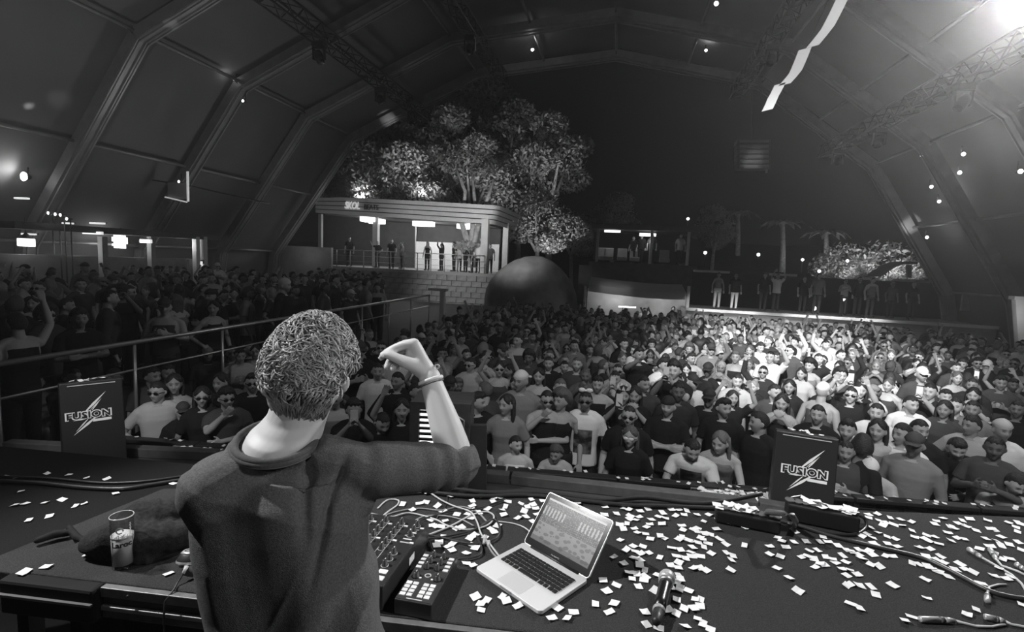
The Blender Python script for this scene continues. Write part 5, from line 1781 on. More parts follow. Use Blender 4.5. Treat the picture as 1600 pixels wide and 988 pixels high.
def head_surface(D):
    """unit directions (n,3) -> points of a human head, x right, y forward, z up, origin at mid-head"""
    D = np.asarray(D, float)
    p = D * np.array([0.076, 0.097, 0.118])
    x, y, z = p[:, 0].copy(), p[:, 1].copy(), p[:, 2].copy()
    front = sstep(-0.01, 0.05, y)
    back = 1 - sstep(-0.04, 0.01, y)
    # jaw and nape
    lo = sstep(0.0, -0.11, z)
    x *= 1 - 0.22 * lo * front - 0.30 * lo * (1 - front)
    y = np.where(y < 0, y * (1 - 0.32 * sstep(-0.02, -0.10, z)), y)
    y += front * 0.016 * np.exp(-((z + 0.098) / 0.022) ** 2) * np.exp(-(x / 0.03) ** 2)
    # temples narrower, crown fuller at the back
    x *= 1 - 0.06 * front * sstep(0.02, 0.07, z)
    y -= back * 0.008 * np.exp(-((z - 0.03) / 0.05) ** 2)
    # flat face plane
    y = np.where(y > 0.075, 0.075 + (y - 0.075) * 0.55, y)
    nose = np.where(z > -0.03, np.exp(-((z + 0.03) / 0.035) ** 2), np.exp(-((z + 0.03) / 0.010) ** 2))
    y += front * 0.026 * nose * np.exp(-(x / (0.009 + 0.007 * sstep(0.02, -0.03, z))) ** 2)
    y -= front * 0.011 * np.exp(-((np.abs(x) - 0.031) / 0.015) ** 2 - ((z - 0.006) / 0.013) ** 2)
    y += front * 0.005 * np.exp(-((z - 0.030) / 0.010) ** 2) * np.exp(-(x / 0.05) ** 2)
    y += front * 0.005 * np.exp(-((np.abs(x) - 0.042) / 0.016) ** 2 - ((z + 0.025) / 0.018) ** 2)
    y += front * 0.005 * np.exp(-((z + 0.060) / 0.013) ** 2) * np.exp(-(x / 0.024) ** 2)
    y -= front * 0.005 * np.exp(-((z + 0.061) / 0.0035) ** 2) * np.exp(-(x / 0.022) ** 2)
    y -= front * 0.004 * np.exp(-((z + 0.080) / 0.008) ** 2) * np.exp(-(x / 0.03) ** 2)
    return np.stack([x, y, z], 1)


def sphere_dirs(nu, nv):
    D = [(0, 0, 1)]
    for i in range(1, nv):
        t = PI * i / nv
        for j in range(nu):
            w = 2 * PI * j / nu
            D.append((math.sin(t) * math.cos(w), math.sin(t) * math.sin(w), math.cos(t)))
    D.append((0, 0, -1))
    fs = [(0, 1 + j, 1 + (j + 1) % nu) for j in range(nu)]
    for i in range(nv - 2):
        for j in range(nu):
            j2 = (j + 1) % nu
            fs.append((1 + i * nu + j, 1 + (i + 1) * nu + j, 1 + (i + 1) * nu + j2, 1 + i * nu + j2))
    L = len(D) - 1
    fs += [(L, 1 + (nv - 2) * nu + (j + 1) % nu, 1 + (nv - 2) * nu + j) for j in range(nu)]
    return np.array(D), fs


def add_head(mb, M, nu=40, nv=34, ears=True):
    D, fs = sphere_dirs(nu, nv)
    P = head_surface(D)
    mb.add([M @ Vector(p) for p in P], fs)
    if ears:
        for s in (-1, 1):
            E_ = M @ Matrix.Translation((s * 0.077, -0.012, -0.008)) @ Matrix.Rotation(s * 0.35, 4, 'Z') @ Matrix.Rotation(0.15, 4, 'X')
            mb.ell((0, 0, 0), (0.009, 0.018, 0.031), 10, 8)
            k = len(mb.v) - (2 + 7 * 10)
            mb.v[k:] = [tuple(E_ @ Vector(v)) for v in mb.v[k:]]
            mb.ell((0, 0, 0), (0.013, 0.006, 0.022), 8, 6)
            k = len(mb.v) - (2 + 5 * 8)
            mb.v[k:] = [tuple(E_ @ Vector((v[0] + s * 0.004, v[1] - 0.012, v[2]))) for v in mb.v[k:]]


def face_tone(me, M, stubble=0.0, female=False):
    a = coords(me).astype(float)
    Mi = np.array(M.inverted())
    q = a @ Mi[:3, :3].T + Mi[:3, 3]
    x, y, z = q[:, 0], q[:, 1], q[:, 2]
    t = np.ones(len(a))
    near = (np.abs(x) < 0.09) & (np.abs(z) < 0.13) & (y > 0.03) & (y < 0.15)
    ax = np.abs(x)
    eye = np.exp(-((ax - 0.031) / 0.013) ** 4 - ((z - 0.006) / 0.0075) ** 4)
    brow = np.exp(-((ax - 0.032) / 0.019) ** 4 - ((z - 0.027 + 0.10 * (ax - 0.03)) / 0.006) ** 4)
    lips = np.exp(-(x / 0.024) ** 4 - ((z + 0.061) / 0.009) ** 4)
    t = np.where(near, t * (1 - 0.75 * eye) * (1 - 0.72 * brow) * (1 - (0.5 if female else 0.35) * lips), t)
    if stubble:
        st = sstep(-0.035, -0.060, z) * sstep(0.0, 0.04, y) * (np.abs(x) < 0.09) * (z > -0.135) * (1 - 0.8 * lips)
        t *= 1 - stubble * st
    set_tone(me, np.clip(t, 0.08, 1))


def hand_limbs(mb, wrist, d, palm_n, side, curl=0.35, spread=0.16, s=1.0):
    """palm and five fingers from the wrist along d; palm_n: where the palm faces; side: towards the thumb"""
    d, palm_n = Vector(d).normalized(), Vector(palm_n).normalized()
    sd = Vector(side) - d * d.dot(Vector(side))
    sd.normalize()
    palm_n = (palm_n - d * d.dot(palm_n) - sd * sd.dot(palm_n)).normalized()
    w = Vector(wrist)
    for k, (o, L, r) in enumerate(((0.026, 0.072, 0.0088), (0.009, 0.080, 0.0090), (-0.009, 0.074, 0.0086), (-0.026, 0.058, 0.0078))):
        root = w + d * 0.082 * s + sd * o * s
        mb.limb([w + d * 0.012 * s + sd * o * 0.55 * s, root], [0.0145 * s, 0.0125 * s], 8)
        dd = (d + sd * (o / 0.026) * spread).normalized()
        pts = [root]
        for j, (fr_, c) in enumerate(((0.45, 0.4), (0.32, 0.9), (0.23, 1.3))):
            e = (dd * math.cos(curl * c) + palm_n * math.sin(curl * c)).normalized()
            pts.append(pts[-1] + e * L * fr_ * s)
        mb.limb(pts, [r * s, r * s, r * 0.93 * s, r * 0.8 * s], 8)
    th = w + d * 0.03 * s + sd * 0.022 * s
    t1 = th + (d * 0.55 + sd * 0.75 + palm_n * 0.2).normalized() * 0.042 * s
    t2 = t1 + (d * 0.85 + sd * 0.35 + palm_n * 0.3).normalized() * 0.030 * s
    mb.limb([w + d * 0.012 * s + sd * 0.008 * s, th, t1, t2], [0.014 * s, 0.0125 * s, 0.0105 * s, 0.0085 * s], 8)


def ell_ring(c, rx, ry, n=20, p=2.4):
    R = []
    for j in range(n):
        w = 2 * PI * j / n
        cw, sw_ = math.cos(w), math.sin(w)
        R.append(Vector(c) + Vector((rx * math.copysign(abs(cw) ** (2 / p), cw), ry * math.copysign(abs(sw_) ** (2 / p), sw_), 0)))
    return R


POSES = {   # elbow, wrist for each side (x is mirrored for the other arm); the person looks along +y
    'down': ((0.255, -0.03, 1.14), (0.262, 0.07, 0.90)),
    'up': ((0.30, 0.10, 1.60), (0.20, 0.18, 1.83)),
    'fist': ((0.33, 0.06, 1.58), (0.30, 0.10, 1.84)),
    'chest': ((0.255, 0.03, 1.16), (0.085, 0.25, 1.27)),
    'film': ((0.20, 0.22, 1.33), (0.05, 0.38, 1.56)),
    'face': ((0.20, 0.16, 1.30), (0.055, 0.20, 1.46)),
    'cross': ((0.255, 0.05, 1.16), (-0.06, 0.20, 1.18)),
    'lean': ((0.25, 0.18, 1.14), (0.13, 0.38, 1.07)),
    'hip': ((0.34, -0.06, 1.17), (0.19, 0.05, 1.03)),
    'point': ((0.29, 0.20, 1.46), (0.22, 0.42, 1.62)),
}


def build_kind(key, female, left, right, yaw=0.0, pitch=0.0, lean=0.0, stubble=0.0):
    """one body with a shirt of each cut and trousers; the origin is between the feet"""
    sw = 0.165 if female else 0.190
    Hm = Matrix.Translation((0, 0.025 + lean * 0.5, 1.625 - lean * 0.25)) @ Matrix.Rotation(yaw, 4, 'Z') @ Matrix.Rotation(pitch, 4, 'X')
    fw = lambda z: lean * max(0.0, (z - 0.95)) / 0.65 * 0.5

    def L(p):
        p = Vector(p)
        return Vector((p.x, p.y + fw(p.z), p.z - lean * 0.25 * max(0, p.z - 0.95) / 0.65))

    body = MB()
    if female:
        T_ = [(0.86, 0.165, 0.12), (0.95, 0.168, 0.118), (1.08, 0.125, 0.095), (1.20, 0.135, 0.105), (1.29, 0.150, 0.128), (1.37, 0.150, 0.105), (1.42, 0.140, 0.085), (1.465, 0.075, 0.06)]
    else:
        T_ = [(0.86, 0.155, 0.115), (0.95, 0.160, 0.115), (1.08, 0.150, 0.105), (1.20, 0.162, 0.115), (1.31, 0.178, 0.125), (1.38, 0.175, 0.112), (1.43, 0.155, 0.09), (1.47, 0.085, 0.065)]
    body.rings([ell_ring(L((0, 0, z)), rx, ry) for z, rx, ry in T_])
    nr = 0.050 if female else 0.058
    body.limb([L((0, -0.015, 1.42)), L((0, -0.005, 1.50)), Hm @ Vector((0, -0.02, -0.07))], [nr * 1.1, nr, nr * 0.95], 14)
    add_head(body, Hm)
    arms = {}
    for s, pose in ((-1, left), (1, right)):
        e, w = POSES[pose]
        sh = L((s * sw, 0, 1.40 if pose in ('up', 'fist') else 1.385))
        e, w = L((s * e[0], e[1], e[2])), L((s * w[0], w[1], w[2]))
        body.limb([L((0, -0.01, 1.455)), L((s * sw * 0.55, -0.005, 1.44)), sh], [0.05, 0.05, 0.05], 10)
        k = 0.86 if female else 1.0
        body.limb([sh, sh.lerp(e, 0.45), e], [0.050 * k, 0.048 * k, 0.039 * k], 12)
        body.limb([e, e.lerp(w, 0.3), w], [0.039 * k, 0.042 * k, 0.027 * k], 12)
        d = (w - e).normalized()
        side = Vector((-s, 0.3, 0)) if abs(d.z) > 0.5 else Vector((0, 0, 1))
        pn = Vector((0, 1, 0)) if pose in ('up', 'film', 'fist') else Vector((-s, 0, -0.2))
        hand_limbs(body, w, d, pn, side, curl={'up': 0.25, 'fist': 1.1, 'chest': 0.7, 'lean': 0.5, 'face': 0.6, 'film': 0.8}.get(pose, 0.5))
        arms[s] = (sh, e, w, d)
    bm_ = fuse(body, 0.0078, 2, 0.5, name='body')
    face_tone(bm_, Hm, stubble, female)
    bm_.materials.append(M_SKIN)
    cuts = {}
    for cut in ('tee', 'long', 'tank'):
        if cut == 'long' and pose_heavy(key):
            pass
        g = MB()
        inf = 0.014 if cut != 'tank' else 0.008
        low = [(0.84, T_[1][1] + 0.020, T_[1][2] + 0.022), (0.92, T_[1][1] + 0.016, T_[1][2] + 0.018)] if cut != 'tank' else [(0.90, T_[1][1] + 0.01, T_[1][2] + 0.012)]
        up = [(z, rx + inf, ry + inf) for z, rx, ry in T_[2:-1]]
        if cut == 'tank':
            up = [(z, rx * (1.0 if z < 1.3 else 0.93) + 0.004, ry + inf) for z, rx, ry in T_[2:-2]]
            g.rings([ell_ring(L((0, 0, z)), rx, ry) for z, rx, ry in low + up])
            for s in (-1, 1):
                g.limb([L((s * 0.09, 0.09, 1.34)), L((s * 0.10, 0.0, 1.475)), L((s * 0.09, -0.09, 1.36))], [0.022, 0.02, 0.022], 8)
        else:
            up = up + [(1.462 if not female else 1.452, 0.105, 0.080)]
            g.rings([ell_ring(L((0, 0, z)), rx, ry) for z, rx, ry in low + up])
            for s in (-1, 1):
                sh, e, w, d = arms[s]
                g.limb([L((s * 0.035, -0.012, 1.452)), L((s * sw * 0.55, -0.005, 1.443)), sh], [0.063, 0.064, 0.066], 12)
                u = (e - sh).normalized()
                if cut == 'tee':
                    g.tube([sh - u * 0.02, sh.lerp(e, 0.35), sh.lerp(e, 0.68)], [0.062, 0.066, 0.066], 12)
                else:
                    g.limb([sh, sh.lerp(e, 0.5), e], [0.062, 0.058, 0.050], 12)
                    g.tube([e, e.lerp(w, 0.5), e.lerp(w, 0.93)], [0.050, 0.047, 0.038], 12)
        cm = fuse(g, 0.0125, 2, 0.5, name='shirt')
        a = coords(cm).astype(float)
        a += (0.004 * wob(a, 2.2, 1.0) + 0.0025 * wob(a, 5.0, 3.0))[:, None] * np.array([0.5, 1.0, 0.1])
        set_coords(cm, a)
        cm.materials.append(M_CLOTH)
        cuts[cut] = cm
    t = MB()
    t.rings([ell_ring((0, 0, z), rx, ry) for z, rx, ry in ((0.80, 0.12, 0.10), (0.86, T_[0][1] + 0.012, T_[0][2] + 0.012), (0.95, T_[1][1] + 0.008, T_[1][2] + 0.008), (1.0, T_[1][1] - 0.002, T_[1][2]))])
    for s in (-1, 1):
        t.limb([(s * 0.085, 0, 0.88), (s * 0.095, 0.012, 0.5), (s * 0.10, -0.01, 0.09)], [0.090, 0.066, 0.052], 10)
        t.limb([(s * 0.10, -0.04, 0.045), (s * 0.105, 0.06, 0.045), (s * 0.11, 0.16, 0.04)], [0.045, 0.045, 0.036], 8, 1)
    tm = t.mesh('trousers', [M_CLOTH, M_SHOE])
    return {'body': bm_, 'cuts': cuts, 'trousers': tm, 'head': Hm, 'arms': arms, 'female': female, 'left': left, 'right': right, 'lean': lean}


def pose_heavy(k):
    return False


def hair_mesh(style):
    D, fs = sphere_dirs(36, 26)
    P = head_surface(D)
    x, y, z = P[:, 0], P[:, 1], P[:, 2]
    fl = 0.090 - 1.0 * np.abs(x) if style in ('long', 'bun', 'bob') else 0.071 - 0.22 * np.abs(x) + 0.006 * np.sin(x * 160)
    line = np.where(y > 0.02, fl, np.where(y > -0.03, 0.062 - (0.02 - y) * 1.9, -0.055))
    th = {'crop': 0.010, 'quiff': 0.014, 'curly': 0.032, 'long': 0.018, 'bun': 0.012, 'afro': 0.060, 'bob': 0.022, 'balding': 0.004}[style]
    m = sstep(-0.004, 0.010, z - line)
    out = -0.012 * (1 - m) + th * m
    nn = wob(P, {'curly': 9, 'afro': 8}.get(style, 6), 2.0) + 0.6 * wob(P, 14, 4.0)
    out += m * th * {'curly': 0.30, 'afro': 0.12}.get(style, 0.15) * nn
    if style == 'quiff':
        out += m * 0.022 * sstep(0.0, 0.06, y) * sstep(0.05, 0.09, z)
    Q = P + D * out[:, None]
    b = MB()
    b.add([tuple(q) for q in Q], fs)
    if style in ('long', 'bob'):
        drop = 0.34 if style == 'long' else 0.17
        R = []
        for k in range(7):
            u = k / 6
            zc = 0.06 - (drop) * u
            ring = []
            for j in range(18):
                w = PI * (1.0 + j / 17.0)
                wide = 0.092 + 0.020 * math.sin(u * PI) - 0.012 * u
                ring.append(Vector((wide * math.cos(w), -0.01 + (0.098 - 0.015 * u + 0.012 * math.sin(6 * u + j)) * math.sin(w), zc)))
            for j in range(17, -1, -1):
                w = PI * (1.0 + j / 17.0)
                ring.append(Vector((0.070 * math.cos(w), -0.005 + 0.070 * math.sin(w), zc)))
            R.append(ring)
        b.rings(R)
    if style == 'bun':
        b.ell((0, -0.06, 0.115), (0.045, 0.045, 0.04), 12, 8)
    return b.mesh('hair', M_HAIR)


def cap_mesh(kind):
    b = MB()
    D, fs = sphere_dirs(24, 14)
    P = head_surface(D)
    m = sstep(0.028, 0.04, P[:, 2])
    Q = P * 1.0 + D * (0.020 * m - 0.01 * (1 - m))[:, None]
    b.add([tuple(q) for q in Q], fs)
    s = 1 if kind == 'cap' else -1
    R = []
    for k in range(5):
        u = k / 4
        hw = 0.070 * math.sqrt(max(0.05, 1 - (u * 0.85) ** 2))
        yy = s * (0.085 + 0.085 * u)
        zz = 0.040 - 0.012 * u
        R.append([Vector((hw * math.cos(w), yy, zz + 0.010 * math.sin(w))) for w in (PI, PI * 0.75, PI / 2, PI / 4, 0)] + [Vector((hw * math.cos(w), yy, zz - 0.006 + 0.010 * math.sin(w))) for w in (0, PI / 4, PI / 2, PI * 0.75, PI)])
    b.rings(R, 1)
    b.ell((0, 0, 0.138), (0.008, 0.008, 0.005), 8, 6)
    return b.mesh('cap', [own_tone('cap_cloth', 0.8), own_tone('cap_cloth', 0.8)])


def glasses_mesh(pale=False):
    b = MB()
    for s in (-1, 1):
        b.ell((s * 0.032, 0.088, 0.004), (0.026, 0.006, 0.019), 12, 8)
        b.tube([(s * 0.056, 0.083, 0.010), (s * 0.079, 0.03, 0.008), (s * 0.080, -0.02, 0.0)], 0.0028, 5)
    b.tube([(-0.01, 0.094, 0.008), (0.01, 0.094, 0.008)], 0.003, 5)
    return b.mesh('sunglasses', grey('glasses_pale', 0.8, 0.2) if pale else grey('glasses_black', 0.01, 0.12))


KINDS_ = {}


def kinds():
    spec = [('m_down', 0, 'down', 'down', 0, 0), ('m_turn', 0, 'down', 'down', 0.7, -0.05), ('m_turn2', 0, 'down', 'hip', -0.6, -0.05), ('m_up', 0, 'up', 'up', 0, 0.1), ('m_right', 0, 'down', 'fist', 0.1, 0.05), ('m_left', 0, 'up', 'down', -0.1, 0.05),
            ('m_film', 0, 'film', 'film', 0, 0), ('m_chest', 0, 'chest', 'chest', 0.15, -0.1), ('m_cross', 0, 'cross', 'cross', -0.15, 0), ('m_face', 0, 'cross', 'face', 0.25, -0.05), ('m_point', 0, 'hip', 'point', 0, 0.05),
            ('f_down', 1, 'down', 'down', -0.1, 0), ('f_turn', 1, 'down', 'hip', -0.7, 0), ('f_up', 1, 'up', 'up', 0.1, 0.1), ('f_right', 1, 'down', 'up', 0, 0.05), ('f_face', 1, 'face', 'face', 0, -0.05), ('f_film', 1, 'cross', 'film', 0.2, 0)]
    for k, f, l, r, yw, pt in spec:
        KINDS_[k] = build_kind(k, bool(f), l, r, yw, pt, stubble=0.45 if k in ('m_turn', 'm_cross', 'm_down', 'm_face') else 0.0)
    KINDS_['m_lean'] = build_kind('m_lean', False, 'lean', 'lean', 0.35, -0.45, lean=0.55, stubble=0.4)
    KINDS_['f_lean'] = build_kind('f_lean', True, 'lean', 'lean', -0.3, -0.2, lean=0.35)


kinds()
HAIRS = {s: hair_mesh(s) for s in ('crop', 'quiff', 'curly', 'long', 'bun', 'afro', 'bob', 'balding')}
CAPS = {s: cap_mesh(s) for s in ('cap', 'backcap')}
SUN = glasses_mesh()
SUNP = glasses_mesh(True)
CRM = MB()
for _k in range(9):
    _w = 2 * PI * _k / 9
    CRM.slab([Vector((0.08 * math.cos(_w - .3), 0.095 * math.sin(_w - .3), 0.09)), Vector((0.08 * math.cos(_w + .3), 0.095 * math.sin(_w + .3), 0.09)), Vector((0.088 * math.cos(_w), 0.105 * math.sin(_w), 0.15))], (math.cos(_w), math.sin(_w), 0), 0.003)
CROWN = CRM.mesh('paper_crown', M_PAPER, False)
BWM = MB()
for _s in (-1, 1):
    BWM.ell((_s * 0.045, 0.05, 0.145), (0.042, 0.016, 0.028), 10, 8)
BWM.ell((0, 0.05, 0.14), (0.014, 0.016, 0.014), 8, 6)
BOW = BWM.mesh('hair_bow', M_PAPER)
PHONE = MB().box((0, 0, 0), (0.075, 0.010, 0.15)).mesh('phone', grey('phone_shell', 0.75, 0.3), False)
SHADE = lambda v: 'black' if v < 0.04 else 'charcoal' if v < 0.10 else 'mid-grey' if v < 0.32 else 'pale grey' if v < 0.6 else 'white'
CUTN = {'tee': 't-shirt', 'long': 'long-sleeved top', 'tank': 'vest'}
ARMN = {'down': 'arms down', 'turn': 'head turned aside', 'turn2': 'hand on hip', 'up': 'both arms raised', 'right': 'one fist raised', 'left': 'one open hand raised', 'film': 'hands up holding a phone', 'chest': 'hands joined at chest', 'cross': 'arms folded', 'face': 'hand at the face', 'point': 'one arm reaching forward', 'lean': 'leaning on the barrier'}
PEOPLE = []


def person(kind, x, y, rz, scale, zf, cut='tee', shirt=0.02, skin=0.4, hair='crop', hairv=0.02, cap=None, capv=0.5, sun=None, extra=None, trousers=0.02, note='', cat_group=None, pose_note=None):
    K = KINDS_[kind]
    t = bpy.data.objects.new('person', None)
    t.empty_display_size = 0.2
    COL.objects.link(t)
    t.location = (x, y, zf)
    t.rotation_euler = (0, 0, rz)
    t.scale = (scale, scale, scale)

    def child(nm, me, v, mw):
        o = bpy.data.objects.new(nm, me)
        COL.objects.link(o)
        o.parent = t
        o.matrix_basis = mw
        o.color = (v, v, v, 1)
        return o

    I = Matrix.Identity(4)
    child('body', K['body'], skin, I)
    child('shirt', K['cuts'][cut], shirt, I)
    child('trousers', K['trousers'], trousers, I)
    if hair:
        child('hair', HAIRS[hair], hairv, K['head'])
    if cap:
        child('cap', CAPS[cap], capv, K['head'])
    if sun:
        child('sunglasses', SUNP if sun == 'pale' else SUN, 0.02, K['head'])
    if extra == 'crown':
        child('paper_crown', CROWN, 0.9, K['head'])
    if extra == 'bow':
        child('hair_bow', BOW, 0.9, K['head'])
    t['category'] = 'person'
    PEOPLE.append(dict(o=t, kind=kind, x=x, y=y, cut=cut, shirt=shirt, hair=hair, hairv=hairv, cap=cap, capv=capv, sun=sun, extra=extra, note=note, rz=rz, scale=scale, zf=zf, pose=pose_note or ARMN[kind.split('_')[1]], region=cat_group))
    return t


# ------------------------------------------------------------------ the crowd
BACK_Y = 23.6


def barrier_y(x):
    return B0.y + (x - B0.x) * bd.y / bd.x


TAKEN = []


def place(px, py, kind, cut, shirt, skin=0.40, hair='crop', hairv=0.02, cap=None, capv=0.5, sun=None, extra=None, turn=0.0, note='', hz=1.625, trousers=0.02, zf=None, fixed_y=None, region=None, pose_note=None):
    """stand someone whose head is centred on a pixel; the eye level decides how far away"""
    K = KINDS_[kind]
    hz = K['head'].translation.z
    lo = (zf if zf is not None else 0.0)
    sc = 1.0
    p = at_z(px, py, hz + lo)
    for _ in range(3):
        p = at_z(px, py, hz * sc + (zf if zf is not None else floor_z(p.y)))
    mn = barrier_y(p.x) + (0.34 if 'lean' not in kind else 0.50)
    if fixed_y or p.y < mn:
        p = at_y(px, py, fixed_y or mn)
        z0 = zf if zf is not None else floor_z(p.y)
        sc = max(0.80, min(1.12, (p.z - z0) / hz))
        p.z = z0
    z0 = zf if zf is not None else floor_z(p.y)
    rz = math.atan2(-(-p.x - 0.3), (-p.y)) if False else math.atan2(p.x + 0.4, -p.y + 0.0) + PI
    # +y of the body towards the stage
    dx, dy = (-0.4 - p.x), (0.8 - p.y)
    rz = math.atan2(dy, dx) - PI / 2 + turn
    TAKEN.append((p.x, p.y))
    return person(kind, p.x, p.y, rz, sc, z0, cut, shirt, skin, hair, hairv, cap, capv, sun, extra, trousers, note, region, pose_note)


W, PG, MG, CH_, BK = 0.75, 0.42, 0.20, 0.06, 0.015
# near people, one by one: pixel of the head, build, clothes
HAND = [
    (55, 598, 'm_down', 'tee', MG, .28, 'crop', dict(hairv=.03, note='beside the far logo box with printed shirt')),
    (113, 590, 'm_turn', 'tee', CH_, .25, 'crop', {}), (178, 590, 'm_turn2', 'tee', BK, .28, 'balding', {}),
    (238, 588, 'm_turn', 'tee', CH_, .3, 'crop', {}), (262, 583, 'm_face', 'tee', BK, .3, 'crop', {}),
    (246, 612, 'm_turn2', 'tee', PG, .35, 'crop', dict(sun='black')), (272, 600, 'f_down', 'tank', CH_, .3, 'long', {}),
    (240, 660, 'm_lean', 'tee', BK, .32, None, dict(cap='cap', capv=.02)),
    (286, 642, 'm_down', 'tee', BK, .40, None, dict(cap='cap', capv=.05, sun='black', note='dark striped cap')),
    (316, 620, 'f_down', 'tee', BK, .36, 'long', dict(sun='black')), (354, 622, 'm_face', 'tee', CH_, .36, 'curly', dict(sun='black')),
    (394, 598, 'm_down', 'tee', BK, .36, 'quiff', dict(sun='black')), (345, 598, 'f_turn', 'tee', BK, .32, 'long', {}),
    (390, 662, 'm_lean', 'tee', BK, .36, 'balding', dict(extra=None, note='sunglasses pushed up')), (362, 552, 'm_down', 'tee', CH_, .28, 'crop', {}), (325, 553, 'm_down', 'tee', CH_, .28, None, dict(cap='cap', capv=.2)),
    (389, 545, 'm_turn', 'tee', BK, .33, 'crop', {}), (399, 550, 'f_down', 'tank', BK, .33, 'bun', {}), (375, 556, 'm_chest', 'tee', PG, .3, 'crop', {}),
    (590, 580, 'm_down', 'tee', W, .40, 'crop', dict(note='white deep-necked shirt')), (621, 595, 'm_turn2', 'long', BK, .34, 'crop', dict(note='dark blazer')),
    (651, 612, 'm_turn', 'tee', BK, .32, 'crop', {}), (553, 640, 'm_film', 'tee', BK, .35, 'curly', {}), (598, 648, 'm_lean', 'tee', BK, .42, 'crop', {}), (628, 640, 'f_right', 'tee', BK, .4, 'long', {}),
    (703, 602, 'm_down', 'tee', BK, .33, None, dict(cap='cap', capv=.015)), (745, 628, 'm_turn', 'long', BK, .38, 'quiff', dict(turn=.5)), (735, 570, 'm_turn2', 'tee', PG, .42, 'crop', dict(sun='black')),
    (757, 562, 'f_face', 'tank', CH_, .40, 'bun', {}), (780, 577, 'f_up', 'tank', CH_, .40, 'bun', dict(sun='black')), (806, 600, 'f_face', 'tee', BK, .38, 'bun', {}), (842, 588, 'f_down', 'tank', BK, .38, 'long', {}),
    (857, 568, 'm_down', 'tee', BK, .40, 'crop', dict(note='open collar')), (792, 632, 'f_turn', 'tee', MG, .38, 'long', dict(note='grey hooded vest')), (855, 625, 'm_face', 'tank', BK, .40, 'crop', dict(sun='black')),
    (877, 626, 'f_turn', 'tank', BK, .36, 'afro', dict(hairv=.08)), (915, 626, 'm_down', 'tee', W, .22, 'crop', dict(sun='black', extra='bow', note='print on chest')), (934, 601, 'm_down', 'tank', BK, .40, 'quiff', {}),
    (961, 592, 'm_film', 'tank', MG, .40, 'crop', {}), (974, 618, 'f_film', 'tee', BK, .38, 'long', dict(extra='crown')), (992, 618, 'f_face', 'tee', BK, .36, 'long', {}), (1006, 600, 'm_turn', 'tee', CH_, .38, 'crop', {}),
    (983, 650, 'm_down', 'tee', BK, .42, 'balding', dict(sun='black')), (985, 682, 'f_down', 'tee', BK, .38, 'long', dict(sun='pale', hairv=.10)), (1044, 635, 'm_cross', 'tee', BK, .42, None, dict(cap='backcap', capv=.02)),
    (806, 698, 'm_turn', 'tank', W, .48, 'crop', dict(note='profile')), (870, 712, 'f_lean', 'tee', PG, .3, 'curly', dict(hairv=.07, note='head bowed')), (1088, 690, 'm_lean', 'tee', W, .45, 'crop', dict(note='print on chest')),
    (1130, 684, 'f_lean', 'tank', MG, .44, 'long', dict(hairv=.16)), (1131, 637, 'm_turn', 'tee', BK, .40, 'quiff', {}), (1188, 660, 'm_turn2', 'tee', BK, .36, 'crop', dict(turn=-.5)), (1108, 622, 'm_down', 'tee', BK, .3, None, dict(cap='cap', capv=.02, note='pale badge')),
    (1152, 596, 'm_face', 'tee', PG, .42, 'crop', {}), (1083, 597, 'm_turn', 'tee', PG, .36, None, dict(cap='cap', capv=.02)), (1062, 592, 'f_turn', 'tee', BK, .38, 'long', {}), (1211, 613, 'm_turn', 'tee', CH_, .38, 'crop', {}),
    (1222, 630, 'f_face', 'tank', BK, .34, 'long', {}), (1278, 648, 'm_down', 'tee', BK, .38, 'crop', {}), (1298, 605, 'm_down', 'tee', BK, .36, 'crop', {}), (1330, 618, 'm_up', 'tee', BK, .42, 'crop', dict(sun='black')),
    (1345, 610, 'f_film', 'tee', BK, .42, 'long', {}), (1324, 672, 'm_down', 'tee', BK, .40, 'quiff', dict(sun=None)), (1370, 645, 'm_down', 'tee', W, .48, 'crop', {}), (1372, 672, 'f_down', 'tank', MG, .42, 'long', {}),
    (1322, 705, 'm_chest', 'tee', CH_, .3, 'balding', {}), (1344, 700, 'm_turn', 'tee', BK, .2, 'curly', dict(turn=2.6)), (1366, 722, 'm_lean', 'tee', PG, .38, None, dict(cap='backcap', capv=.7, note='white cap')),
    (1429, 695, 'm_down', 'long', MG, .32, None, dict(cap='cap', capv=.06, note='pale hood over dark jacket')), (1410, 678, 'm_turn2', 'tee', W, .35, 'crop', {}), (1424, 632, 'm_turn', 'tee', W, .44, 'crop', {}), (1437, 672, 'm_turn', 'tee', BK, .4, 'crop', {}),
    (1503, 692, 'm_lean', 'tee', BK, .42, 'quiff', dict(note='necklace')), (1566, 672, 'm_turn', 'tee', W, .32, None, dict(cap='backcap', capv=.55)), (1518, 665, 'm_turn2', 'tee', PG, .3, 'crop', {}), (1555, 700, 'm_chest', 'tee', CH_, .12, 'crop', {}),
    (1572, 742, 'm_lean', 'tee', PG, .42, 'crop', dict(turn=.4)), (1476, 640, 'f_down', 'tee', CH_, .28, 'long', {}), (1493, 635, 'm_down', 'tee', CH_, .5, 'balding', {}), (1520, 640, 'm_down', 'tee', MG, .3, 'crop', {}), (1590, 640, 'm_down', 'tee', BK, .22, 'crop', {}),
]
PRINTED = []
for px, py, kind, cut, sh, sk, hair, kw in HAND:
    t = place(px, py, kind, cut, sh, sk, hair, **kw)
    if kw.get('note') in ('print on chest', 'beside the far logo box with printed shirt'):
        PRINTED.append((t, kind, cut))
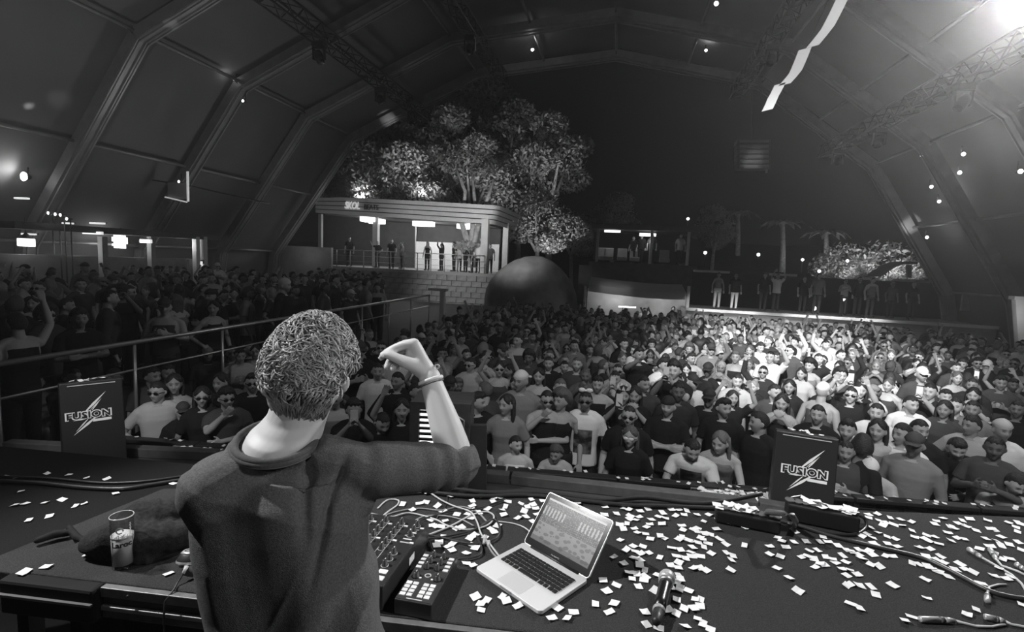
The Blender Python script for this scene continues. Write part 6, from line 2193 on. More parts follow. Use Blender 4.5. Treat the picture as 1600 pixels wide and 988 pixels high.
# flat prints on three shirts, laid on the cloth
pm = bpy.data.materials.new('shirt_print')
nt5, p5 = nodes_of(pm)
n5 = nt5.nodes.new('ShaderNodeTexNoise')
n5.inputs['Scale'].default_value = 9
tc5 = nt5.nodes.new('ShaderNodeTexCoord')
nt5.links.new(tc5.outputs['Object'], n5.inputs['Vector'])
r5 = nt5.nodes.new('ShaderNodeMapRange')
r5.inputs['From Min'].default_value, r5.inputs['From Max'].default_value = 0.42, 0.72
r5.inputs['To Min'].default_value, r5.inputs['To Max'].default_value = 0.01, 0.22
nt5.links.new(n5.outputs['Fac'], r5.inputs['Value'])
nt5.links.new(r5.outputs['Result'], p5.inputs['Base Color'])
p5.inputs['Roughness'].default_value = 0.8
for t, kind, cut in PRINTED:
    me = KINDS_[kind]['cuts'][cut]
    bv = BVHTree.FromPolygons([v.co for v in me.vertices], [tuple(f.vertices) for f in me.polygons])
    nx, nz_ = 9, 11
    vs, fs, ok = [], [], True
    le = KINDS_[kind]['lean']
    for j in range(nz_):
        for i in range(nx):
            o_ = Vector(((i / (nx - 1) - 0.5) * 0.22, 1.0, 1.00 + 0.30 * j / (nz_ - 1) - le * 0.08))
            h = bv.ray_cast(o_, Vector((0, -1, 0)))
            q = h[0] if h[0] is not None else Vector((o_.x, 0.14, o_.z))
            vs.append(q + Vector((0, 0.004, 0)))
    for j in range(nz_ - 1):
        for i in range(nx - 1):
            k = j * nx + i
            fs.append((k, k + nx, k + nx + 1, k + 1))
    m_ = bpy.data.meshes.new('print')
    m_.from_pydata(vs, [], fs)
    m_.materials.append(pm)
    put('print', m_, t, mw=Matrix.Identity(4))
# phones held up
for px, py, w, h in ((966, 606, .09, .16), (1264, 600, .07, .13), (1246, 568, .06, .12), (568, 655, .08, .14), (1381, 618, .05, .10)):
    pass

LOW = []


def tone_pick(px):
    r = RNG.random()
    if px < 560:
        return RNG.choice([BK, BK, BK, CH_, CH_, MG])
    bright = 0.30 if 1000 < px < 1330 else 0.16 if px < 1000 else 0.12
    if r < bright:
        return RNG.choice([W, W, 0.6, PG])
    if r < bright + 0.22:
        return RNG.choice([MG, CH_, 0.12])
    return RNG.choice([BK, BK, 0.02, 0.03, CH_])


def random_person(x, y, zf, px, region=None, big=True):
    fem = RNG.random() < 0.34
    if fem:
        kind = RNG.choice(['f_down', 'f_down', 'f_down', 'f_turn', 'f_turn', 'f_up', 'f_right', 'f_face', 'f_face', 'f_film'])
        hair = RNG.choice(['long', 'long', 'long', 'bun', 'bob', 'afro'])
        cut = RNG.choice(['tank', 'tee', 'tee'])
    else:
        kind = RNG.choice(['m_down', 'm_down', 'm_down', 'm_turn', 'm_turn', 'm_turn2', 'm_turn2', 'm_down', 'm_turn', 'm_up', 'm_right', 'm_left', 'm_film', 'm_chest', 'm_chest', 'm_cross', 'm_cross', 'm_face', 'm_point'])
        hair = RNG.choice(['crop', 'crop', 'crop', 'quiff', 'quiff', 'curly', 'balding'])
        cut = RNG.choice(['tee', 'tee', 'tee', 'long', 'tank'])
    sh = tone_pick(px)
    cap, capv = None, 0.02
    if not fem and RNG.random() < 0.13:
        cap, capv, hair = RNG.choice(['cap', 'cap', 'backcap']), RNG.choice([0.02, 0.05, 0.6]), None
    sun = 'black' if RNG.random() < 0.2 else None
    turn = RNG.gauss(0, 0.3)
    if RNG.random() < 0.09:
        turn = PI + RNG.gauss(0, 0.5)
    dx, dy = (-0.2 - x), (0.8 - y)
    rz = math.atan2(dy, dx) - PI / 2 + turn
    sc = (RNG.gauss(0.955, 0.035) if fem else RNG.gauss(1.02, 0.045))
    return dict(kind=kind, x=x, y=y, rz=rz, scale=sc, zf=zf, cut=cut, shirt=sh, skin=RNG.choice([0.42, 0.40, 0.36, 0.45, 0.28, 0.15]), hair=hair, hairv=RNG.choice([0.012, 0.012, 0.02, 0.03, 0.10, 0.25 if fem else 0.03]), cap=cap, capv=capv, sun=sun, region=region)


def pix_of(p):
    d = Vector(p) - EYE
    w = d.dot(CF)
    return 800 + FPX * d.dot(CR) / w, 494 - FPX * d.dot(CU) / w, w


CAND = []
row = 0
y = 5.35
while y < BACK_Y:
    x = -5.0 + (0.3 if row % 2 else 0)
    while x < 15.2:
        xx, yy = x + RNG.gauss(0, 0.09), y + RNG.gauss(0, 0.10)
        x += 0.60 + 0.004 * y
        if yy < barrier_y(xx) + 0.4:
            continue
        if any((xx - a) ** 2 + (yy - c) ** 2 < 0.42 ** 2 for a, c in TAKEN):
            continue
        px, py, dd = pix_of((xx, yy, 1.62 + floor_z(yy)))
        if not (-15 < px < 1615):
            continue
        if xx > 14.2 - max(0, yy - 16) * 0.3 and yy > 16:
            continue
        if dd > 20 and 690 < px < 770 and RNG.random() < 0.5:
            continue
        c = random_person(xx, yy, floor_z(yy), px)
        c['d'], c['px'], c['py'] = dd, px, py
        CAND.append(c)
    y += 0.66 + 0.012 * y
    row += 1

# the side terrace, packed up to its rail
y = 4.2
while y < 21:
    x = -6.15
    while x > -15.5:
        xx, yy = x + RNG.gauss(0, 0.10), y + RNG.gauss(0, 0.12)
        x -= 0.78
        px, py, dd = pix_of((xx, yy, 1.62 + TZ))
        if not (-15 < px < 600) or (xx < -12.5 and yy > 17) or RNG.random() < 0.12:
            continue
        c = random_person(xx, yy, TZ, px, 'terrace')
        if RNG.random() < 0.5:
            c['rz'] = math.atan2(8 - yy + 3, 2 - xx) - PI / 2 + RNG.gauss(0, .5)
        if c['kind'] in ('m_up', 'f_up', 'm_right', 'm_left', 'f_right') and RNG.random() < 0.6:
            c['kind'] = c['kind'][0] + '_down'
        c['d'], c['px'], c['py'] = dd * 1.25 + 1.0, px, py
        CAND.append(c)
    y += 0.85

# others: the the pavilion, the far platform, the bars
OTHER = []


def other(px, py_head, Y, zf, region, **kw):
    p = at_y(px, py_head, Y)
    c = random_person(p.x, Y, zf, px, region)
    c['scale'] = max(0.9, min(1.1, c['scale']))
    c.update(kw)
    OTHER.append(c)


for k, (px, Y) in enumerate([] and [(20, 8.6), (48, 9.4), (95, 8.2), (105, 10.5), (140, 9.0), (168, 10.6), (200, 9.2), (222, 11.4), (255, 9.8), (285, 10.8), (310, 12.4), (335, 10.6), (352, 13.5), (382, 12.2), (402, 14), (60, 12), (130, 12.8), (180, 13.5), (240, 14.5), (290, 14.8), (430, 13.2), (330, 16), (375, 16.5), (205, 17), (150, 16), (90, 15), (415, 17.5), (450, 16.5), (470, 15.2), (500, 16.8), (520, 18.2), (545, 19), (565, 20.5)]):
    other(px, 480, Y, TZ, 'terrace')
other(340, 442, 14.2, TZ + 0.35, 'terrace', shirt=W, cut='tee', kind='m_chest', cap='cap', capv=.75, hair=None, sun='black')
for px, kind, sh in ((546, 'm_turn', BK), (590, 'm_point', BK), (612, 'm_down', BK), (628, 'm_face', MG), (668, 'f_down', BK), (690, 'm_up', BK), (710, 'f_turn', BK), (718, 'm_down', PG), (728, 'f_down', BK), (738, 'm_turn', CH_), (748, 'm_left', W), (766, 'm_down', MG)):
    other(px, 395, PY + 0.5, FZ, 'pavilion', kind=kind, shirt=sh, cap=None, hair='crop' if kind[0] == 'm' else 'long', sun=None, rz=PI + RNG.gauss(0, .6))
for px, sh, tr in ((1120, MG, .5), (1147, BK, .7), (1192, BK, .05), (1212, W, .05), (1254, BK, .05), (1276, MG, .05), (1318, PG, .05), (1340, BK, .05), (1360, MG, .05), (1392, CH_, .05), (1425, BK, .05)):
    other(px, 470, 25.0 + RNG.uniform(0, 1.2), PZ, 'platform', shirt=sh, trousers=tr, kind='m_up' if px == 1212 else RNG.choice(['m_down', 'm_turn', 'f_down', 'm_chest']), cap=None, hair='crop', rz=PI)
for px, sh in ((937, BK), (975, BK), (1007, W), (1052, BK), (1062, BK)):
    other(px, 485, 25.6, floor_z(25), 'booth', shirt=sh, kind='m_turn', cap=None, hair='crop', rz=PI)
for px, py, Y, sh in ((784, 448, 28.6, CH_), (800, 446, 28.3, CH_), (842, 437, 28.0, MG), (815, 452, 27.4, BK), (880, 450, 27.6, W), (1002, 385, 33.4, BK), (1018, 392, 33.2, CH_), (1062, 396, 33.3, W), (990, 380, 33.5, BK)):
    gz = zf_ = (zf if Y > 33 else floor_z(Y))
    other(px, py, Y, gz, 'bank' if Y > 33 else 'mound', shirt=sh, kind='m_down', cap=None, hair='crop', rz=PI + RNG.gauss(0, .5))

n_hand = len(PEOPLE)
budget = 299 - n_hand - len(OTHER)
CAND.sort(key=lambda c: c['d'])
for c in CAND[:budget] + OTHER:
    person(c['kind'], c['x'], c['y'], c['rz'], c['scale'], c['zf'], c['cut'], c['shirt'], c['skin'], c['hair'], c['hairv'], c['cap'], c['capv'], c['sun'], None, c.get('trousers', 0.02), '', c['region'])

# the rest, far back: one mass built from thinned copies
REST = CAND[budget:]
thin = {}


def thinned(me, ratio):
    key = (me.name, ratio)
    if key not in thin:
        o = bpy.data.objects.new('thin', me)
        COL.objects.link(o)
        d = o.modifiers.new('d', 'DECIMATE')
        d.ratio = ratio
        m2 = evaluated(o)
        bpy.data.objects.remove(o)
        n = len(m2.polygons)
        m2.calc_loop_triangles()
        tri = np.empty(len(m2.loop_triangles) * 3, 'i')
        m2.loop_triangles.foreach_get('vertices', tri)
        tn = np.ones(len(m2.vertices), 'f')
        if 'tone' in m2.color_attributes:
            c_ = np.empty(len(m2.vertices) * 4, 'f')
            m2.color_attributes['tone'].data.foreach_get('color', c_)
            tn = c_.reshape(-1, 4)[:, 0].copy()
        thin[key] = (coords(m2).astype('f').copy(), tri.reshape(-1, 3).copy(), tn)
        bpy.data.meshes.remove(m2)
    return thin[key]


VV, TT, CCOL, nv_ = [], [], [], 0
for c in REST:
    K = KINDS_[c['kind']]
    Mx = np.array(Matrix.Translation((c['x'], c['y'], c['zf'])) @ Matrix.Rotation(c['rz'], 4, 'Z') @ Matrix.Scale(c['scale'], 4))
    Hx = np.array(K['head'])
    parts = [(K['body'], 0.022, c['skin'], None), (K['cuts'][c['cut']], 0.04, c['shirt'], None), (K['trousers'], 0.3, 0.02, None)]
    if c['hair']:
        parts.append((HAIRS[c['hair']], 0.15, c['hairv'], Hx))
    if c['cap']:
        parts.append((CAPS[c['cap']], 0.5, c['capv'], Hx))
    for me, ratio, v, X in parts:
        a, tri, tn = thinned(me, ratio)
        if X is not None:
            a = a @ X[:3, :3].T + X[:3, 3]
        VV.append(a @ Mx[:3, :3].T + Mx[:3, 3])
        TT.append(tri + nv_)
        CCOL.append(tn * v)
        nv_ += len(a)
if VV:
    VV, TT, CCOL = np.concatenate(VV), np.concatenate(TT), np.concatenate(CCOL)
    me = bpy.data.meshes.new('far_crowd')
    me.vertices.add(len(VV))
    me.vertices.foreach_set('co', VV.astype('f').ravel())
    me.loops.add(len(TT) * 3)
    me.loops.foreach_set('vertex_index', TT.astype('i').ravel())
    me.polygons.add(len(TT))
    me.polygons.foreach_set('loop_start', np.arange(0, len(TT) * 3, 3, dtype='i'))
    me.polygons.foreach_set('use_smooth', np.ones(len(TT), bool))
    me.update(calc_edges=True)
    set_tone(me, CCOL)
    me.materials.append(M_SKIN)
    o = put('far_crowd', me)
    tag(o, 'dense distant mass of standing people filling the back of the hall', 'crowd', kind='stuff')
print('people', len(PEOPLE), 'rest', len(REST), 'tris', len(TT))

# labels: looks first, then where they stand
ZONES = [(-99, 88, 'nearest the terrace rail'), (88, 205, 'behind the far logo box'), (205, 420, 'between far logo box and performer'), (420, 570, "behind the performer's head"), (570, 640, 'under the raised hand'), (640, 745, 'behind the louvre box'), (745, 830, 'just past the louvre box'), (830, 900, 'above the laptop lid'), (900, 965, 'past the laptop lid'),
         (965, 1070, 'in line with the microphone'), (1070, 1145, 'behind the confetti-heaped case'), (1145, 1210, 'beside the near logo box'), (1210, 1315, 'above the near logo box'), (1315, 1400, 'just past the near logo box'), (1400, 1480, 'before the far tent leg'), (1480, 1900, 'at the dark far corner')]
REG = {'terrace': 'on the side terrace', 'pavilion': 'at the pavilion railing', 'platform': 'on the far platform', 'booth': 'at the lit bar booth', 'bank': 'at the hillside bar', 'mound': 'below the earth mound'}
HAIRN = {'crop': 'short hair', 'quiff': 'swept-up hair', 'curly': 'curly hair', 'long': 'long hair', 'bun': 'hair in a bun', 'afro': 'bushy hair', 'bob': 'bobbed hair', 'balding': 'cropped hair', None: ''}
for q in PEOPLE:
    hz_ = KINDS_[q['kind']]['head'].translation.z
    q['px'], q['py'], q['dd'] = pix_of((q['x'], q['y'], q['zf'] + hz_ * q['scale']))
    band = int(max(0, q['dd'] - 4.6) / 1.15)
    q['row'] = ORD[min(band, len(ORD) - 1)]
    q['zone'] = REG[q['region']] if q['region'] else next(z for a, c, z in ZONES if a <= q['px'] < c)
    head = ('white' if q['capv'] > .5 else 'dark') + ' cap' if q['cap'] else HAIRN[q['hair']]
    if q['sun']:
        head = 'sunglasses' if not q['cap'] else head
    if q['extra'] == 'crown':
        head = 'paper crown'
    if q['extra'] == 'bow':
        head = 'white bow'
    if q['note'] and q['note'] not in ('profile', 'head bowed'):
        pass
    a_ = 'facing away, ' if abs(((q['rz'] + PI) % (2 * PI)) - PI) < 0.9 and not q['region'] else ''
    q['parts'] = (SHADE(q['shirt']) + ' ' + CUTN[q['cut']], head, a_ + q['pose'])
    grp = {'terrace': 'people on the side terrace', 'pavilion': 'people at the pavilion', 'platform': 'people on the far platform', 'booth': 'people at the bar booth', 'bank': 'people at the hillside bar', 'mound': 'people below the mound', None: 'people in the crowd'}[q['region']]
    q['o']['group'] = grp


def lab(q, order=''):
    where = q['zone'] if q['region'] else f"{q['row']} row, {q['zone']}"
    s = f"person in {q['parts'][0]}, {q['parts'][1]}, {q['parts'][2]}, {order}{where}"
    ws = s.replace(',', ' ').split()
    if len(ws) > 16:
        s = f"{q['parts'][0]}, {q['parts'][1]}, {q['parts'][2]}, {order}{where}"
        if len(s.replace(',', ' ').split()) > 16:
            s = f"person in {q['parts'][0]}, {q['parts'][1]}, {order}{where}"
    return s


by = {}
for q in PEOPLE:
    by.setdefault(lab(q), []).append(q)
for l_, qs in by.items():
    qs.sort(key=lambda q: q['px'])
    for i, q in enumerate(qs):
        s = l_ if len(qs) == 1 else lab(q, ORD[i] + ' such, ')
        if len(s.replace(',', ' ').split()) > 16:
            s = f"{q['parts'][0]}, {q['parts'][1]}, {ORD[i]} such, " + (q['zone'] if q['region'] else f"{q['row']} row, {q['zone']}")
        ws = s.replace(',', ' ').split()
        if len(ws) > 15:
            s = f"{q['parts'][0]}, {q['parts'][2]}, {ORD[i] + ' such, ' if len(qs) > 1 else ''}" + (q['zone'] if q['region'] else f"{q['row']} row, {q['zone']}")
        q['o']['label'] = s
seen = {}
for q in PEOPLE:
    seen.setdefault(q['o']['label'].lower(), []).append(q)
for l_, qs in seen.items():
    if len(qs) < 2:
        continue
    for q in qs:
        mates = sorted((p for p in PEOPLE if p['zone'] == q['zone'] and (q['region'] or p['row'] == q['row'])), key=lambda p: p['px'])
        n_ = mates.index(q)
        q['o']['label'] = f"person in {q['parts'][0]}, {ORD[min(n_, len(ORD) - 1)]} along " + ('those ' if q['region'] else f"the {q['row']} row ") + q['zone']
for q in PEOPLE:
    w_ = q['o']['label'].replace(',', ' ').split()
    if len(w_) > 15:
        print(len(w_), q['o']['label'])

# phones held up by people filming
for q in PEOPLE:
    if 'film' not in q['kind'] or q['dd'] > 11 or q['region']:
        continue
    K = KINDS_[q['kind']]
    tips = [K['arms'][s][2] + K['arms'][s][3] * 0.085 for s in (-1, 1) if (K['left'] if s < 0 else K['right']) == 'film']
    c = sum(tips, Vector()) / len(tips) + Vector((0, 0.035, 0.055))
    mw = q['o'].matrix_basis
    wp = mw @ c
    rot = Matrix.Rotation(q['rz'], 4, 'Z')
    t = thing('phone', f"pale phone raised by filmer in {q['parts'][0]}, {q['row']} row, {q['zone']}", 'phone', wp, 'phones held up in the crowd', q['rz'])
    R3p = Matrix.Identity(3)
    b_ = bpy.data.objects.new('case', PHONE)
    COL.objects.link(b_)
    b_.parent = t
    sc_ = MB().box((0, -0.0055, 0), (0.068, 0.001, 0.138)).mesh('screen', glow('phone_glow', 0.4), False)
    put('screen', sc_, t, mw=Matrix.Identity(4))


# ================================================================== THE PERFORMER
BYAW = 0.33
RT = Vector((math.cos(BYAW), math.sin(BYAW), 0))
FWD = Vector((-math.sin(BYAW), math.cos(BYAW), 0))
UPV = Vector((0, 0, 1))
dj_base = Vector((-0.70, 1.02, 1.3))
dj = thing('person', 'person in grey long-sleeved top seen from behind, curly-haired, one pinching hand raised over the mixer', 'person', dj_base)


def J3(px, py, dd):
    return at_d(px, py, dd)


C7 = J3(432, 694, 1.10)
HC = J3(486, 586, 1.17)
HMD = Matrix.Translation(HC) @ Matrix.Rotation(BYAW - 0.10, 4, 'Z') @ Matrix.Rotation(-0.28, 4, 'X') @ Matrix.Rotation(0.10, 4, 'Y')
SL, SR = J3(338, 768, 1.06), J3(562, 735, 1.16)
EL, WL = J3(356, 842, 1.22), J3(470, 893, 1.46)
ER, WR = J3(716, 727, 1.27), J3(671, 588, 1.31)
cL, cB, cR = J3(366, 697, 1.09), J3(429, 722, 1.055), J3(492, 684, 1.155)
cC = cL.lerp(cR, 0.5)
cX, cY = (cR - cL) / 2, cB - cC
cN = cX.cross(cY).normalized()
if cN.z < 0:
    cN = -cN
body = MB()
TOR = [(716, 430, .13, .075), (735, 436, .165, .095), (770, 440, .178, .115), (820, 442, .176, .12), (880, 448, .168, .115), (940, 460, .160, .11), (990, 474, .16, .115), (1060, 482, .165, .12)]
TR_ = []
for py, cx, hw, hd in TOR:
    c = J3(cx, py, 1.12) + FWD * 0.03
    TR_.append((c, hw, hd))


def oring(c, rx, ry, n=28, p=2.4):
    R = []
    for j in range(n):
        w = 2 * PI * j / n
        cw, sw_ = math.cos(w), math.sin(w)
        R.append(c + RT * (rx * math.copysign(abs(cw) ** (2 / p), cw)) + FWD * (ry * math.copysign(abs(sw_) ** (2 / p), sw_)))
    return R


body.rings([oring(c, a - 0.050, d - 0.045) for c, a, d in reversed(TR_[1:])])
neck0 = C7 + FWD * 0.060 - UPV * 0.045
neck1 = HMD @ Vector((0, -0.015, -0.055))
body.limb([neck0 - UPV * 0.04, neck0.lerp(neck1, 0.35), neck0.lerp(neck1, 0.7), neck1], [0.064, 0.065, 0.062, 0.062], 22)
def cring(k, rise, n=28):
    return [cC + cN * rise + cX * (k * math.cos(2 * PI * j / n)) + cY * (k * math.sin(2 * PI * j / n) * (1.0 if math.sin(2 * PI * j / n) > 0 else 1.15)) for j in range(n)]


def nring(t, r, n=28):
    c = neck0.lerp(neck1, t)
    return [c + cX.normalized() * (r * math.cos(2 * PI * j / n)) + cY.normalized() * (r * math.sin(2 * PI * j / n)) for j in range(n)]


body.rings([cring(0.5, -0.05), cring(0.84, -0.006), [p.lerp(q, 0.30) for p, q in zip(cring(0.90, 0.004), nring(0.55, 0.066))], [p.lerp(q, 0.65) for p, q in zip(cring(0.86, 0.006), nring(0.62, 0.066))], nring(0.72, 0.065), nring(0.95, 0.062)])
add_head(body, HMD, 64, 52)
for s, S in ((-1, SL), (1, SR)):
    body.limb([neck0 + UPV * 0.012 - FWD * 0.01, (neck0 + UPV * 0.006).lerp(S, 0.5), S], [0.040, 0.036, 0.040], 14)
body.limb([SL, SL.lerp(EL, .5), EL], [0.050, 0.047, 0.040], 14)
body.limb([EL, EL.lerp(WL, .3), WL], [0.040, 0.042, 0.027], 14)
hand_limbs(body, WL, (WL - EL), (0, 0, -1), RT, curl=0.5)
body.limb([SR, SR.lerp(ER, .5), ER], [0.048, 0.046, 0.042], 16)
# forearm: thick below the elbow, tapering to the wrist
d_ = (WR - ER)
body.limb([ER, ER + d_ * 0.18, ER + d_ * 0.38, ER + d_ * 0.62, ER + d_ * 0.84, WR], [0.041, 0.0435, 0.041, 0.035, 0.0295, 0.0275], 20)
# hand, thumb side to the viewer: wrist bent, thumb and forefinger pinching
dw = 1.31
H_ = lambda px, py, k=0.0: at_d(px, py, dw + k)
mcp = [H_(647, 537, -0.005), H_(650, 539, 0.018), H_(648, 546, 0.038), H_(644, 556, 0.056)]
for m_, r in zip(mcp, (0.0135, 0.0130, 0.0125, 0.0115)):
    body.limb([WR + (m_ - WR) * 0.08, WR.lerp(m_, 0.55), m_], [0.0195, 0.0165, r], 12)
body.limb([H_(668, 582, 0.01), H_(655, 566, 0.012), H_(646, 552, 0.012)], [0.023, 0.020, 0.015], 12)
body.limb([H_(668, 583, 0.0), H_(652, 574, -0.010), H_(636, 566, -0.014)], [0.021, 0.019, 0.0135], 12)
body.limb([H_(664, 574, 0.005), H_(650, 563, 0.006), H_(643, 553, 0.008)], [0.023, 0.021, 0.016], 12)
body.limb([H_(660, 580, 0.0), H_(646, 571, -0.006), H_(632, 563.5, -0.010)], [0.021, 0.019, 0.014], 12)
# forefinger, arching over to the pinch
body.limb([mcp[0], H_(632, 539, -0.004), H_(617, 544.5, -0.004), H_(604, 551, -0.006), H_(595.5, 559.5, -0.008)], [0.0145, 0.0128, 0.0115, 0.0100, 0.0080], 12)
# thumb
body.limb([H_(650, 573, -0.012), H_(634, 566.5, -0.018), H_(619, 559.5, -0.020), H_(607, 554.5, -0.020), H_(599, 554.5, -0.019)], [0.0180, 0.0158, 0.0130, 0.0115, 0.0096], 12)
# the three other fingers hang below, bent
body.limb([mcp[1], H_(630, 546, 0.030), H_(615, 556, 0.034), H_(608, 566, 0.030), H_(604, 574, 0.024)], [0.0125, 0.0112, 0.0105, 0.0098, 0.0080], 12)
body.limb([mcp[2], H_(636, 553, 0.052), H_(624, 562, 0.056), H_(617, 570, 0.050), H_(614, 577, 0.043)], [0.0120, 0.0108, 0.0102, 0.0096, 0.0080], 12)
body.limb([mcp[3], H_(636, 562, 0.068), H_(628, 567, 0.070), H_(624, 572, 0.065), H_(622, 576, 0.060)], [0.0104, 0.0090, 0.0084, 0.0078, 0.0068], 12)
dbm = fuse(body, 0.0036, 3, 0.5, name='body')
face_tone(dbm, HMD, 0.45)
# nails on the visible tips
a = coords(dbm).astype(float)
dbm.materials.append(own_tone('skin', 0.5, 'tone', spec=0.35))
o = put('body', dbm, dj)
o.color = (0.50, 0.50, 0.50, 1)
nl = MB()
for p_, q_, r_ in ((H_(597.5, 556.5, -0.0285), H_(603, 555.5, -0.0285), 0.0042), (H_(604.5, 572.5, 0.0175), H_(607, 567, 0.0215), 0.0036)):
    ax = (p_ - q_).normalized()
    n_ = (EYE - p_).normalized()
    M = basis(p_, ax, n_.cross(ax))
    nl.ell((0, 0, 0), (0.0055, r_, 0.0012), 10, 6)
    k = len(nl.v) - (2 + 5 * 10)
    nl.v[k:] = [tuple(M @ Vector(v)) for v in nl.v[k:]]
nl.build('nails', grey('nail', 0.62, 0.3), dj)

# shirt
sh = MB()
sh.rings([oring(c, a_ + 0.010 + 0.004 * max(0, i - 3), dd_ + 0.010) for i, (c, a_, dd_) in reversed(list(enumerate(TR_[1:])))])
for s, S in ((-1, SL), (1, SR)):
    sh.limb([neck0 + UPV * 0.012 - FWD * 0.028 + RT * s * 0.055, (neck0 + UPV * 0.018).lerp(S, 0.55) - FWD * 0.012, S], [0.060, 0.064, 0.066], 16)
sh.limb([neck0 - FWD * 0.035 - UPV * 0.020 - RT * 0.05, neck0 - FWD * 0.035 - UPV * 0.015 + RT * 0.05], [0.055, 0.055], 14)
sh.limb([SL, SL.lerp(EL, .5), EL], [0.066, 0.062, 0.056], 16)
sh.tube([EL, EL.lerp(WL, .5), EL.lerp(WL, .92)], [0.055, 0.048, 0.036], 14)
axis = ER - SR
sh.limb([SR - axis * 0.05, SR + axis * 0.25, SR + axis * 0.5, SR + axis * 0.75, ER - axis * 0.02], [0.066, 0.064, 0.060, 0.058, 0.056], 20)
fd = (WR - ER).normalized()
sh.tube([ER - fd * 0.02, ER + fd * 0.015, ER + fd * 0.036], [0.055, 0.054, 0.050], 20)
sh.limb([SR - UPV * 0.06 - RT * 0.03, SR - UPV * 0.13 - RT * 0.05], [0.07, 0.06], 14)
shm = fuse(sh, 0.0050, 3, 0.5, name='shirt')
P = coords(shm).astype(float)
N = np.empty(len(shm.vertices) * 3, 'f')
shm.vertices.foreach_get('normal', N)
N = N.reshape(-1, 3).astype(float)


def ridge(t, sharp=2.0):
    """soft cloth folds: rounded crests, narrow valleys"""
    return 1 - np.abs(np.sin(t)) ** (1 / sharp) * 2


A0, A1 = np.array(SR), np.array(ER)
ax_ = (A1 - A0) / np.linalg.norm(A1 - A0)
u = (P - A0) @ ax_ / np.linalg.norm(A1 - A0)
rad = np.linalg.norm((P - A0) - ((P - A0) @ ax_)[:, None] * ax_, axis=1)
onarm = sstep(0.02, 0.18, u) * (rad < 0.10)
# crosswise gathers on the sleeve, tighter towards the pushed-up cuff
ang = P @ np.array([2.0, 9.0, 6.0])
amp = (0.0016 + 0.0042 * sstep(0.45, 0.85, u)) * (0.55 + 0.6 * wob(P, 3.0, 9.0))
disp = onarm * amp * np.sin(26 * np.clip(u, 0, 2) ** 1.5 + 1.6 * np.sin(ang) + 3.4 * wob(P, 2.4, 4.0))
# hanging folds on the back: from the armpit and from the nape downwards
tor = 1 - onarm
loc_ = P - np.array(C7)
lx, lz = loc_ @ np.array(RT), loc_[:, 2]
low_ = sstep(-0.12, -0.45, lz)
fold = np.sin(46 * (lx - 0.26 * lz) + 2.2 * wob(P, 1.1, 2.0)) * 0.0045 * low_ * sstep(-0.10, 0.12, lx)
fold += np.sin(30 * (lx + 0.10 * lz) + 2.0 * wob(P, 1.4, 5.0)) * 0.0030 * sstep(-0.02, -0.10, lz)
fold += 0.004 * wob(P, 1.5, 7.0) + 0.0022 * wob(P, 3.6, 1.0)
# a deep crease from shoulder seam into the armpit
cr_ = np.exp(-((lx - 0.130 - 0.20 * (lz + 0.10)) / 0.010) ** 2) * sstep(0.0, -0.06, lz) * sstep(-0.30, -0.16, lz)
cr_ += 0.8 * np.exp(-((lx - 0.070 + 0.12 * (lz + 0.05)) / 0.012) ** 2) * sstep(0.02, -0.02, lz) * sstep(-0.20, -0.10, lz)
crease = 1 - np.abs(np.sin(17 * (lx - 0.42 * lz) + 2.6 * wob(P, 0.9, 3.0))) ** 0.55
fold += 0.0045 * (crease - 0.4) * sstep(-0.16, -0.34, lz) * sstep(-0.16, 0.06, lx)
drag = 1 - np.abs(np.sin(24 * (lz + 0.55 * lx) + 2.0 * wob(P, 1.3, 6.0))) ** 0.6
fold += 0.0030 * (drag - 0.4) * sstep(-0.34, -0.10, lz) * sstep(0.02, -0.05, lz)
disp = disp + tor * (2.3 * fold - 0.016 * cr_)
P = P + N * disp[:, None]
# the neck opening: nothing of the shirt stands above the collar's plane
q_ = P - np.array(cC)
hgt = q_ @ np.array(cN)
rad_ = np.linalg.norm(q_ - hgt[:, None] * np.array(cN), axis=1)
near_ = (rad_ < 0.115) & (hgt > -0.004)
wt = 1 - sstep(0.085, 0.115, rad_)
P = P - np.array(cN) * (near_ * wt * (hgt + 0.004))[:, None]
set_coords(shm, P)
M_SHIRT = grey('jersey_cloth', 0.11, 0.9, noise=0.30, scale=240, bump=0.35, bscale=500, spec=0.12)
shm.materials.append(M_SHIRT)
put('shirt', shm, dj)
# ribbed collar and shoulder seams
RING = []
for k in range(41):
    w = 2 * PI * k / 40
    RING.append(cC + cX * math.cos(w) + cY * (math.sin(w) * (1.0 if math.sin(w) > 0 else 1.15)))
co = MB()
co.tube(RING, 0.0085, 10, cap=False, up=cN)
co.tube([cC + (p - cC) * 1.05 - cN * 0.006 for p in RING], 0.0085, 10, cap=False, up=cN)
co.build('collar', grey('collar_rib', 0.060, 0.9, noise=0.3, scale=200), dj)
co2 = MB()
R2 = [cC + (p - cC) * 1.12 - cN * 0.008 for p in RING]
co2.tube(R2, 0.0035, 6, cap=False)
co2.build('collar_seam', grey('collar_seam', 0.11, 0.9), dj)
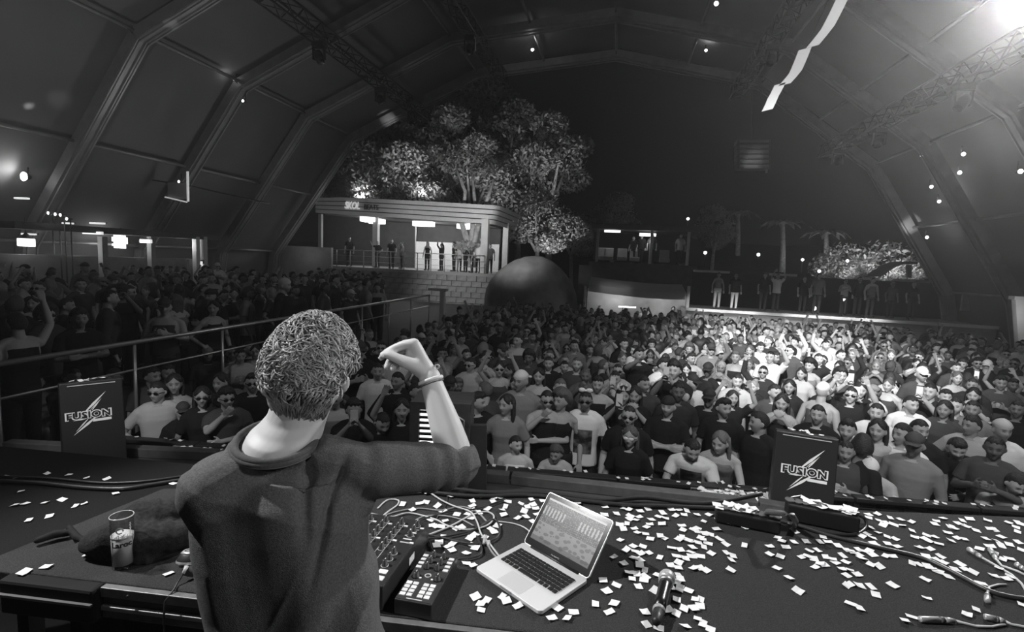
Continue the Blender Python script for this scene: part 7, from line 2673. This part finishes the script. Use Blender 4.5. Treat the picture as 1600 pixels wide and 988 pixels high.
# wristband
wb_ = MB()
wd = (WR - ER).normalized()
e1 = wd.cross(UPV.cross(wd).normalized())
x_, y_, _z = frame_of(wd)
ring = [WR - wd * 0.012 + (x_ * math.cos(w) + y_ * math.sin(w)) * 0.0305 for w in [2 * PI * k / 24 for k in range(25)]]
wb_.tube(ring, 0.0030, 6, cap=False, flat=1.8)
wbo = wb_.build('wristband', grey('ribbon', 0.62, 0.6), dj)
kn = H_(683, 573, 0.0)
MB().tube([kn + Vector((0.006 * math.cos(w), 0, 0.005 * math.sin(w))) for w in [2 * PI * k / 12 for k in range(13)]], 0.0018, 6, cap=False).build('ribbon_loop', grey('ribbon', 0.62, 0.6), wbo)
MB().tube([WR - wd * 0.020 + (x_ * math.cos(w) + y_ * math.sin(w)) * 0.0310 for w in [2 * PI * k / 24 for k in range(25)]], 0.0016, 6, cap=False).build('bracelet', grey('bracelet_dark', 0.08, 0.4), dj)

# trousers and shoes down to the stage
tr_ = MB()
hipc = TR_[-1][0]
tr_.rings([oring(Vector((hipc.x, hipc.y, z)), a_, b_) for z, a_, b_ in ((2.06, .13, .10), (2.14, .172, .125), (2.24, .17, .125), (2.38, .15, .11))])
for s in (-1, 1):
    h0 = Vector((hipc.x, hipc.y, 2.16)) + RT * s * 0.088
    k0 = Vector((h0.x, h0.y, 1.80)) + FWD * 0.02 + RT * s * 0.01
    f0 = Vector((h0.x, h0.y, 1.38)) + RT * s * 0.02
    tr_.limb([h0, k0, f0], [0.092, 0.068, 0.055], 14)
    tr_.limb([f0 + Vector((0, 0, -0.035)) - FWD * 0.04, f0 + Vector((0, 0, -0.035)) + FWD * 0.06, f0 + Vector((0, 0, -0.042)) + FWD * 0.17], [0.045, 0.044, 0.034], 10, 1)
tr_.build('trousers', [grey('dark_denim', 0.02, 0.9), M_SHOE], dj)

# hair: a scalp of loose curls
rs = np.random.RandomState(5)
D, fs = sphere_dirs(72, 52)
P = head_surface(D)
x, y, z = P[:, 0], P[:, 1], P[:, 2]


def hair_mask(P):
    x, y, z = P[:, 0], P[:, 1], P[:, 2]
    line = np.where(y > 0.02, 0.060, np.where(y > -0.035, 0.060 - (0.02 - y) * 2.1, -0.055 - 0.12 * (-0.035 - y)))
    line = np.where(y < -0.035, np.maximum(line, -0.088), line)
    line = np.where((np.abs(y + 0.012) < 0.022) & (np.abs(x) > 0.05), np.maximum(line, 0.030), line)
    return sstep(-0.004, 0.012, z - line), z - line


m, _l = hair_mask(P)
thick = 0.012 + 0.012 * sstep(-0.02, 0.06, z)
out = -0.008 * (1 - m) + m * thick * (1 + 0.25 * wob(P, 8, 3.0))
Q = P + D * out[:, None]
hb = MB()
hb.add([tuple(HMD @ Vector(q)) for q in Q], fs)
# tufts
cand = rs.normal(size=(16000, 3))
cand /= np.linalg.norm(cand, axis=1)[:, None]
PP = head_surface(cand)
mm, ll = hair_mask(PP)
idx = np.where(mm > 0.6)[0][:4600]
for i in idx:
    n = Vector(cand[i])
    p = Vector(PP[i]) + n * 0.006
    zz = PP[i][2]
    # combed down and outwards from the crown, with a swirl
    down = Vector((0, 0, -1)) - n * (-n.z)
    if down.length < 0.15:
        down = Vector((rs.normal(), rs.normal(), 0))
    down.normalize()
    side = n.cross(down).normalized()
    sw = 0.8 * math.sin(22 * PP[i][0] + 18 * zz + 3.1) + 0.6 * math.sin(43 * zz - 30 * PP[i][0]) + rs.normal() * 0.22
    t0 = (down * math.cos(sw) + side * math.sin(sw)).normalized()
    Ln = rs.uniform(0.040, 0.080) * (1.15 if zz > 0.0 else 0.8)
    lift = rs.uniform(0.004, 0.020) * (1.0 if zz > -0.03 else 0.45)
    curl = rs.uniform(0.5, 2.0) * (1 if rs.rand() < 0.5 else -1) * (1.0 if zz > -0.02 else 0.45)
    pts = []
    q, t = p.copy(), t0.copy()
    K_ = 7
    for k in range(K_):
        u_ = k / (K_ - 1)
        pts.append(HMD @ (q + n * (lift * math.sin(PI * min(1, u_ * 1.15)) + 0.008)))
        a_ = curl * (Ln / K_) / 0.030
        t = (t * math.cos(a_) + n.cross(t) * math.sin(a_)).normalized()
        q = q + t * (Ln / K_)
        n2 = q.normalized()
        # stay on the scalp
        rr_ = Vector(head_surface(np.array([[n2.x / 0.076, n2.y / 0.097, n2.z / 0.118]]) / np.linalg.norm([n2.x / 0.076, n2.y / 0.097, n2.z / 0.118]))[0])
        q = q.lerp(rr_ + n2 * 0.006, 0.6)
    w = rs.uniform(0.0014, 0.0032)
    hb.tube(pts, [w * 0.7, w, w, w * 0.9, w * 0.75, w * 0.5, w * 0.15], 4, 1, flat=0.55)
hm_ = hb.mesh('hair', [grey('hair_under_shade', 0.02, 0.8), grey('curly_hair', 0.23, 0.45, noise=0.6, scale=40, spec=0.5)])  # under layer darkened for the shade between the curls
o = put('hair', hm_, dj)
o['kind'] = 'stuff'

# ------------------------------------------------------------------ haze hanging under the tent
hz_ = MB()
hz_.box((-2.3, 13.0, 7.0), (36.5, 28.5, 15.5))
hm2 = bpy.data.materials.new('stage_haze')
hm2.use_nodes = True
nth = hm2.node_tree
for n_ in list(nth.nodes):
    if n_.type == 'BSDF_PRINCIPLED':
        nth.nodes.remove(n_)
vs_ = nth.nodes.new('ShaderNodeVolumeScatter')
vs_.inputs['Density'].default_value = 0.0045
vs_.inputs['Anisotropy'].default_value = 0.72
nth.links.new(vs_.outputs[0], nth.nodes['Material Output'].inputs['Volume'])
o = put('haze', hz_.mesh('haze', hm2, False))
tag(o, 'thin smoke haze hanging under the tent and catching the light beams', 'haze', kind='stuff')
